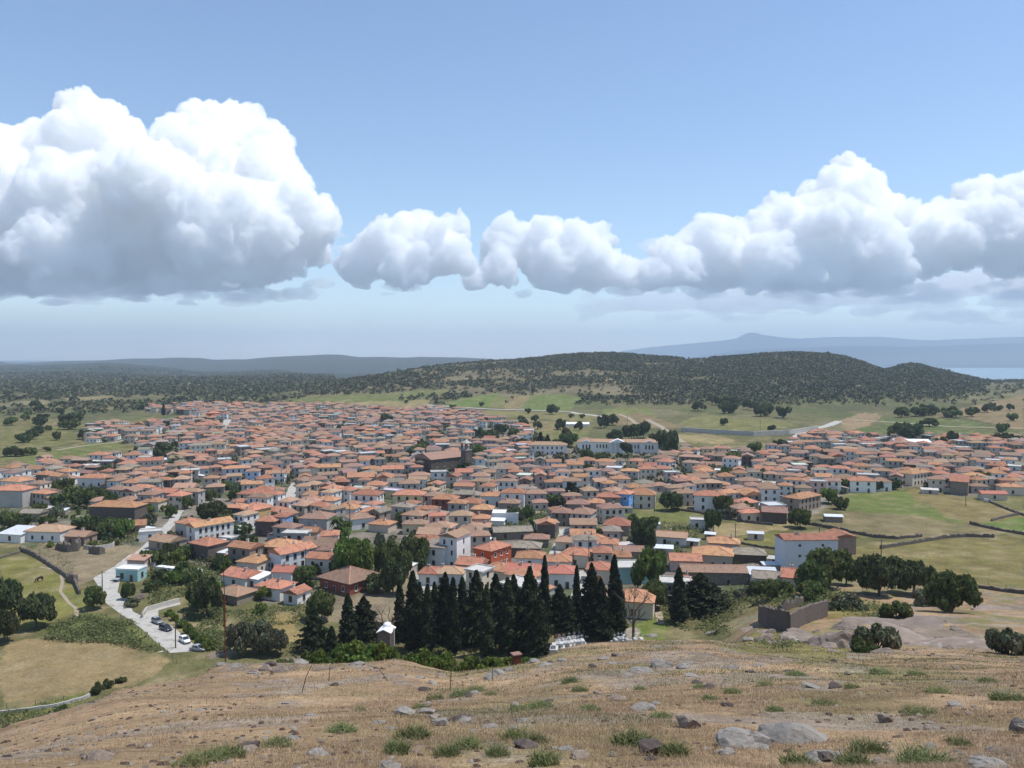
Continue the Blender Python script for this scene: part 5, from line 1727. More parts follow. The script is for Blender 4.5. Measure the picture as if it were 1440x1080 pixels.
# left foreground valley
T(52, 882, 10.5, 9.5, 'dark', label='round dark oak with wide crown under the grazing animal')
T(8, 872, 10, 12, 'dark', label='tall dark oak cut by the picture edge beside the round oak')
T(6, 904, 8, 9, 'dark', label='lower dark oak at the picture edge above the straw field')
T(132, 856, 7.4, 6.2, 'green', 'near', 'dense green shrub tree at the concrete road bend beside a pole')
T(180, 843, 4.6, 5.0, 'green', 'near', 'small round tree beside the little pale blue house')
T(184, 852, 5.0, 2.6, 'olive', 'bush', 'grey bush on the verge below the small round roadside tree', name='bush', cat='bush', group='bushes')
T(292, 868, 8.5, 12, 'dark', label='tall dark tree beside the vegetable plots left of the mast')
T(277, 858, 7, 8, 'green', label='green tree leaning against the tall dark tree by the vegetable plots')
T(298, 838, 6.5, 5.5, 'lime', label='lime green mulberry glowing above the tall dark tree')
for i, (x, y, w_, h_) in enumerate([(246, 872, 3.2, 2.6), (256, 882, 3.4, 2.6), (265, 890, 3.4, 2.8), (274, 898, 3.6, 2.8), (284, 906, 3.8, 3.0), (294, 914, 4.0, 3.0), (238, 866, 3.0, 2.2)]):
    T(x, y, w_, h_, 'bright', 'bush', None, name='bush', cat='bush', group='roadside bushes', on='f')
T(338, 920, 8.0, 8.2, 'olive', label='grey green olive behind the hill brow next to the mast', on='f')
T(364, 919, 8.5, 7.6, 'olive', label='wide grey olive beside the yellow grass yard', on='f')
T(388, 922, 7.0, 6.8, 'olive', label='third grey olive joining the wide olive to the conifers', on='f')
T(452, 872, 8.8, 8.2, 'green', label='green tree shading the parked things in the yellow grass yard')
T(430, 822, 8.0, 6.5, 'green', label='leafy tree in front of the brick red school hall', kind='near')
T(452, 812, 7.0, 6.0, 'green', label='smaller leafy tree between the pale blue gabled house and the school hall')
T(374, 842, 6, 4.5, 'bright', label='bright bushy tree beside the cottage by the mast')
T(365, 862, 5.5, 3.4, 'bright', 'bush', 'bright shrub in front of the white cottage with dark terrace', name='bush', cat='bush', group='bushes')
T(500, 818, 15, 15, 'bright', label='broad bright plane tree with the biggest crown in the village')
T(478, 815, 8, 8.5, 'green', label='green tree hugging the side of the broad plane tree')
T(545, 812, 10, 13, 'green', label='tall green tree just behind the broad plane tree')
T(582, 800, 10.5, 11.5, 'green', label='green tree closest to the tall white three storey house')
T(553, 836, 8.5, 10.5, 'dark', label='dark tree at the corner of the bare school yard')
T(530, 832, 9, 6, 'dark', label='low dark tree behind the school hall roof')
T(564, 812, 8, 10, 'green', label='green tree between the plane tree and the open shed')
T(300, 738, 15, 10.5, 'dark', label='big spreading dark tree above the long white gabled house')
T(318, 745, 10, 7, 'green', label='green tree under the spreading dark tree')
T(340, 752, 9, 5, 'green', label='low green tree beside the square dark stone house', kind='mid')
T(241, 728, 5.6, 5.5, 'green', label='green tree beside the neat small cream house')
T(262, 715, 7, 6.5, 'green', 'mid', label='green tree behind the long grey gabled house')
for i, (x, y, w_, h_) in enumerate([(62, 706, 9, 6), (88, 715, 11, 8), (105, 708, 11, 9), (122, 714, 12, 9), (140, 708, 11, 8), (156, 714, 9, 8), (75, 695, 8, 7), (92, 692, 9, 8)]):
    T(x, y, w_, h_, 'green', 'mid', None, on='f')
for i, (x, y, w_, h_) in enumerate([(118, 748, 9, 7), (136, 752, 10, 8), (155, 756, 10, 8), (174, 757, 9, 8), (12, 745, 12, 8), (30, 742, 9, 6), (64, 738, 8, 4), (190, 728, 7, 6)]):
    T(x, y, w_, h_, ['green', 'dark', 'green', 'bright'][i % 4], 'mid', None, on='f')
for i, (x, y, w_, h_) in enumerate([(208, 800, 7, 6.5), (222, 795, 7, 5.5), (236, 782, 7, 5), (250, 792, 6, 5), (262, 786, 6, 5), (258, 808, 6, 4.5), (225, 820, 7, 4.5), (243, 822, 7, 4.5), (215, 830, 6, 3.4), (270, 820, 7, 5), (310, 800, 6, 5), (318, 806, 5, 5)]):
    T(x, y, w_, h_, ['green', 'green', 'dark', 'bright'][i % 4], 'mid', None, on='f')
# middle and right
T(944, 718, 11.5, 9.5, 'dark', label='round dark tree alone at the top of the green meadow')
T(904, 778, 10, 13, 'dark', label='tall dark garden tree behind the steep roofed stone house')
T(914, 832, 11, 14.5, 'bright', label='tall bright green tree beside the turquoise flat roofed house')
T(921, 855, 8.5, 8.5, 'green', label='green tree below the tall bright tree by the turquoise house')
T(890, 742, 7, 6, 'green', 'mid', label='green garden tree in front of the bright blue house')
T(914, 745, 8, 6, 'green', 'mid', label='low green tree on the meadow edge near the bright blue house')
T(1003, 748, 7.5, 10, 'green', label='upright dense tree beside the white flat roofed hut')
T(1016, 722, 9.5, 9, 'green', label='green tree in front of the tall white house by the meadow')
T(1027, 730, 7, 5, 'olive', 'mid', label='pale grey olive by the meadow wall')
T(1050, 724, 8, 6.5, 'green', 'mid', label='green tree behind the pale grey olive')
T(1125, 742, 10.5, 8.5, 'green', label='round green tree beside the dark stone barn at the meadow wall')
T(1165, 708, 9, 8, 'bright', 'mid', label='bright green tree at the end of the long stone house')
T(1182, 716, 8, 6, 'green', 'mid', label='green tree between the long stone house and the green field')
T(1166, 828, 13, 12.5, 'green', label='largest green tree in front of the big pale three storey house')
T(1143, 838, 10, 9, 'green', label='rounded green tree below the big pale house beside the new orange roof')
T(1190, 822, 9, 8.5, 'green', label='green tree at the field side of the largest tree by the pale house')
T(1090, 842, 9.5, 5.4, 'green', 'near', label='wide bushy tree above the ruined stone wall')
T(1068, 838, 7, 4.6, 'green', 'near', label='smaller bushy tree beside the wide bushy tree above the ruin')
T(1046, 842, 7, 3.6, 'olive', 'bush', 'grey green thicket at the foot of the old stone barn', name='bush', cat='bush', group='bushes')
T(1140, 845, 8.5, 5.0, 'green', 'near', label='low dense tree behind the ruined stone wall')
T(1236, 838, 14, 12, 'dark', label='massive spreading fig tree at the field corner')
T(1284, 836, 12, 10, 'dark', label='spreading tree merging with the massive fig tree')
T(1338, 862, 12.0, 9.0, 'green', lean=True, label='lone umbrella shaped tree with leaning bare trunk and round shadow')
T(1306, 852, 9, 5.2, 'olive', 'bush', 'grey green bush joining the lone umbrella tree', name='bush', cat='bush', group='bushes')
T(1259, 868, 7.6, 4.4, 'green', 'bush', 'compact round green bush in front of the massive fig tree', name='bush', cat='bush', group='bushes')
T(1203, 858, 8.0, 4.2, 'olive', 'bush', 'grey bush behind the end of the ruined wall', name='bush', cat='bush', group='bushes')
T(1178, 858, 6.4, 3.6, 'olive', 'bush', 'pale grey bush touching the ruined wall', name='bush', cat='bush', group='bushes')
T(1419, 920, 6.4, 4.8, 'olive', 'bush', 'olive green bush on bare dirt at the picture edge', name='bush', cat='bush', group='bushes')
T(1232, 912, 7.2, 4.8, 'olive', 'bush', 'wild bush growing out of the dark rock cleft', name='bush', cat='bush', group='bushes')
T(1214, 918, 4.0, 2.4, 'green', 'bush', 'small bush at the mouth of the dark rock cleft', name='bush', cat='bush', group='bushes')
for px, pt, Y, wpx, lf in [(503, 896, 104, 78, 'bright'), (524, 895, 102, 60, 'bright'), (539, 903, 100, 46, 'bright'), (470, 906, 104, 40, 'green'), (452, 910, 104, 36, 'bright'), (430, 916, 104, 36, 'green'), (578, 912, 99, 40, 'bright'), (602, 909, 98, 48, 'bright'),
                           (630, 910, 95, 54, 'bright'), (655, 915, 93, 44, 'bright'), (688, 917, 91, 44, 'bright'), (711, 921, 89, 34, 'bright'), (671, 919, 91, 30, 'green'), (744, 920, 90, 26, 'bright'), (404, 921, 105, 30, 'weed')]:
    k, dy = krow(pt)
    X = (px - 720) / F_PX / dy * Y
    place('bush', (X, Y, h1(X, Y) - 0.15), wpx / F_PX * Y, max(1.4, CAM_Z + k * Y - h1(X, Y) + .15), lf, cat='bush', group='bushes along the cemetery edge')
for i, (x, y, w_, h_) in enumerate([(135, 975, 3.6, 2.6), (150, 968, 3.0, 2.2), (88, 1008, 3.4, 2.6), (170, 960, 2.6, 1.6)]):
    T(x, y, w_, h_, 'green' if i < 4 else 'weed', 'bush', None, name='bush', cat='bush', group='bushes in the valley field', on='f')
# trees between and beyond the houses
for (x, y, w_, h_, lf, kd, lab) in [
    (760, 632, 5.5, 13, None, 'farslim', 'tiny dark cypress at the near end of the long white seven bay building'), (770, 632, 5, 11, None, 'farslim', 'second tiny cypress of the pair before the long white building'),
    (940, 642, 17, 20, 'dark', 'mid', 'tallest dark conifer clump beside the grand white school'), (922, 634, 12, 14, 'dark', 'mid', 'dark tree behind the corner of the grand white school'),
    (905, 616, 15, 15, 'dark', 'mid', 'dark pine on the mound behind the grand white school'), (888, 618, 16, 14, 'dark', 'mid', 'spreading dark pine centred behind the school'),
    (866, 622, 16, 11, 'dark', 'mid', 'low dark pine at the side of the mound behind the school'), (850, 602, 16, 14, 'dark', 'mid', 'dark tree beside the long greenhouse'),
    (862, 598, 14, 12, 'dark', 'mid', 'dark tree between the greenhouse and the mound'), (776, 583, 17, 13, 'dark', 'mid', 'single round dark tree on the far pale road'),
    (1277, 622, 26, 17, 'dark', 'mid', 'broad dark grove tree behind the white roofed hall'), (1262, 618, 18, 13, 'green', 'mid', 'green tree beside the broad dark grove tree'),
    (1294, 612, 4, 13, None, 'farslim', 'slim cypress above the broad dark grove tree'), (230, 584, 4.5, 14, None, 'farslim', 'slim dark cypress at the far left end of the village'),
    (1018, 598, 9, 8, 'dark', 'mid', 'small round tree alone in the pale hill meadow'), (1086, 606, 9, 6, 'dark', 'mid', 'small bush tree at the end of the pale hill meadow'),
    (100, 598, 24, 14, 'dark', 'mid', 'big dark oak in the fields left of the village'), (97, 604, 20, 9, 'green', 'mid', 'wide green tree below the big dark field oak'),
    (56, 600, 14, 11, 'dark', 'mid', 'dark oak in the strip fields near the big oak'), (16, 598, 15, 9, 'green', 'mid', 'spreading tree over the terraced wall in the fields'),
    (54, 612, 13, 9, 'dark', 'mid', 'far end of the dark thicket in the left meadow'), (44, 618, 14, 9, 'dark', 'mid', 'middle of the dark thicket in the left meadow'), (34, 622, 13, 8, 'dark', 'mid', 'near end of the dark thicket in the left meadow'),
    (68, 606, 7, 6, 'green', 'mid', 'small round tree between the thicket and the big oak'), (80, 619, 7, 8, 'green', 'mid', 'single slender tree in the middle of the left meadow'),
    (16, 642, 11, 8, 'dark', 'mid', 'dark tree at the left end of the meadow hedge'), (28, 642, 10, 6, 'dark', 'mid', 'dark tree in the middle of the meadow hedge'), (42, 640, 10, 6, 'green', 'mid', 'green tree at the right end of the meadow hedge'), (66, 635, 6, 4, 'green', 'mid', 'little tree beside the meadow track'),
    (120, 618, 15, 9, 'dark', 'mid', 'dark tree by the hamlet at the meadow corner'), (132, 616, 12, 8, 'dark', 'mid', 'dark tree hiding the first hamlet house'),
    (230, 640, 13, 10, 'dark', 'mid', 'large dark tree in the gap before the left houses'), (215, 642, 11, 7, 'dark', 'mid', 'dark tree beside the garden path in the left gap'), (200, 640, 11, 7, 'dark', 'mid', 'low dark tree at the meadow end of the left gap'),
    (247, 658, 9, 8, 'green', 'mid', 'green tree before an orange roof in the left gap'), (231, 602, 11, 8, 'dark', 'mid', 'dark tree in the far left meadow'),
    (543, 598, 14, 13, 'dark', 'mid', 'dark tree standing out of the far roofs'), (590, 640, 14, 9, 'green', 'mid', 'green tree beside the dark church roof'), (580, 644, 10, 8, 'green', 'mid', 'second green tree beside the church roof'),
    (474, 690, 9, 7, 'green', 'mid', 'green tree in a courtyard of the dense roofs'), (606, 690, 9, 6, 'green', 'mid', 'green tree in front of the church apse'), (583, 672, 8, 6, 'bright', 'mid', 'bright tree below the church wall'),
    (655, 668, 12, 8, 'dark', 'mid', 'dark tree at the foot of the bell tower'), (668, 676, 12, 6, 'dark', 'mid', 'dark trees edge below the bell tower'), (672, 640, 14, 8, 'bright', 'mid', 'bright trees behind the bell tower'),
    (690, 622, 16, 11, 'dark', 'mid', 'dark grove tree beyond the bell tower'), (675, 616, 14, 9, 'dark', 'mid', 'dark grove tree at the far roofs'), (705, 610, 14, 10, 'dark', 'mid', 'dark grove tree beside the upper plots'), (722, 616, 12, 9, 'green', 'mid', 'green grove tree next to the upper plots'),
    (735, 632, 12, 9, 'green', 'mid', 'green tree close to the pair of tiny cypresses'), (800, 628, 17, 11, 'green', 'mid', 'wide tree between the white building and the school'), (788, 604, 12, 11, 'dark', 'mid', 'dark tree below the striped fields'),
    (826, 648, 11, 9, 'green', 'mid', 'tree left of the school garden'), (848, 652, 11, 8, 'green', 'mid', 'tree in the school garden'), (880, 640, 10, 10, 'dark', 'mid', 'dark tree before the school portico'), (858, 634, 9, 9, 'green', 'mid', 'green tree at the left school wing'),
    (826, 668, 10, 7, 'green', 'mid', 'tree in the row below the school'), (842, 672, 9, 6, 'green', 'mid', 'second tree in the row below the school'), (815, 700, 8, 6, 'dark', 'mid', 'dark tree beside the white side lane'), (801, 704, 5, 9, None, 'farslim', 'slim cypress at the weedy plot'), (806, 702, 4.6, 8, None, 'farslim', 'slim cypress beside the white side lane'),
    (775, 710, 10, 6, 'green', 'mid', 'tree inside the weedy plot'), (790, 716, 11, 7, 'dark', 'mid', 'dark tree at the corner of the weedy plot'), (762, 700, 8, 4, 'bright', 'mid', 'bright shrub tree on the weedy plot'),
    (724, 735, 8, 7, 'dark', 'mid', 'dark conifer beside the white warehouse'), (742, 728, 8, 6, 'green', 'mid', 'tree in the garden beside the warehouse'), (707, 752, 7, 4, 'bright', 'mid', 'bright shrub by the long low barn'), (694, 752, 6, 4, 'green', 'mid', 'green shrub tree near the tiny white shed'),
    (568, 738, 8, 6, 'bright', 'mid', 'bright courtyard tree behind the plane tree'), (480, 762, 8, 6, 'bright', 'mid', 'bright tree under the palm'), (412, 745, 7, 6, 'dark', 'mid', 'dark tree beside the narrow blue house'),
    (1030, 655, 12, 10, 'green', 'mid', 'round tree in front of the right hand white villas'), (1062, 638, 12, 9, 'green', 'mid', 'round tree behind the white villas'), (1072, 678, 11, 8, 'green', 'mid', 'tree in the courtyard among the right hand roofs'), (1020, 672, 10, 7, 'green', 'mid', 'tree left of the little cream pyramid roofed house'),
    (1180, 690, 10, 7, 'green', 'mid', 'tree above the corner of the long stone house'), (1140, 680, 10, 5, 'green', 'mid', 'low tree behind the long stone house'), (1098, 632, 14, 8, 'dark', 'mid', 'dark tree at the roadside embankment'), (1232, 690, 8, 6, 'dark', 'mid', 'dark tree before the white two storey house by the field'),
    (1256, 688, 9, 6, 'dark', 'mid', 'dark tree beside the long cream house at the field'), (1326, 686, 8, 5, 'green', 'mid', 'bush tree beside the square tower house'), (1308, 690, 7, 5, 'dark', 'mid', 'dark bush at the point of the green field'), (1385, 680, 14, 8, 'dark', 'mid', 'dark thicket behind the tower house'), (1370, 676, 10, 7, 'green', 'mid', 'green thicket behind the tower house'),
    (1325, 632, 11, 10, 'dark', 'mid', 'dark tree before the red roofed hall'), (1338, 626, 12, 12, 'dark', 'mid', 'taller dark tree beside the red roofed hall'), (1412, 625, 15, 10, 'dark', 'mid', 'dark tree at the far right edge of the village'), (1432, 628, 14, 9, 'dark', 'mid', 'dark tree cut by the picture edge behind the right houses'),
]:
    p = flat(x, y)
    p.z = h1(p.x, p.y) - 0.05
    place(kd, p, w_, h_, lf or 'cypress', lab, cat='tree', group='trees', name='cypress_tree' if kd == 'farslim' else None)

# dark wood edge and field trees on the hill foot and the plain
def scatter_trees():
    rg = np.random.default_rng(77)
    occ = [(h['x'], h['y'], 0.6 * max(h['W'], h['D'])) for h in HOUSES] + [(h['x'], h['y'], 0.6 * max(h['W'], h['D'])) for h in TOWN_H]
    occ = np.array(occ)
    n_in, n_out = 0, 0
    tr = 0
    while n_in < 66 and tr < 30000:                # little trees in courtyards and gardens
        tr += 1
        Y = 225 + 600 * rg.random()
        X = (rg.random() * 2 - 1) * 0.66 * Y
        px, py = project([[X, Y, 0]])
        if not town_mask(px, py)[0]:
            continue
        d = np.hypot(occ[:, 0] - X, occ[:, 1] - Y) - occ[:, 2]
        w_ = rg.uniform(5, 8.5)
        if d.min() < w_ * 0.36:
            continue
        if any(in_poly(px, py, q)[0] for q in NO_BUILD[:8]) or min(math.hypot(X - a, Y - b) - c for a, b, c in ROAD_SEGS) < 2:
            continue
        if any(math.hypot(t['x'] - X, t['y'] - Y) < 0.4 * (t['w'] + w_) for t in TREES):
            continue
        place('mid', (X, Y, h1(X, Y) - .05), w_, rg.uniform(4.0, 7.0), str(rg.choice(['green', 'green', 'dark', 'bright', 'olive'])), None, group='village garden trees')
        n_in += 1
    k = tr = 0
    while k < 210 and tr < 30000:
        tr += 1
        Y = 215 + 430 * rg.random() ** 1.3
        X = (rg.random() * 2 - 1) * 0.66 * Y
        px, py = project([[X, Y, 0]])
        if not town_mask(px, py)[0]:
            continue
        w_ = rg.uniform(2.4, 5.2)
        if (np.hypot(occ[:, 0] - X, occ[:, 1] - Y) - occ[:, 2]).min() < w_ * 0.3 or min(math.hypot(X - a, Y - b) - c for a, b, c in ROAD_SEGS) < 1.5 or in_poly(px, py, NO_BUILD[6])[0]:
            continue
        place('smallbush', (X, Y, h1(X, Y) - .05), w_, rg.uniform(1.8, 3.6), str(rg.choice(['green', 'bright', 'dark', 'olive', 'weed'])), None, cat='bush', group='garden bushes')
        k += 1
    zones = [([(960, 584), (985, 566), (1060, 572), (1130, 592), (1100, 598), (1060, 588)], 16, 17, 12), ([(1250, 588), (1290, 576), (1400, 590), (1330, 588)], 11, 17, 10), ([(0, 560), (250, 552), (280, 585), (120, 590), (0, 598)], 16, 14, 8),
             ([(400, 575), (700, 560), (940, 600), (800, 600), (600, 580)], 8, 9, 6), ([(1290, 590), (1440, 560), (1440, 612), (1320, 608)], 9, 15, 9), ([(700, 592), (830, 600), (800, 625), (720, 612)], 6, 10, 8)]
    for poly, n, w0, h0 in zones:
        k = 0
        xs, ys = [a for a, _ in poly], [b for _, b in poly]
        for _ in range(3000):
            if k >= n:
                break
            px, py = rg.uniform(min(xs), max(xs)), rg.uniform(min(ys), max(ys))
            if not in_poly([px], [py], poly)[0]:
                continue
            p = ground(px, py)
            if len(occ) and (np.hypot(occ[:, 0] - p.x, occ[:, 1] - p.y) - occ[:, 2]).min() < 4:
                continue
            place('far', p, w0 * rg.uniform(0.7, 1.35), h0 * rg.uniform(0.8, 1.25), str(rg.choice(['dark', 'dark', 'dark', 'green'])), None, group='field trees beyond the village')
            k += 1
scatter_trees()

# woods on the hill and scrub on the far plain: too many to count
def far_woods():
    rg = np.random.default_rng(99)
    PX, PY, PZ, PW, PH = [], [], [], [], []
    def add(n, y0, y1, px0, px1, dens, w0, w1, asp, zmin=-100):
        y = np.exp(rg.uniform(math.log(y0), math.log(y1), n))
        y = np.sqrt(rg.uniform(y0 ** 2, y1 ** 2, n))
        u = (rg.uniform(px0, px1, n) - 720) / F_PX
        x = u * y
        z = height(x, y)
        px, py = project(np.stack([x, y, z], 1))
        keep = (rg.random(n) < dens(x, y, z, px, py)) & (z > zmin)
        for q, _, (a, b) in FIELDS:
            if a >= 600:
                keep &= ~in_poly(px, py, q)
        keep &= ~(town_mask(px, py) & (y < 1400))
        m = keep.sum()
        w_ = rg.uniform(w0, w1, m) * (0.8 + 0.4 * rg.random(m))
        PX.append(x[keep]); PY.append(y[keep]); PZ.append(z[keep]); PW.append(w_); PH.append(w_ * asp * rg.uniform(0.8, 1.25, m))
    def hill_d(x, y, z, px, py):
        f = fbm(x / 130, y / 130, 401, 3)
        d = np.clip((f - 0.36) * 3.6, 0.10, 0.85)
        d = np.where(px > 1000, np.clip((f - 0.10) * 4, 0.3, 1), d)          # the closed forest on the right flank
        d = np.where((z > 55) & (px > 780) & (px < 960), 1, d)
        d *= np.clip((z - 1.0) / 9, 0.03, 1)
        clearing = in_poly(px, py, [(610, 538), (660, 522), (680, 530), (640, 540)])
        return np.where(clearing, 0.05, d)
    add(62000, 1110, 2350, 380, 1470, hill_d, 4.4, 8.6, 0.8)
    add(34000, 1450, 4600, -300, 470, lambda x, y, z, px, py: np.clip((fbm(x / 220, y / 220, 411, 3) - 0.28) * 5, 0.08, 1) * np.clip((y - 1300) / 700, 0.25, 1), 8, 14, 0.6)
    add(4500, 950, 1900, -300, 420, lambda x, y, z, px, py: np.clip((fbm(x / 100, y / 160, 421, 3) - 0.41) * 6, 0.05, 0.9), 6, 11, 0.6)
    add(5000, 1300, 4300, 1150, 1900, lambda x, y, z, px, py: np.clip((fbm(x / 200, y / 200, 431, 3) - 0.40) * 5, 0.03, 1), 8, 14, 0.6)
    # unnumbered small trees in the gaps of the far half of the village
    n = 5200
    y = rg.uniform(430, 1300, n)
    x = rg.uniform(-0.66, 0.66, n) * y
    z = height(x, y)
    px, py = project(np.stack([x, y, z], 1))
    hs = np.array([(h['x'], h['y'], 0.5 * max(h['W'], h['D'])) for h in HOUSES] + [(h['x'], h['y'], 0.5 * max(h['W'], h['D'])) for h in TOWN_H])
    near = np.array([(np.hypot(hs[:, 0] - a, hs[:, 1] - b) - hs[:, 2]).min() for a, b in zip(x, y)])
    rs = np.array(ROAD_SEGS)
    road = np.array([(np.hypot(rs[:, 0] - a, rs[:, 1] - b) - rs[:, 2]).min() for a, b in zip(x, y)])
    keep = town_mask(px, py) & (near > 0.6) & (road > 1.5)
    m = keep.sum()
    w_ = np.minimum(rg.uniform(3.0, 6.5, m), 2.2 * near[keep] + 2.2)
    PX.append(x[keep]); PY.append(y[keep]); PZ.append(z[keep]); PW.append(w_); PH.append(w_ * rg.uniform(0.7, 1.1, m))
    print('gap trees', m)
    x, y, z, w_, h_ = (np.concatenate(a) for a in (PX, PY, PZ, PW, PH))
    m = len(x)
    K = 10
    d = rg.normal(size=(m, K, 3))
    d /= np.linalg.norm(d, axis=2, keepdims=True)
    d[:, :, 2] = np.abs(d[:, :, 2]) * 0.9 - 0.12
    rad = rg.uniform(0.55, 0.95, (m, K, 1))
    P = np.stack([x, y, z + h_ * 0.25], 1)[:, None, :] + d * rad * np.stack([w_ / 2, w_ / 2, h_ * 0.75], 1)[:, None, :]
    tree_t = rg.uniform(0.75, 1.3, m)
    hue = rg.uniform(0, 1, m)[:, None]
    base = np.array([0.082, 0.092, 0.046])[None] * (1 - hue) + np.array([0.132, 0.130, 0.076])[None] * hue
    tone = (base * tree_t[:, None])[:, None, :] * rg.uniform(0.75, 1.3, (m, K, 1))
    S = np.repeat((w_ * 0.27)[:, None], K, 1).ravel()
    q, f, c = cards(P.reshape(-1, 3), d.reshape(-1, 3), S, rg, tone.reshape(-1, 3))
    o = struct(link('hill_woods', mesh_data('hill_woods', q, f, [tint_mat('far_foliage')], None, False, c)), 'stuff')
    o['label'] = 'olive and oak woods covering the far hill and plain'
    print('wood trees', m)
far_woods()
print('trees', sum(1 for t in TREES if t['cat'] == 'tree'), 'all', len(TREES))

# weeds, brambles and vegetable plots that nobody could count
def ground_cover():
    rg = np.random.default_rng(123)
    PP, NN, SS, TT = [], [], [], []
    RS = np.array(ROAD_SEGS)
    zones = [([(45, 897), (80, 876), (115, 866), (190, 876), (238, 926), (205, 915), (150, 905), (90, 903)], 2600, 1.1, .22), ([(205, 790), (300, 775), (318, 800), (316, 880), (255, 850), (212, 848)], 3000, 1.6, .26), ([(255, 858), (318, 880), (330, 915), (292, 918)], 900, 1.0, .24),
             ([(740, 690), (802, 686), (808, 708), (745, 704)], 900, 1.3, .4), ([(690, 722), (790, 716), (752, 758), (700, 752)], 1200, 1.4, .36), ([(880, 738), (1000, 738), (945, 800), (890, 792)], 1600, 1.6, .34), ([(1030, 832), (1110, 824), (1200, 838), (1150, 856), (1060, 850)], 1500, 1.1, .26),
             ([(470, 790), (560, 760), (610, 780), (600, 815), (540, 812)], 1100, 1.6, .3), ([(30, 690), (165, 685), (170, 716), (60, 720)], 1200, 1.8, .36), ([(0, 716), (60, 720), (40, 745), (0, 750)], 500, 1.6, .34), ([(110, 735), (195, 735), (195, 765), (120, 770)], 800, 1.6, .34), ([(320, 860), (430, 850), (440, 880), (350, 880)], 800, .8, .22),
             ([(395, 905), (560, 890), (760, 900), (760, 925), (560, 925)], 1500, .7, .2), ([(0, 1003), (120, 982), (160, 970), (60, 1016), (0, 1030)], 700, .8, .16), ([(1060, 905), (1095, 892), (1130, 905), (1100, 916)], 300, .5, .14), ([(1170, 850), (1230, 848), (1260, 866), (1190, 870)], 400, .7, .2), ([(30, 772), (60, 764), (110, 800), (95, 812)], 160, .6, .2),
             ([(430, 815), (470, 800), (480, 830), (440, 845)], 350, 1.2, .26), ([(930, 840), (1060, 828), (1060, 850), (1020, 880), (1030, 900), (935, 880)], 1400, 1.2, .26)]
    for poly, n, h, s in zones:
        xs, ys = [a for a, _ in poly], [b for _, b in poly]
        px, py = rg.uniform(min(xs), max(xs), n * 4), rg.uniform(min(ys), max(ys), n * 4)
        m = np.nonzero(in_poly(px, py, poly))[0][:n]
        px, py = px[m], py[m]
        if max(xs) > 1000:
            G = [ground(px[i], py[i]) for i in range(0, len(m), 3)]
            X = np.repeat([g.x for g in G], 3) + rg.normal(size=3 * len(G)) * 0.8
            Y = np.repeat([g.y for g in G], 3) + rg.normal(size=3 * len(G)) * 0.8
        else:
            a = (540.0 - py) / F_PX
            dy = math.cos(PITCH) + a * math.sin(PITCH)
            Y = -CAM_Z * dy / (-math.sin(PITCH) + a * math.cos(PITCH))
            X = (px - 720.0) / F_PX / dy * Y
        q = fbm(X / 4, Y / 4, 701, 3)
        ok = (q > 0.40) & (((X[:, None] - RS[None, :, 0]) ** 2 + (Y[:, None] - RS[None, :, 1]) ** 2) > (RS[None, :, 2] + .6) ** 2).all(1)
        X, Y, q = X[ok], Y[ok], q[ok]
        X, Y, q = np.repeat(X, 3), np.repeat(Y, 3), np.repeat(q, 3)
        n_ = len(X)
        Z = height(X, Y) + h * (q - 0.3) * 3.2 * rg.random(n_)
        PP.append(np.stack([X + rg.normal(size=n_) * .5, Y + rg.normal(size=n_) * .5, Z], 1))
        NN.append(np.stack([rg.normal(size=n_) * .5, rg.normal(size=n_) * .5, np.ones(n_)], 1))
        SS.append(s * rg.uniform(.8, 1.5, n_))
        g = rg.random((n_, 1))
        TT.append(np.array([[0.11, 0.145, 0.05]]) * (1 - g) + np.array([[0.20, 0.205, 0.09]]) * g)
    PP, NN, SS, TT = map(np.concatenate, (PP, NN, SS, TT))
    q, f, c = cards(PP, NN, SS, rg, TT * rg.uniform(.7, 1.3, (len(TT), 1)))
    o = struct(link('weeds', mesh_data('weeds', q, f, [tint_mat('weed_leaf', 0.85, 0.3)], None, False, c)), 'stuff')
    o['label'] = 'weeds, brambles and vegetable plots between fields and houses'
ground_cover()
# ---------------------------------------------------------------- walls, fences, poles, vehicles and other single things
M_DRYSTONE = noise_mat('dry_stone_wall', (0.075, 0.062, 0.052), (0.17, 0.145, 0.12), 2.4, rand=0.1, bump=0.12, bscale=2.2, c3=(0.24, 0.215, 0.18), c3scale=1.5, c3lo=0.58)
M_RUST = noise_mat('rusty_iron', (0.10, 0.036, 0.02), (0.17, 0.065, 0.034), 3.0, rough=0.85, c3=(0.06, 0.03, 0.022), c3scale=2.0)
M_RUSTRED = noise_mat('flaking_red_paint', (0.15, 0.036, 0.026), (0.21, 0.065, 0.042), 3.0, c3=(0.10, 0.05, 0.035), c3scale=2.0, c3lo=0.5)
M_POLE = noise_mat('tarred_wood_pole', (0.055, 0.042, 0.033), (0.10, 0.08, 0.062), 1.5, rand=0.2)
M_WIRE = noise_mat('grey_wire', (0.16, 0.15, 0.14), (0.22, 0.21, 0.2), 3.0, rough=0.6)

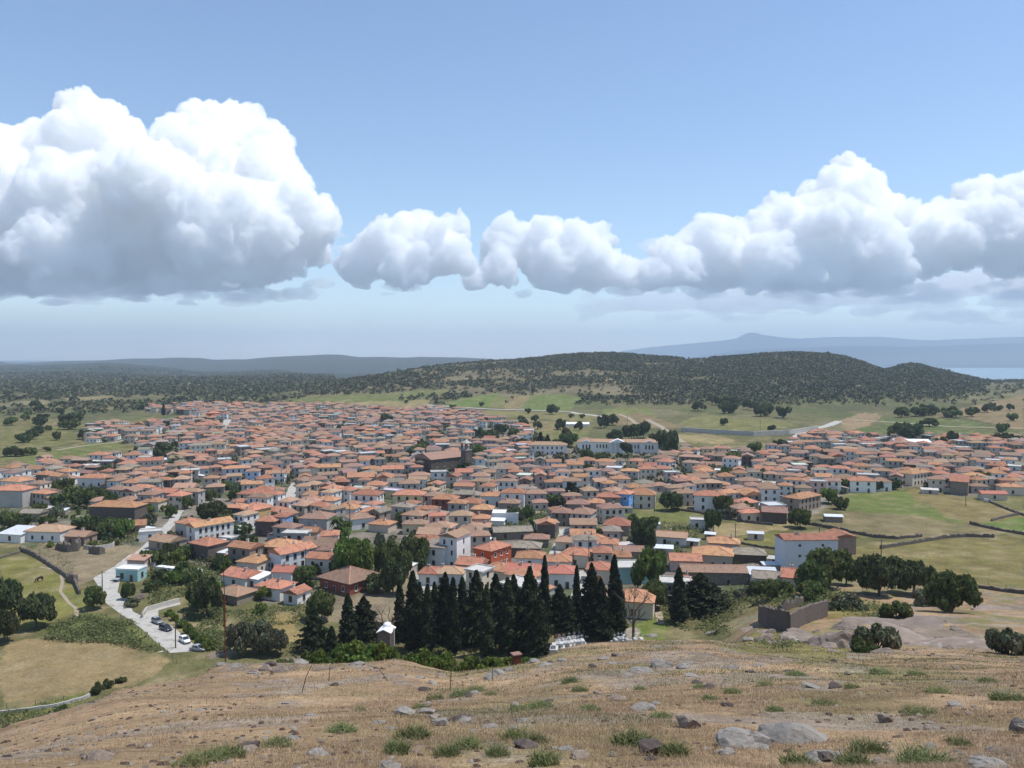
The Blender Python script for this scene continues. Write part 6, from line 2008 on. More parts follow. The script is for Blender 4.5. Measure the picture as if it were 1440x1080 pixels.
def wall_line(line, h, t, mat, label, name='stone_wall', cat='wall', group=None, flatp=False, rough=0.12, step=0.9, z0=-0.4):
    P = [flat(x, y) if flatp else ground(x, y) for x, y in line]
    if name == 'stone_wall':
        t *= 0.8
        step = 0.6
    Q = []
    for i in range(len(P) - 1):
        n = max(1, int((P[i + 1] - P[i]).length / step))
        for j in range(n):
            Q.append(P[i].lerp(P[i + 1], j / n))
    Q.append(P[-1])
    b = MB()
    rings = []
    rg = random.Random(len(Q) * 13 + int(line[0][0]))
    n = len(Q)
    for i, q in enumerate(Q):
        d = Q[min(i + 1, n - 1)] - Q[max(i - 1, 0)]
        d.z = 0
        s = Vector((-d.y, d.x, 0)).normalized()
        hh = h * (0.78 if name == 'stone_wall' else 1) * (1 + rg.uniform(-1, 1) * rough * (2.4 if name == 'stone_wall' else 1.6))
        zz = h1(q.x, q.y)
        w1, w2 = t / 2 * (1 + rg.uniform(-rough, rough)), t / 2 * (1 + rg.uniform(-rough, rough))
        b.v += [tuple(q + s * w1 + Vector((0, 0, zz - q.z + z0))), tuple(q + s * w1 * .85 + Vector((0, 0, zz - q.z + hh))), tuple(q - s * w2 * .85 + Vector((0, 0, zz - q.z + hh * (1 + rg.uniform(-rough, rough) * .4)))), tuple(q - s * w2 + Vector((0, 0, zz - q.z + z0)))]
    for i in range(n - 1):
        for k in range(3):
            b.f.append((4 * i + k, 4 * i + k + 1, 4 * i + 4 + k + 1, 4 * i + 4 + k))
            b.m.append(0)
    b.f += [(0, 3, 2, 1), (4 * n - 4, 4 * n - 3, 4 * n - 2, 4 * n - 1)]
    b.m += [0, 0]
    o = link(name, b.data(name, [mat]))
    return tag(o, label, cat, group)

SG = 'dry stone field walls'
wall_line([(1128, 736), (1160, 742), (1200, 750), (1230, 756), (1262, 758), (1296, 755)], 1.5, 0.9, M_DRYSTONE, 'dark dry stone wall curving across the grazed slope behind the pale house', group=SG)
wall_line([(1238, 772), (1262, 768), (1300, 762), (1330, 757), (1358, 755), (1398, 756)], 1.6, 0.9, M_DRYSTONE, 'dark dry stone wall along the top of the big golden field', group=SG)
wall_line([(1362, 826), (1384, 828), (1410, 832), (1445, 836)], 1.2, 0.9, M_DRYSTONE, 'dark dry stone wall with posts under the golden field beside the lone umbrella tree', group=SG)
wall_line([(1364, 737), (1390, 743), (1415, 748), (1445, 753)], 1.5, 1.0, M_DRYSTONE, 'dark wall under the small bright green field at the picture edge', group=SG)
wall_line([(1386, 704), (1405, 712), (1422, 719), (1445, 727)], 1.2, 0.9, M_DRYSTONE, 'thin dark wall slanting down from the red roofed shed', group=SG)
wall_line([(1394, 733), (1412, 728), (1432, 724)], 1.2, 0.9, M_DRYSTONE, 'short dark wall between the golden field and the small bright green field', group=SG)
wall_line([(943, 716), (985, 722), (1010, 728), (1050, 735), (1087, 739)], 1.3, 0.8, M_DRYSTONE, 'low dark wall along the meadow from the round dark tree to the dark barn', group=SG)
wall_line([(1024, 760), (1048, 766), (1070, 770), (1094, 773)], 1.0, 0.8, M_DRYSTONE, 'overgrown low wall between straw field and the grey roofed barn', group=SG)
wall_line([(0, 786), (26, 778), (30, 772)], 1.0, 0.8, M_DRYSTONE, 'short stone wall at the top of the grazing meadow by the picture edge', group=SG)
wall_line([(28, 774), (48, 782), (64, 792), (82, 804), (97, 814), (106, 822), (112, 836)], 1.7, 0.9, M_DRYSTONE, 'long dark retaining wall between bare earth slope and grazing meadow', group=SG)
wall_line([(208, 803), (222, 795), (240, 783)], 2.2, 0.5, M_CONC, 'pale concrete garden wall slanting down through the vegetable plots', 'garden_wall', group='concrete garden walls', rough=0.02)
wall_line([(200, 869), (206, 860), (230, 853), (252, 847)], 1.3, 0.4, M_CONC, 'low concrete wall with a corner at the road junction', 'garden_wall', group='concrete garden walls', rough=0.02)
wall_line([(222, 802), (250, 805), (282, 808)], 1.6, 2.4, ROOFM['white'], 'long narrow white roofed hen run in the vegetable plots', 'hen_run', 'hen house', rough=0.03)
wall_line([(118, 772), (134, 774), (158, 770), (166, 762)], 1.6, 0.4, M_CONC, 'concrete yard wall below the low brown cottage', 'garden_wall', group='concrete garden walls', rough=0.03)
wall_line([(68, 703), (82, 712), (98, 720)], 1.8, 0.6, M_WHITE, 'white sloping wall among the garden trees on the left', 'garden_wall', group='concrete garden walls', rough=0.03, flatp=True)
wall_line([(780, 898), (800, 893), (821, 886)], 0.9, 0.5, M_RUST, 'brown capped wall behind the white graves', 'cemetery_wall', rough=0.02)
wall_line([(0, 1004), (40, 1000), (80, 994), (120, 983), (126, 979)], 0.7, 0.4, M_CONC, 'low pale concrete wall at the bottom of the straw field', 'garden_wall', group='concrete garden walls', rough=0.05)
wall_line([(958, 607), (1000, 610), (1060, 613), (1110, 611), (1150, 605)], 4.2, 1.2, M_CONC, 'long curved concrete retaining wall under the pale hill meadow', 'retaining_wall', flatp=True, rough=0.03, step=6)
# ruined enclosure on the rocks at the right
wall_line([(1068, 872), (1080, 882), (1108, 890)], 3.9, 0.7, WALL['dark stone'], 'near face of the roofless ruin made of dark stone', 'ruined_wall', 'ruin', rough=0.04)
wall_line([(1109, 890), (1130, 878), (1162, 866)], 3.5, 0.7, WALL['dark stone'], 'side wall of the roofless ruin running away towards the grey bush', 'ruined_wall', 'ruin', rough=0.03)
wall_line([(1078, 868), (1100, 864), (1128, 852)], 2.0, 0.8, M_DRYSTONE, 'broken rear wall of the roofless ruin', 'ruined_wall', 'ruin', rough=0.35)
wall_line([(80, 772), (96, 776), (108, 775), (112, 768)], 2.6, 1.2, M_DRYSTONE, 'crumbling stone ruin standing on the bare earth slope', 'ruined_wall', 'ruin', rough=0.4)
wall_line([(126, 778), (140, 780), (147, 778)], 2.2, 0.8, M_DRYSTONE, 'stub of dark wall on the bare earth slope beside the crumbling ruin', 'ruined_wall', 'ruin', rough=0.25)
wall_line([(96, 815), (102, 820), (106, 818)], 2.0, 1.6, M_DRYSTONE, 'dark stone gate stub in the long retaining wall', 'ruined_wall', 'ruin', rough=0.3)

def fence(line, label, h=1.3, gap=2.6, flatp=False, nm='wire_fence'):
    P = [flat(x, y) if flatp else ground(x, y) for x, y in line]
    root = link(nm, None, None, P[0])
    Q = []
    for i in range(len(P) - 1):
        n = max(1, int((P[i + 1] - P[i]).length / gap))
        for j in range(n):
            Q.append(P[i].lerp(P[i + 1], j / n))
    Q.append(P[-1])
    b = MB()
    b.tube([(0, 0, -.3), (0, 0, h)], 0.05, 5)
    post = b.data('post', [M_POLE])
    Q = [Vector((q.x, q.y, h1(q.x, q.y))) - P[0] for q in Q]
    for q in Q:
        link('post', post, root, q, (random.uniform(-.06, .06), random.uniform(-.06, .06), 0))
    b = MB()
    for k in range(3):
        b.tube([q + Vector((0, 0, h * (0.3 + 0.32 * k))) for q in Q], 0.012, 3, caps=False)
    link('wire', b.data('wire', [M_WIRE]), root)
    return tag(root, label, 'fence', 'wire fences')
fence([(170, 868), (190, 884), (214, 904), (236, 921), (249, 934)], 'wire fence with thin posts along the field side of the concrete road')
fence([(10, 1001), (50, 997), (90, 990), (130, 978), (160, 966)], 'wire fence on the low concrete wall below the straw field', 1.8, 4.5)
fence([(1366, 824), (1390, 826), (1415, 830), (1442, 834)], 'wire fence with thin posts behind the lone umbrella tree', 1.5, 3.4)
fence([(330, 745), (345, 752), (356, 760)], 'garden fence beside the corrugated shed', 1.2, 2.5, True)

def pole(px, pyt, pyb, label, arm=True, flatp=True):
    p = flat(px, pyb) if flatp and pyb < 880 else ground(px, pyb)
    top = CAM_Z + krow(pyt)[0] * p.y
    H = max(6.5, top - p.z)
    root = link('utility_pole', None, None, (p.x, p.y, h1(p.x, p.y)))
    b = MB()
    b.tube([(0, 0, -1), (0, 0, H)], [0.17, 0.11], 7)
    link('post', b.data('post', [M_POLE]), root)
    if arm:
        b = MB()
        b.box(-0.9, 0.9, -0.16, -0.112, H - 0.75, H - 0.62)
        ca = link('crossarm', b.data('crossarm', [M_POLE]), root, None, (0, 0, random.uniform(-.6, .6)))
        for x in (-.75, 0, .75):
            b = MB()
            b.tube([(x, -.136, H - .62), (x, -.136, H - .5), (x, -.136, H - .42)], [.05, .07, .03], 6)
            link('insulator', b.data('insulator', [M_WHITE]), ca)
    return tag(root, label, 'pole', 'utility poles')
for a in [(144, 802, 833, 'wooden utility pole at the concrete road bend beside the green shrub tree'), (247, 890, 911, 'short wooden pole on the verge opposite the parked dark car'), (1034, 735, 769, 'dark pole standing in the straw field'),
          (828, 753, 800, 'tall dark pole between the orange roofs above the cypress row'), (806, 775, 806, 'dark pole beside the reddest roofed house'), (935, 783, 806, 'pole beside the tall bright green tree'), (1239, 772, 790, 'pole at the corner of the golden field above the fig tree'),
          (492, 708, 752, 'tall pole in front of the white and brown roofed house'), (51, 722, 752, 'pole behind the white metal roofed shed'), (345, 694, 722, 'pole by the two beige houses'), (268, 655, 684, 'pole on the left side above the long grey gable'),
          (511, 674, 700, 'pole in the dense middle roofs'), (650, 665, 680, 'pole below the bell tower'), (882, 585, 602, 'pole in the striped hill meadow'), (1069, 590, 604, 'pole in the pale hill meadow'), (143, 640, 660, 'pole at the edge of the left meadow'),
          (920, 695, 720, 'pole beside the cream pyramid roofed house'), (1358, 690, 712, 'pole by the square tower house'), (683, 772, 800, 'pole beside the terracotta red house'), (600, 752, 790, 'pole beside the tall white three storey house'), (430, 770, 800, 'pole by the pale blue gabled house'), (1152, 745, 762, 'small pole behind the big pale house'),
          (734, 725, 752, 'pole beside the white warehouse'), (968, 740, 765, 'pole in the vegetable gardens near the white hut'), (1110, 690, 712, 'pole before the long two storey stone house'), (396, 660, 690, 'pole in the crowded left roofs'), (560, 700, 722, 'pole near the balcony house')]:
    pole(*a)

# tall rusty mast on the brow
p = ground(317, 934)
root = link('radio_mast', None, None, p)
b = MB(); b.tube([(0, 0, -.4), (0, 0, 4.6)], [.085, .08], 8); link('lower_pole', b.data('lower_pole', [M_RUST]), root)
b = MB(); b.tube([(0, 0, 4.6), (0, 0, 8.4)], [.10, .09], 8); link('red_section', b.data('red_section', [M_RUSTRED]), root)
b = MB(); b.tube([(0, 0, 8.4), (-.12, 0, 13.2)], [.06, .035], 8); link('upper_pole', b.data('upper_pole', [M_METAL]), root)
b = MB(); b.tube([(-.16, 0.02, 4.6), (-.16, .02, 8.4)], [.03, .03], 6)
for k in range(9):
    b.tube([(-.16, .02, 4.7 + .43 * k), (0, .0, 4.7 + .43 * k)], .02, 5)
link('ladder_rail', b.data('ladder_rail', [M_RUSTRED]), root)
for k in range(3):
    b = MB(); b.tube([(-.5, 0, 11.0 + .8 * k), (.35, 0, 11.0 + .8 * k)], .022, 5); link('antenna_arm', b.data('antenna_arm', [M_METAL]), root)
tag(root, 'tall thin rusty mast with a red middle section on the hill brow', 'mast')

# leaning iron rods on the hillside
for px, py, h, lx, ly, lab in [(423, 974, 2.4, 0.35, -.1, 'thin iron rod leaning on the bare slope below the mast'), (549, 958, 1.9, -1.0, 0.2, 'short iron rod almost fallen over near the cemetery bushes'), (633, 972, 2.2, 0.05, 0, 'thin upright rod beside the green grass strip'),
                               (692, 958, 1.3, 0.05, 0.05, 'dark iron post by the white stone below the rusty box'), (462, 958, 1.4, 0.1, 0, 'faint thin stake on the bare slope')]:
    p = ground(px, py)
    b = MB()
    b.tube([(0, 0, -.3), (lx * h * .5, ly * h * .5, h * .5), (lx * h, ly * h, h * (1 - abs(lx) * .4))], [.035, .03, .025], 6)
    tag(link('iron_rod', b.data('iron_rod', [M_METAL]), None, p), lab, 'rod', 'iron rods on the slope')

# rusty box
p = at(726, 936, 82.0)
p.z = h1(p.x, p.y)
root = link('metal_box', None, None, p, R(24))
b = MB(); b.box(-.42, .42, -.36, .36, -.3, 1.25); link('body', b.data('body', [M_RUST]), root)
b = MB(); b.box(-.5, .5, -.44, .44, 1.253, 1.36); link('lid', b.data('lid', [noise_mat('rusty_lid', (0.22, 0.13, 0.10), (0.30, 0.19, 0.15), 4.0)]), root)
b = MB(); b.box(-.36, .36, -.385, -.363, -.05, 1.1); b.box(.2, .26, -.41, -.387, .5, .65); link('door', b.data('door', [M_RUST]), root)
tag(root, 'upright rusty brown metal box with a flat lid among the pale rocks', 'box')

# cemetery chapel with white dome
Y = 178.0
x = (541 - 720) / F_PX * Y
zg = h1(x, Y)
hw = max(2.6, (CAM_Z + krow(886)[0] * Y) - zg)          # eaves
root = link('chapel', None, None, (x, Y, zg), R(-8))
HWD = 1.45
b = MB(); b.box(-HWD, HWD, -1.9, 1.9, -1, hw); link('wall', b.data('wall', [WALL['dark stone']]), root)  # dark stone colour stands in for the shade on the chapel walls
b = MB()
for y0, y1 in ((-1.9, -1.7), (1.7, 1.9)):
    b.raw([(-HWD, y0, hw), (HWD, y0, hw), (0, y0, hw + .62), (-HWD, y1, hw), (HWD, y1, hw), (0, y1, hw + .62)], [(0, 1, 2), (3, 5, 4), (0, 2, 5, 3), (1, 4, 5, 2)], 0)
link('gable', b.data('gable', [WALL['dark stone']]), root)
b = MB()
for s in (-1, 1):
    b.raw([(0, -2.1, hw + .66), (s * 1.7, -2.1, hw - .08), (s * 1.7, 2.1, hw - .08), (0, 2.1, hw + .66), (0, -2.1, hw + .82), (s * 1.7, -2.1, hw + .08), (s * 1.7, 2.1, hw + .08), (0, 2.1, hw + .82)],
          [(0, 1, 2, 3), (4, 7, 6, 5), (0, 4, 5, 1), (1, 5, 6, 2), (2, 6, 7, 3)], 0)
link('roof', b.data('roof', [M_WHITE]), root)
b = MB()
b.tube([(0, .9, hw + .1), (0, .9, hw + .7)] + [(0, .9, hw + .7 + .85 * math.sin(a * math.pi / 16)) for a in range(1, 9)], [.98, .98] + [1.0 * math.cos(a * math.pi / 16) + .01 for a in range(1, 9)], 18)
dm = link('dome', b.data('dome', [M_WHITE], True), root)
b = MB(); b.box(-.03, .03, .87, .93, hw + 1.5, hw + 2.05); b.box(-.18, -.033, .87, .93, hw + 1.78, hw + 1.84); b.box(.033, .18, .87, .93, hw + 1.78, hw + 1.84); link('cross', b.data('cross', [M_WHITE]), dm)
b = MB(); b.box(1.75, 2.0, -.4, -.1, -.5, hw + .55); b.box(1.7, 2.05, -.45, -.05, hw + .55, hw + .65); link('pillar', b.data('pillar', [M_CONC]), root)
b = MB(); b.box(-.5, .5, -1.93, -1.903, -.1, 2.1); link('door', b.data('door', [M_DOOR]), root)
tag(root, 'small chapel with white dome and white gable edge between the cypresses', 'chapel')

# graves
M_MARB = noise_mat('weathered_marble', (0.34, 0.34, 0.33), (0.55, 0.55, 0.54), 1.2, rand=0.25, c3=(0.25, 0.24, 0.22), c3scale=1.2, c3lo=0.55)
b = MB(); b.box(-.45, .45, -1.0, 1.0, -.3, .45); b.box(-.38, .38, -.9, .8, .453, .55); GRAVE = b.data('slab', [M_MARB])
b = MB(); b.box(-.09, .09, -.06, .06, .4, 1.5); b.box(-.34, -.093, -.06, .06, 1.02, 1.2); b.box(.093, .34, -.06, .06, 1.02, 1.2); b.box(-.3, .3, -.12, .12, .0, .45); CROSS = b.data('cross', [M_MARB])
rg = random.Random(4)
GR = []
for i, (px, py) in enumerate([(779, 905), (784, 903), (789, 903), (794, 902), (799, 902), (804, 901), (809, 900), (814, 900), (819, 899), (786, 899), (793, 898), (800, 896), (807, 895), (814, 894), (820, 893), (866, 898), (871, 896), (876, 896), (882, 898), (870, 891), (878, 892), (893, 897), (902, 897)]):
    k, dy = krow(py)
    Y = 180 + (905 - py) * 1.6
    X = (px - 720) / F_PX / dy * Y
    g = link('grave', None, None, (X, Y, max(h1(X, Y), CAM_Z + k * Y - 0.6)), (0, 0, rg.uniform(-.25, .25)))
    link('slab', GRAVE, g)
    link('cross', CROSS, g, (0, .95, 0))
    g['category'] = 'grave'
    g['group'] = 'white cemetery graves'
    GR.append((g, px, py))
    # each stands on a made-up terrace of the cemetery slope
for g, px, py in GR:
    gz = h1(g.location.x, g.location.y)
    if g.location.z > gz + 0.05:
        b = MB(); b.box(-.9, .9, -1.5, 1.5, gz - g.location.z - .5, -.31)
        link('plinth', b.data('plinth', [M_CONC]), g)

# bare trees
def bare_tree(pos, H, seed, label):
    rg = random.Random(seed)
    root = link('bare_tree', None, None, pos)
    b = MB()
    b.tube([(0, 0, -.5), (0.05, 0, H * .3), (0.1, 0.05, H * .55)], [H * .028, H * .022, H * .016], 7)
    link('trunk', b.data('trunk', [M_BARK], True), root)
    b = MB()
    def grow(p, d, l, r, lev):
        q = p + d * l
        mid = p.lerp(q, .5) + Vector((rg.uniform(-.1, .1), rg.uniform(-.1, .1), .05)) * l
        b.tube([p, mid, q], [r, r * .8, r * .55], 5 if lev < 2 else 4, caps=False)
        if lev < 4:
            for k in range(3 if lev < 3 else 2):
                nd = (d + Vector((rg.uniform(-.7, .7), rg.uniform(-.7, .7), rg.uniform(-.1, .55)))).normalized()
                grow(p.lerp(q, rg.uniform(.6, 1)), nd, l * rg.uniform(.55, .8), r * .55, lev + 1)
    for k in range(5):
        a = k * 1.256 + rg.uniform(-.3, .3)
        grow(Vector((0.08, 0.03, H * rg.uniform(.25, .55))), Vector((math.cos(a) * .7, math.sin(a) * .7, .8)).normalized(), H * .22, H * .012, 0)
    link('branches', b.data('branches', [M_BARK]), root)
    return tag(root, label, 'tree', 'bare leafless trees')
for px, pyt, Y, lab in [(889, 822, 196, 'leafless grey tree in front of the broad orange roof beyond the cypress row'), (545, 852, 190, 'leafless twiggy tree behind the chapel dome'), (895, 707, 380, 'leafless dark tree in the meadow below the bright blue house')]:
    x = (px - 720) / F_PX * Y * 1.02
    z = h1(x, Y)
    bare_tree((x, Y, z), CAM_Z + krow(pyt)[0] * Y - z, int(px), lab)

# palm
p = flat(474, 762)
root = link('palm_tree', None, None, p)
b = MB(); b.tube([(0, 0, -.5), (.1, 0, 4), (.05, 0, 9.2)], [.38, .3, .26], 8); link('trunk', b.data('trunk', [M_BARK], True), root)
b = MB()
for k in range(34):
    a = k * 2.399
    up = 1.0 - 1.5 * (k / 34)
    d = Vector((math.cos(a), math.sin(a), 0))
    s = Vector((-d.y, d.x, 0))
    L = 3.3
    pts = [Vector((.05, 0, 9.2)) + d * (L * t) + Vector((0, 0, up * L * t * .8 - 2.3 * t * t)) for t in (0, .25, .5, .75, 1)]
    ws = [.12, .5, .55, .4, .05]
    base = len(b.v)
    for q, w_ in zip(pts, ws):
        b.v += [tuple(q + s * w_ - Vector((0, 0, w_ * .5))), tuple(q), tuple(q - s * w_ - Vector((0, 0, w_ * .5)))]
    for i in range(4):
        for j in range(2):
            b.f.append((base + 3 * i + j, base + 3 * i + j + 1, base + 3 * i + j + 4, base + 3 * i + j + 3)); b.m.append(0)
me = b.data('fronds', [LEAF['green']])
a_ = me.attributes.new('tint', 'FLOAT_COLOR', 'POINT')
a_.data.foreach_set('color', np.ones(len(me.vertices) * 4, np.float32))
link('fronds', me, root)
tag(root, 'single tall palm beside the tall blank pale grey house', 'palm')

# ---------------------------------------------------------------- vehicles
def paint(name, c, rough=0.25):
    m, nt, b = new_mat(name)
    b.inputs['Base Color'].default_value = (*c, 1)
    b.inputs['Roughness'].default_value = rough
    b.inputs['Specular IOR Level'].default_value = 0.5
    b.inputs['Coat Weight'].default_value = 0.5
    return m
M_TYRE = noise_mat('tyre_rubber', (0.018, 0.018, 0.018), (0.03, 0.03, 0.03), 4)
M_RIM = paint('alloy_rim', (0.35, 0.35, 0.36), 0.35)
M_LAMP = paint('headlamp_glass', (0.6, 0.6, 0.58), 0.1)
M_TAIL = paint('tail_lamp_red', (0.35, 0.02, 0.015), 0.2)
M_BUMP = noise_mat('dark_plastic', (0.03, 0.03, 0.03), (0.05, 0.05, 0.05), 4, rough=0.6)
def loft(b, secs, m=0, cap=True):
    n = len(secs[0])
    base = len(b.v)
    for s in secs:
        b.v += [tuple(p) for p in s]
    for i in range(len(secs) - 1):
        for j in range(n):
            b.f.append((base + i * n + j, base + (i + 1) * n + j, base + (i + 1) * n + (j + 1) % n, base + i * n + (j + 1) % n)); b.m.append(m)
    if cap:
        b.f.append(tuple(base + j for j in range(n))); b.m.append(m)
        b.f.append(tuple(base + (len(secs) - 1) * n + j for j in range(n))[::-1]); b.m.append(m)
def car(pos, rot, col, style, label):
    root = link('parked_car', None, None, pos, (0, 0, rot))
    L = 4.1 if style != 'suv' else 4.5
    up = 0 if style != 'suv' else .25
    ys = [-L/2, -L/2 + .12, -L/2 + .5, -L/2 + 1.25, 0, L/2 - .9, L/2 - .35, L/2 - .08, L/2]
    tops = [.55, .68, .78, .90, .95, .96, .92, .82, .6]
    hw = [.66, .76, .82, .84, .85, .84, .82, .76, .68]
    secs = []
    for y, t, h_ in zip(ys, tops, hw):
        t += up
        z0 = .24 + up * .6
        secs.append([(-h_ * .92, y, z0), (h_ * .92, y, z0), (h_, y, z0 + .22), (h_, y, t - .12), (h_ * .9, y, t), (-h_ * .9, y, t), (-h_, y, t - .12), (-h_, y, z0 + .22)])
    b = MB(); loft(b, secs); link('body', b.data('body', [col], False), root)
    r_end = L/2 - (.75 if style == 'sedan' else .15)
    f0 = -L/2 + 1.15
    gh = [(f0, .78, .90 + up), (f0 + .75, .66, 1.40 + up), (f0 + 1.2, .65, 1.45 + up), (r_end - .75, .65, 1.43 + up), (r_end - .28, .64, 1.36 + up), (r_end, .74, .93 + up)]
    b = MB()
    secs = []
    for y, h_, z in gh:
        zb = .90 + up
        secs.append([(-.79, y, zb), (.79, y, zb), (h_ + .03, y, z), (-h_ - .03, y, z)])
    loft(b, secs); link('window', b.data('window', [M_PANE]), root)
    b = MB()
    loft(b, [[(-h_, y, z + .004), (h_, y, z + .004), (h_ * .92, y, z + .05), (-h_ * .92, y, z + .05)] for y, h_, z in gh[1:5]])
    for s in (-1, 1):
        for (y, h_, z), (y2, h2, z2) in ((gh[0], gh[1]), (gh[5], gh[4]), ((f0 + 1.55, .79, .9 + up), (f0 + 1.6, .66, 1.44 + up))):
            b.tube([(s * (.80 if h_ > .7 else h_), y, z), (s * (h2 + .03), y2, z2)], .045, 4)
    link('roof', b.data('roof', [col]), root)
    for s in (-1, 1):
        for y in (-L/2 + .82, L/2 - .8):
            wh = link('wheel', None, root, (s * .77, y, .31 + up * .3), (0, math.pi / 2, 0))
            b = MB(); b.tube([(0, 0, -.1), (0, 0, -.07), (0, 0, .07), (0, 0, .1)], [.28, .31 + up * .15, .31 + up * .15, .28], 16); link('tyre', b.data('tyre', [M_TYRE]), wh)
            b = MB(); b.tube([(0, 0, -.105), (0, 0, .105)], .19, 12); link('rim', b.data('rim', [M_RIM]), wh)
        b = MB(); b.box(s * .62 - .16, s * .62 + .16, -L/2 - .012, -L/2 + .12, .56 + up, .70 + up); link('headlight', b.data('headlight', [M_LAMP]), root)
        b = MB(); b.box(s * .62 - .12, s * .62 + .12, L/2 - .12, L/2 + .012, .62 + up, .80 + up); link('tail_light', b.data('tail_light', [M_TAIL]), root)
        b = MB(); b.box(s * .88 - .08, s * .88 + .08, f0 + .25, f0 + .38, .92 + up, 1.05 + up); link('mirror', b.data('mirror', [col]), root)
    b = MB(); b.box(-.68, .68, -L/2 - .06, -L/2 - .003, .28 + up * .6, .48 + up); b.box(-.68, .68, L/2 + .003, L/2 + .06, .3 + up * .6, .52 + up); link('bumper', b.data('bumper', [M_BUMP]), root)
    return tag(root, label, 'car', 'parked cars')
P_WHITE, P_SILVER, P_BLACK, P_RED, P_GREY = paint('white_car_paint', (.75, .75, .74)), paint('silver_car_paint', (.36, .38, .40), .3), paint('black_car_paint', (.018, .018, .022)), paint('red_car_paint', (.35, .03, .025)), paint('grey_car_paint', (.16, .17, .18))
a0, a1 = flat(224, 876), flat(283, 920)
dr = a1 - a0
hd = math.atan2(dr.y, dr.x) + math.pi / 2       # nose towards the lower road end
for px, py, c, st, lab, dh in [(221, 876, P_GREY, 'hatch', 'grey car half hidden by the hedge at the far end of the parked row', .1), (233, 886, P_BLACK, 'hatch', 'black hatchback parked first before the white car on the concrete road', .25), (260, 903, P_WHITE, 'hatch', 'white hatchback in the middle of the parked row on the concrete road', .05),
                                (279, 915, P_SILVER, 'sedan', 'silver saloon parked last at the lower end of the concrete road', .6)]:
    p = flat(px, py)
    car((p.x, p.y, .035), hd + dh, c, st, lab)
p = flat(165, 818); car((p.x, p.y + 1.5, .035), R(-8), P_SILVER, 'suv', 'silver off road car parked in front of the little pale blue house')
p = flat(259, 735); car((p.x, p.y, .05), R(60), P_RED, 'hatch', 'red car parked beside the upper street under the big dark tree')
p = flat(1389, 706); car((p.x, p.y, h1(p.x, p.y) + .02), R(70), P_WHITE, 'hatch', 'white car parked at the wall of the red roofed shed by the fields')
p = flat(733, 577); car((p.x, p.y, h1(p.x, p.y) + .8), R(85), P_WHITE, 'suv', 'white car driving on the far pale road below the striped fields')

# halls and greenhouse
for px, py, W, D, H, wl_, rf, kd, rot, lab, nm, ct in [(808, 600, 30, 12, 2.6, 'white', 'white', 'gable', -6, 'long low white greenhouse in the fields behind the school', 'greenhouse', 'greenhouse'),
                                                       (1286, 631, 26, 14, 5.0, 'white', 'white', 'gable', -6, 'big white roofed hall at the back of the right hand houses', 'warehouse', 'hall'),
                                                       (1360, 627, 24, 16, 5.0, 'beige', 'red', 'gable', -10, 'big hall with dull red roof at the back of the right hand houses', 'warehouse', 'hall')]:
    p = flat(px, py)
    make_house((p.x, p.y + D / 2, h1(p.x, p.y)), W, D, rot, H, wl_, rf, kd, (4, 1) if nm == 'warehouse' else None, None, None, pitch=13, near=False, chimney=False, label=lab, seed=px, name=nm, cat=ct, door=False)
# small sheds and lean-tos between the houses
rg = random.Random(31)
SHEDS = [(205, 752, 5, 3.4), (225, 765, 4, 3), (246, 772, 4, 3), (318, 788, 6, 4), (340, 790, 7, 4), (352, 784, 5, 4), (306, 772, 4, 3), (421, 800, 5, 3.5), (568, 808, 7, 5), (590, 792, 6, 4), (655, 770, 6, 4), (668, 778, 4, 3), (720, 792, 7, 4), (641, 752, 6, 4), (782, 754, 4, 3),
         (880, 776, 6, 4), (920, 745, 5, 4), (934, 780, 7, 4), (975, 770, 5, 3), (1000, 760, 4, 3), (1064, 760, 6, 3), (1090, 800, 4, 3), (1085, 812, 5, 3), (1100, 806, 4, 3), (880, 722, 6, 3), (1070, 718, 6, 4), (1098, 722, 5, 3), (150, 742, 5, 3), (80, 725, 7, 4), (62, 722, 6, 4), (132, 765, 5, 4), (152, 758, 4, 3), (205, 700, 5, 4), (228, 652, 9, 5), (215, 658, 8, 4), (1310, 695, 8, 4), (1320, 692, 6, 4),
         (1356, 688, 10, 4), (1380, 690, 9, 4)]
SHED_OBJ = []
for i, (px, py, W, D) in enumerate(SHEDS):
    p = flat(px, py)
    if any(math.hypot(h['x'] - p.x, h['y'] - p.y) < 0.42 * (max(h['W'], h['D']) + W) for h in HOUSES) or any(math.hypot(h['x'] - p.x, h['y'] - p.y) < 0.45 * (max(h['W'], h['D']) + W) for h in TOWN_H):
        continue
    o = make_house((p.x, p.y + D / 2, h1(p.x, p.y)), W, D, rg.uniform(-30, 20), rg.uniform(2.0, 2.6), rg.choice(['white', 'grey', 'stone', 'beige']), rg.choice(['metal', 'metal', 'white', 'concrete', 'grey']), 'shed', (1, 1), None, None, pitch=6, near=False, chimney=False, seed=900 + i, name='shed', cat='shed', group='small sheds', ov=.25)

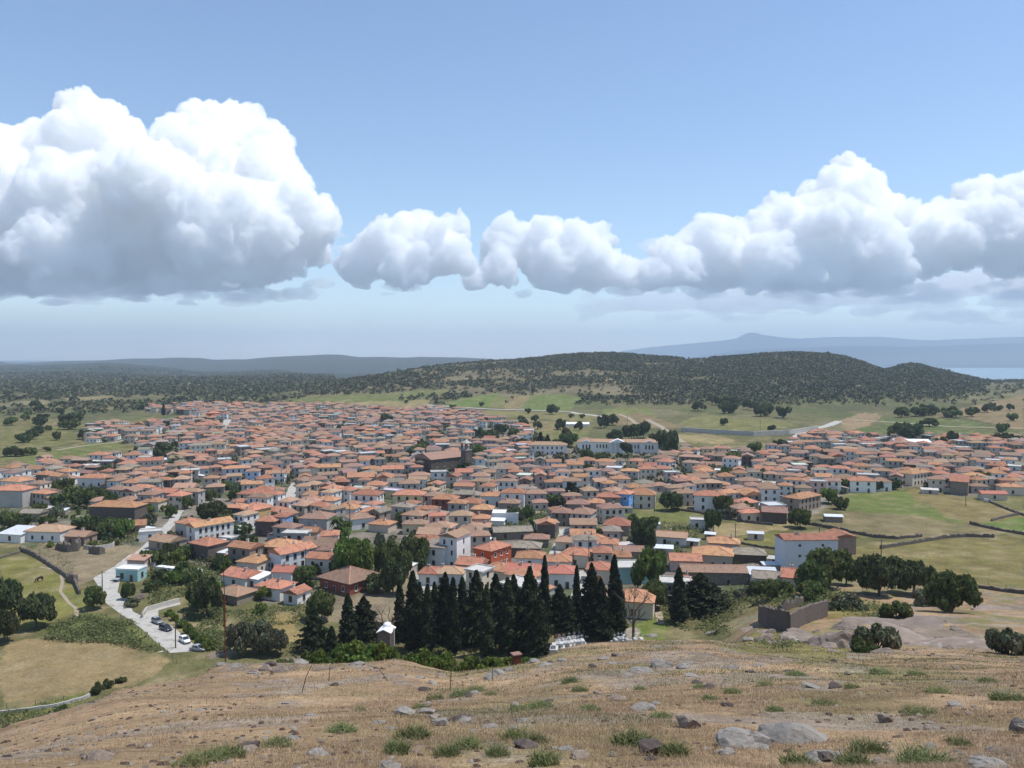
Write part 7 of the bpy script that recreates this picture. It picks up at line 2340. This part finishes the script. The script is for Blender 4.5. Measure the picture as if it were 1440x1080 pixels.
# grazing donkey
def donkey():
    p = ground(56, 818)
    V = [(0.62, 0, 1.02), (0.25, 0, 1.0), (-0.2, 0, 0.98), (-0.52, 0, 1.06), (-0.85, 0, 0.86), (-1.12, 0, 0.55), (-1.22, 0, 0.34), (-1.3, 0, 0.16)]
    Rr = [.25, .29, .29, .26, .17, .13, .13, .07]
    E = [(i, i + 1) for i in range(7)]
    for s in (-1, 1):
        b0 = len(V)
        V += [(0.6, s * .14, .78), (0.52, s * .15, .58), (0.68, s * .15, .40), (0.64, s * .15, .06)]; Rr += [.16, .11, .06, .055]
        E += [(0, b0), (b0, b0 + 1), (b0 + 1, b0 + 2), (b0 + 2, b0 + 3)]
        b0 = len(V)
        V += [(-0.48, s * .14, .72), (-0.5, s * .14, .44), (-0.52, s * .14, .06)]; Rr += [.13, .07, .055]
        E += [(3, b0), (b0, b0 + 1), (b0 + 1, b0 + 2)]
        b0 = len(V)
        V += [(-1.06, s * .07, .68), (-1.0, s * .12, .88)]; Rr += [.05, .025]
        E += [(5, b0), (b0, b0 + 1)]
    b0 = len(V)
    V += [(0.86, 0, .92), (0.94, 0, .55)]; Rr += [.05, .035]
    E += [(0, b0), (b0, b0 + 1)]
    me = bpy.data.meshes.new('grazing_donkey')
    me.from_pydata(V, E, [])
    o = bpy.data.objects.new('grazing_donkey', me)
    COL.objects.link(o)
    o.modifiers.new('skin', 'SKIN')
    for i, r in enumerate(Rr):
        me.skin_vertices[0].data[i].radius = (r, r)
    me.skin_vertices[0].data[1].use_root = True
    md = o.modifiers.new('sub', 'SUBSURF')
    md.levels = md.render_levels = 2
    dg = bpy.context.evaluated_depsgraph_get()
    me2 = bpy.data.meshes.new_from_object(o.evaluated_get(dg))
    bpy.data.objects.remove(o)
    me2.materials.append(noise_mat('dark_brown_coat', (0.028, 0.022, 0.02), (0.05, 0.04, 0.034), 2.0, c3=(0.16, 0.14, 0.12), c3scale=1.2, c3lo=0.62))
    me2.polygons.foreach_set('use_smooth', np.ones(len(me2.polygons), bool))
    o = link('grazing_donkey', me2, None, (p.x, p.y, p.z), (0, 0, R(65)), 1.35)
    tag(o, 'dark brown donkey grazing alone with lowered head in the green meadow', 'donkey')
donkey()
# ---------------------------------------------------------------- near hillside: rocks, stones, dry grass, green tufts
M_ROCK = noise_mat('grey_lichen_rock', (0.17, 0.155, 0.137), (0.30, 0.275, 0.245), 1.6, rand=0.12, detail=8, bump=0.09, bscale=3.5, c3=(0.10, 0.088, 0.078), c3scale=2.4, c3lo=0.56)
M_ROCKB = noise_mat('brown_rock', (0.16, 0.125, 0.10), (0.27, 0.215, 0.175), 1.6, rand=0.15, detail=8, bump=0.1, bscale=3.0, c3=(0.36, 0.33, 0.28), c3scale=1.8, c3lo=0.58)
M_ROCKD = noise_mat('dark_basalt_stone', (0.05, 0.04, 0.036), (0.11, 0.085, 0.075), 3.0, rand=0.2)
def rock_mesh(seed, sub=ICO3, rough=0.3, mat=M_ROCK):
    v, f = sub
    v = v.copy()
    n = fbm3(v * 1.1 + seed * 7.3, seed, 2) - 0.5
    r = 1 - np.abs(2 * fbm3(v * 2.3 + seed * 3.1, seed + 4, 3) - 1)
    v = v * (1 + n * 0.9 + (r - 0.6) * rough)[:, None]
    # a few flat cleavage planes
    rg = np.random.default_rng(seed)
    for k in range(11):
        d = rg.normal(size=3)
        d /= np.linalg.norm(d)
        t = rg.uniform(0.42, 0.80)
        s = v @ d - t
        v = np.where((s > 0)[:, None], v - d * s[:, None] * 0.88, v)
    v += (fbm3(v * 5 + seed, seed + 8, 4)[:, None] - 0.5) * 0.30 * v
    return mesh_data('rock', v, f, [mat], None, False)
ICO4 = unit_ico(4)
ROCKS = [rock_mesh(s, ICO4 if s < 5 else ICO3) for s in range(1, 9)]
ROCKSB = [rock_mesh(s + 20, ICO4, 0.35, M_ROCKB) for s in range(1, 5)]
ROCK_ITEMS = []
def rock(px, pyb, wpx, hpx, label=None, brown=False, depth=0.8, dark=False):
    p = ground(px, pyb)
    w_ = wpx / F_PX * p.y / 2 * (0.78 if 20 < wpx < 60 else 1)
    h_ = hpx / F_PX * p.y * (0.55 if wpx < 60 else 0.8)
    me = random.choice(ROCKSB if brown else ROCKS)
    p2 = Vector((p.x, p.y + w_ * depth * 0.6, 0))
    p2.z = h1(p2.x, p2.y)
    o = link('rock', me, None, (p2.x, p2.y, p2.z + h_ * 0.02), (random.uniform(-.2, .2), random.uniform(-.2, .2), random.uniform(-.5, .5)), (w_ * 1.1, w_ * depth, h_ * 0.85))
    if dark:
        o.material_slots[0].link = 'OBJECT'
        o.material_slots[0].material = M_ROCKD
    kind_ = 'dark ' if dark else 'brown ' if brown else 'pale grey '
    size_ = 'big' if wpx > 55 else 'middling' if wpx > 26 else 'small'
    if label:
        tag(o, label, 'rock', 'rocks on the hillside')
    else:
        o['category'] = 'rock'
        o['group'] = 'rocks on the hillside'
        ROCK_ITEMS.append(dict(o=o, px=px, py=pyb, desc=f'{size_} {kind_}rock'))
    return o
rock(1128, 1046, 108, 54, 'largest pale boulder split by a crack in the dry grass')
rock(1052, 1052, 84, 36, 'second boulder leaning against the largest pale boulder')
rock(1086, 1032, 44, 22, 'dark edged rock wedged behind the two biggest boulders')
rock(1160, 1072, 74, 30, 'flat pale boulder in front of the largest boulder')
rock(1026, 1062, 40, 22, 'low lichen rock at the foot of the second boulder')
rock(1408, 1084, 64, 30, 'dark topped boulder cut by the bottom corner of the picture')
rock(1436, 1032, 34, 40, 'upright grey boulder at the right hand picture edge')
rock(546, 1084, 44, 24, 'rounded grey boulder cut by the bottom of the picture')
for a in [(568, 1006, 44, 20), (598, 1004, 36, 14), (532, 1018, 34, 14), (622, 1020, 40, 20), (652, 1016, 30, 14), (690, 1024, 34, 14), (738, 1016, 20, 16), (668, 1030, 22, 8), (548, 1026, 20, 8), (610, 1012, 20, 12), (718, 1026, 18, 8),
          (902, 1000, 50, 20), (922, 992, 26, 10), (1178, 968, 34, 16, None, False, .8, True), (1146, 968, 44, 8), (1350, 992, 40, 12), (906, 946, 44, 18), (932, 938, 44, 20), (962, 940, 30, 14), (884, 950, 26, 10), (972, 952, 30, 8), (848, 928, 24, 10), (862, 934, 20, 8),
          (800, 1056, 34, 8), (914, 1070, 26, 12, None, False, .8, True), (770, 988, 20, 10, None, False, .8, True), (842, 976, 18, 8), (1310, 1050, 26, 8), (1268, 1036, 12, 10, None, True), (1400, 1058, 28, 14, None, True), (1278, 1062, 26, 10), (700, 950, 36, 26), (686, 956, 26, 18), (716, 944, 26, 14), (668, 976, 26, 8), (768, 936, 34, 14), (752, 932, 18, 12), (790, 930, 16, 8),
          (392, 946, 34, 16, None, True), (372, 944, 26, 14, None, True), (412, 942, 24, 12, None, True), (354, 948, 24, 10, None, True), (446, 944, 24, 12, None, True), (466, 942, 20, 10, None, True), (330, 938, 26, 10), (310, 936, 22, 8), (420, 934, 30, 10), (500, 936, 36, 14), (590, 954, 24, 10), (400, 990, 14, 5), (280, 1000, 22, 7), (232, 1002, 12, 5),
          (440, 1064, 46, 16), (414, 1040, 30, 10), (355, 948, 20, 8), (1000, 892, 20, 8), (920, 896, 20, 8), (1052, 902, 24, 12), (880, 902, 16, 6), (1030, 940, 30, 8), (1070, 936, 26, 7), (1110, 945, 24, 6, None, False, .8, True), (1056, 946, 16, 8, None, False, .8, True)]:
    rock(*a)
# outcrop with the cleft at the right
rock(1193, 912, 72, 42, 'tall brown rock face with a dark cleft beside the ruin', True, 1.2)
rock(1168, 912, 34, 34, 'rounded brown rock leaning on the tall rock face', True)
rock(1142, 906, 62, 22, 'sloping pale rock below the ruined wall', True, 1.4)
rock(1100, 908, 40, 16, 'low broken rock left of the sloping pale rock', True)
rock(1074, 904, 44, 24, 'jagged brown rock at the left foot of the ruin', True)
rock(1246, 918, 56, 16, 'low rock under the wild bush of the cleft', True)
rock(1290, 908, 100, 9, 'long flat rock shelf beside the wild bush', True, 1.0)
rock(1350, 912, 100, 9, 'long low sloping slab on the bare dirt', True, 0.9)
rock(1235, 880, 74, 12, 'flat grey rock table behind the rock face', True, 1.0)
rock(1196, 886, 60, 16, 'broad brown rock on top of the outcrop', True, 1.0)
rock(1058, 884, 36, 14, 'brown rock beside the bushy black conifer', True)
rock(1300, 884, 80, 5, 'bare rock flat below the lone umbrella tree', True, 1.0)
rock(1405, 858, 60, 4, 'low strip of rock beyond the lone umbrella tree', True, .8)
rock(192, 843, 28, 12, 'big brown rock in the garden beside the little pale blue house', True)

rg = np.random.default_rng(3)
k_ = 0
while k_ < 48:
    px, py = rg.uniform(60, 1440), rg.uniform(905, 1078)
    p = ground(px, py)
    if p.y > 118 or p.z < 6:
        continue
    s = rg.uniform(0.07, 0.26) * (1 + p.y / 60)
    o = link('rock', random.choice(ROCKS[4:]), None, (p.x, p.y, p.z + s * .15), (0, 0, rg.uniform(0, 6)), (s * rg.uniform(.8, 1.5), s, s * rg.uniform(.4, .8)))
    dk = rg.random() < 0.8
    if dk:
        o.material_slots[0].link = 'OBJECT'
        o.material_slots[0].material = M_ROCKD if rg.random() < .6 else M_ROCKB
    o['category'] = 'rock'
    o['group'] = 'rocks on the hillside'
    ROCK_ITEMS.append(dict(o=o, px=px, py=py, desc='little dark stone' if dk else 'little pale stone'))
    k_ += 1

# broken rock round the cleft and the ruin
for i in range(46):
    px, py = rg.uniform(1060, 1400), rg.uniform(872, 918)
    w_ = rg.uniform(8, 26)
    rock(px, py, w_, w_ * rg.uniform(.3, .6), None, True)
def pebbles():
    rg = np.random.default_rng(14)
    n = 4200
    Y = np.exp(rg.uniform(math.log(12), math.log(125), n))
    X = rg.uniform(-0.74, 0.74, n) * Y
    Z = height(X, Y)
    f_ = fbm(X / 5, Y / 5, 501, 3)
    keep = (Z > 6) & (rg.random(n) < np.clip((f_ - 0.42) * 4, 0.06, .8))
    X, Y, Z = X[keep], Y[keep], Z[keep]
    n = len(X)
    v, f = ICO1
    s = rg.uniform(0.025, 0.085, n) * (0.7 + Y / 45)
    sc = np.stack([s * rg.uniform(.8, 1.6, n), s, s * rg.uniform(.4, .9, n)], 1)
    nv = v[None] * (1 + 0.5 * (rg.random((n, len(v), 1)) - 0.5))
    P = nv * sc[:, None, :] + np.stack([X, Y, Z], 1)[:, None, :]
    F = f[None] + (np.arange(n) * len(v))[:, None, None]
    dark = rg.random(n) < 0.55
    C = np.where(dark[:, None], np.array([0.07, 0.05, 0.042]), np.array([0.21, 0.185, 0.155])) * rg.uniform(.7, 1.3, (n, 1))
    o = struct(link('loose_stones', mesh_data('loose_stones', P.reshape(-1, 3), F.reshape(-1, 3), [tint_mat('loose_stone')], None, False, np.repeat(C, len(v), 0))), 'stuff')
    o['label'] = 'loose dark and pale stones strewn over the dry slope'
pebbles()

def blades(X, Y, Z, h, w_, lean, col, rg):
    n = len(X)
    a = rg.uniform(0, 2 * math.pi, n)
    ux, uy = np.cos(a), np.sin(a)
    b = rg.uniform(0, 2 * math.pi, n)
    lx, ly = np.cos(b) * lean * h, np.sin(b) * lean * h
    base = np.stack([X, Y, Z], 1)
    u = np.stack([ux, uy, np.zeros(n)], 1)
    p0 = base - u * (w_ / 2)[:, None] - np.array([0, 0, .03])
    p1 = base + u * (w_ / 2)[:, None] - np.array([0, 0, .03])
    mid = base + np.stack([lx * .35, ly * .35, h * .6], 1)
    p2 = mid + u * (w_ * .35)[:, None]
    p3 = mid - u * (w_ * .35)[:, None]
    tip = base + np.stack([lx, ly, h], 1)
    v = np.stack([p0, p1, p2, p3, tip], 1).reshape(-1, 3)
    i = np.arange(n) * 5
    q = np.stack([i, i + 1, i + 2, i + 3], 1)
    t = np.stack([i + 3, i + 2, i + 4, i + 4], 1)
    return v, q, t[:, :3], np.repeat(col, 5, 0)

def dry_grass():
    rg = np.random.default_rng(8)
    n = 540000
    Y = np.exp(rg.uniform(math.log(10.5), math.log(122), n))
    X = rg.uniform(-0.95, 0.95, n) * Y
    Z = height(X, Y)
    px, py = project(np.stack([X, Y, Z], 1))
    patch = fbm(X / 3.2, Y / 3.2, 601, 4)
    big = fbm(X / 11, Y / 14, 611, 3)
    keep = (Z > 5) & (rg.random(n) < np.clip((patch - 0.30) * 3.5, 0.05, 1) * np.clip((px - 60) / 640, 0.10, 1))
    X, Y, Z, patch, big, px = X[keep], Y[keep], Z[keep], patch[keep], big[keep], px[keep]
    n = len(X)
    g = (rg.random(n) < np.clip((big - 0.47 + 0.10 * np.clip((px - 760) / 250, 0, 1) * np.clip((Y - 30) / 30, 0, 1)) * 4.0, 0.0, 0.62) * np.clip((px - 150) / 500, 0.25, 1)) & (patch > 0.42)
    h = rg.uniform(0.04, 0.14, n) * np.where(g, 1.15, 1) * (0.8 + Y / 150)
    w_ = np.maximum(0.009, 0.00062 * Y) * rg.uniform(0.6, 1.3, n)
    straw = np.array([[0.44, 0.325, 0.205], [0.36, 0.255, 0.155], [0.52, 0.41, 0.28], [0.30, 0.20, 0.125], [0.40, 0.285, 0.175]])
    C = straw[rg.integers(0, 5, n)] * rg.uniform(0.8, 1.15, (n, 1))
    gr = np.array([[0.12, 0.16, 0.055], [0.17, 0.19, 0.075], [0.21, 0.21, 0.095]])[rg.integers(0, 3, n)] * rg.uniform(0.8, 1.2, (n, 1))
    C = np.where(g[:, None], gr, C)
    v, q, t, c = blades(X, Y, Z, h, w_, rg.uniform(.4, 1.6, n), C, rg)
    me = bpy.data.meshes.new('dry_grass')
    F = np.concatenate([q.ravel(), t.ravel()]).astype(np.int32)
    starts = np.concatenate([np.arange(n) * 4, 4 * n + np.arange(n) * 3]).astype(np.int32)
    me.vertices.add(len(v)); me.vertices.foreach_set('co', v.astype(np.float32).ravel())
    me.loops.add(len(F)); me.loops.foreach_set('vertex_index', F)
    me.polygons.add(2 * n); me.polygons.foreach_set('loop_start', starts)
    a = me.attributes.new('tint', 'FLOAT_COLOR', 'POINT')
    cc = np.ones((len(v), 4), np.float32); cc[:, :3] = c
    a.data.foreach_set('color', cc.ravel())
    me.update(calc_edges=True)
    me.materials.append(tint_mat('dry_grass_blade', 0.85, 0.3))
    o = struct(link('dry_grass', me), 'stuff')
    o['label'] = 'short dry straw coloured grass covering the near hillside'
    print('blades', n)
dry_grass()

def tuft_mesh(seed, n=420, leafy=False):
    rg = np.random.default_rng(seed)
    r = np.sqrt(rg.random(n)) * 0.5
    a = rg.uniform(0, 6.28, n)
    X, Y = r * np.cos(a), r * np.sin(a)
    h = rg.uniform(.5, 1.05, n) * (1 - r * .6)
    t = rg.uniform(.6, 1.4, n)
    v, q, t3, c = blades(X, Y, np.zeros(n), h, np.full(n, .022 if not leafy else .045), rg.uniform(.15, .75, n), np.stack([t, t, t], 1), rg)
    F = [tuple(x) for x in q] + [tuple(x) for x in t3]
    return mesh_data('grass_tuft', v, F, [LEAF['weed']], None, False, c)
TUFTS = [tuft_mesh(s, 420, s > 2) for s in (1, 2, 3, 4)]
TUFT_ITEMS = []
rg = np.random.default_rng(12)
TL = [(580, 1040, 1.3, .9), (725, 1042, 1.2, .95), (752, 1046, 1.0, .7), (628, 1062, .9, .7), (890, 1050, 1.5, 1.0), (948, 1064, .9, .9), (612, 984, 1.8, 1.0), (648, 980, 2.4, .9), (670, 972, 2.0, .8), (803, 960, 2.2, 1.0), (815, 972, 1.8, .8), (1295, 1004, 1.8, .7), (1222, 1058, 1.3, .8), (1303, 1076, 1.7, .95),
      (1122, 1080, 1.0, .8), (1202, 1080, 1.1, .8), (1350, 1048, .9, .6), (1160, 992, 1.7, .6), (1078, 965, 2.0, .6), (1240, 948, 2.6, .8), (1290, 950, 2.2, .7), (1320, 975, 1.6, .6), (1410, 985, 1.5, .8), (1432, 985, 1.4, .9), (320, 1066, 1.0, .6), (290, 1072, 1.2, .6), (268, 1078, 1.0, .6), (558, 1060, .8, .9), (480, 1030, 1.2, .5), (388, 1050, 1.2, .5),
      (700, 1062, .8, .7), (658, 1052, 1.0, .6), (765, 1076, .9, .8), (1090, 1000, .9, .5), (1000, 985, 1.2, .5), (730, 1000, 1.4, .6), (760, 996, 1.5, .6), (930, 1010, 1.0, .5), (830, 1000, 1.1, .5), (1030, 975, 1.3, .6), (985, 968, 1.4, .6), (1390, 960, 1.8, .7), (1200, 968, 1.4, .5), (1120, 950, 2.2, .6), (900, 970, 1.2, .5), (690, 978, 1.4, .7), (590, 996, 1.2, .6), (505, 1000, 1.0, .5)]
for px, py, w_, h_ in TL:
    p = ground(px, py)
    o = link('grass_tuft', TUFTS[rg.integers(0, 4)], None, (p.x, p.y, p.z - .02), (0, 0, rg.uniform(0, 6)), (w_ * .62, w_ * .62, h_ * .40))
    o['category'] = 'plant'
    o['group'] = 'green tufts on the slope'
    TUFT_ITEMS.append(dict(o=o, px=px, py=py, desc='green grass tuft' if h_ < .8 else 'tall green weed tuft'))
# ---------------------------------------------------------------- labels that single each thing out
ORD = ['nearest', 'second nearest', 'third nearest', 'fourth nearest', 'fifth nearest', 'sixth nearest', 'seventh nearest', 'eighth nearest', 'ninth nearest', 'tenth nearest', 'eleventh nearest', 'twelfth nearest', 'thirteenth nearest',
       'fourteenth nearest', 'fifteenth nearest', 'sixteenth nearest', 'seventeenth nearest', 'eighteenth nearest', 'nineteenth nearest', 'twentieth nearest']
MARKS = [(879, 700, 'the bright blue house'), (693, 785, 'the terracotta red house'), (615, 650, 'the dark church'), (870, 628, 'the white school'), (492, 820, 'the brick red school'), (888, 805, 'the turquoise house'), (1133, 775, 'the big pale house'),
         (296, 745, 'the long white gable'), (166, 722, 'the windowless barn'), (770, 632, 'the seven bay building'), (300, 585, 'the vivid red house'), (1286, 624, 'the white roofed hall'), (1349, 685, 'the square tower house'), (576, 703, 'the pale yellow house'),
         (711, 728, 'the white warehouse'), (474, 740, 'the palm'), (1128, 703, 'the long stone house'), (66, 650, 'the meadow edge house'), (230, 578, 'the far cypress'), (500, 785, 'the plane tree'), (998, 705, 'the tall meadow house'), (944, 700, 'the round dark tree'),
         (361, 722, 'the ochre house'), (188, 805, 'the pale blue hut'), (640, 775, 'the tallest white house'), (543, 590, 'the far roof tree'), (1002, 785, 'the big beige house'), (1284, 672, 'the long cream house'), (1360, 620, 'the red roofed hall'), (760, 622, 'the twin tiny cypresses'), (655, 640, 'the bell tower'),
         (416, 620, 'the middle far roofs') if False else (940, 622, 'the school conifers'), (412, 785, 'the pale blue gable'), (300, 712, 'the spreading dark tree')]
FMARKS = [(1128, 1020, 'the largest boulder'), (726, 925, 'the rusty box'), (317, 930, 'the rusty mast'), (423, 960, 'the leaning iron rod'), (633, 955, 'the upright thin rod'), (1193, 890, 'the cleft rock face'), (1436, 1010, 'the edge boulder'), (546, 1070, 'the rounded bottom boulder'), (1419, 905, 'the olive edge bush'),
          (890, 1040, 'the tallest weed tuft'), (889, 880, 'the bare tree'), (1408, 1070, 'the dark topped boulder'), (549, 950, 'the fallen rod'), (980, 880, 'the bushy black conifer')]
VMARKS = [(165, 805, 'the pale blue hut'), (317, 880, 'the rusty mast'), (536, 890, 'the domed chapel'), (889, 870, 'the bare tree'), (56, 812, 'the grazing donkey'), (492, 820, 'the brick red school'), (132, 845, 'the roadside shrub tree'), (1110, 870, 'the roofless ruin'), (1338, 840, 'the umbrella tree'), (260, 900, 'the parked white car')]
def auto_label(items, marks, sy=1.7):
    buckets = {}
    for it in items:
        best = min(marks, key=lambda m_: math.hypot(it['px'] - m_[0], sy * (it['py'] - m_[1])))
        dx, dy = it['px'] - best[0], sy * (it['py'] - best[1])
        d = ('left of' if dx < 0 else 'right of') if abs(dx) > abs(dy) else ('behind' if dy < 0 else 'in front of')
        buckets.setdefault((best[2], d), []).append((math.hypot(dx, dy), it))
    for (mk, d), L in buckets.items():
        L.sort(key=lambda t: t[0])
        for k, (_, it) in enumerate(L):
            o = ORD[k] if k < len(ORD) else 'number ' + str(k)
            t = f"{it['desc']}, {o} {d} {mk}"
            if len(t.replace('-', ' ').split()) > 16:
                t = t.replace(' hipped roof', ' roof').replace(' gabled roof', ' roof').replace(' flat roof', ' roof')
            it['o']['label'] = t
KN = {'hip': 'hipped', 'gable': 'gabled', 'flat': 'flat', 'shed': 'sloping'}
items = []
for h in HOUSES:
    if h['label']:
        continue
    px, py = project([[h['x'], h['y'], h['H'] * .6]])
    cat = h['o'].get('category') or 'house'
    if h['cat'] == 'shed':
        cat = 'shed'
    h['o']['category'] = cat
    h['o']['group'] = 'small sheds' if cat == 'shed' else 'village houses'
    roofn = {'metal': 'sheet metal', 'faded': 'faded', 'grey': 'greyish', 'concrete': 'concrete'}.get(h['roof'], h['roof'])
    items.append(dict(o=h['o'], px=px[0], py=py[0], desc=f"{h['wall']} {cat} with {roofn} {KN[h['kind']]} roof" if cat == 'house' else f"low {h['wall']} shed with {roofn} roof"))
auto_label(items, MARKS)
LN = {'green': 'green', 'bright': 'bright green', 'lime': 'lime green', 'dark': 'dark green', 'olive': 'olive grey', 'cypress': 'black green', 'weed': 'yellowish green'}
near_items, far_items = [], []
for t in TREES:
    if t['label']:
        continue
    px, py = project([[t['x'], t['y'], h1(t['x'], t['y']) + t['h'] * .5]])
    noun = {'slim': 'slim cypress', 'conifer': 'bushy conifer', 'bush': 'bush', 'smallbush': 'bush'}.get(t['kind'], 'tree')
    (near_items if t['y'] < 260 else far_items).append(dict(o=t['o'], px=px[0], py=py[0], desc=f"{LN[t['leaf']]} {noun}"))
auto_label(near_items, VMARKS, 1.0)
FARM = MARKS + [(100, 592, 'the big field oak'), (1018, 592, 'the lone meadow tree'), (776, 576, 'the roadside round tree'), (1277, 608, 'the broad grove tree'), (808, 595, 'the greenhouse'), (1294, 605, 'the grove cypress'), (1085, 600, 'the meadow bush tree'), (1045, 585, 'the retaining wall'), (1400, 575, 'the bare right slope'), (200, 570, 'the far left scrub'), (60, 575, 'the far edge scrub')]
auto_label(far_items, FARM)
auto_label(ROCK_ITEMS, FMARKS, 1.0)
auto_label(TUFT_ITEMS, FMARKS, 1.0)
auto_label([dict(o=g, px=px, py=py, desc='white grave with cross') for g, px, py in GR], [(889, 890, 'the bare tree'), (800, 893, 'the brown capped wall')], 1.0)
for o in COL.objects:
    if o.parent is None and o.get('label') and not o.get('kind') and o.get('category'):
        o['kind'] = 'thing'

for o in COL.objects:
    if o.parent is None and o.get('label') and len(str(o['label']).replace('-', ' ').split()) > 15:
        print('LONG', o.name, o['label'])
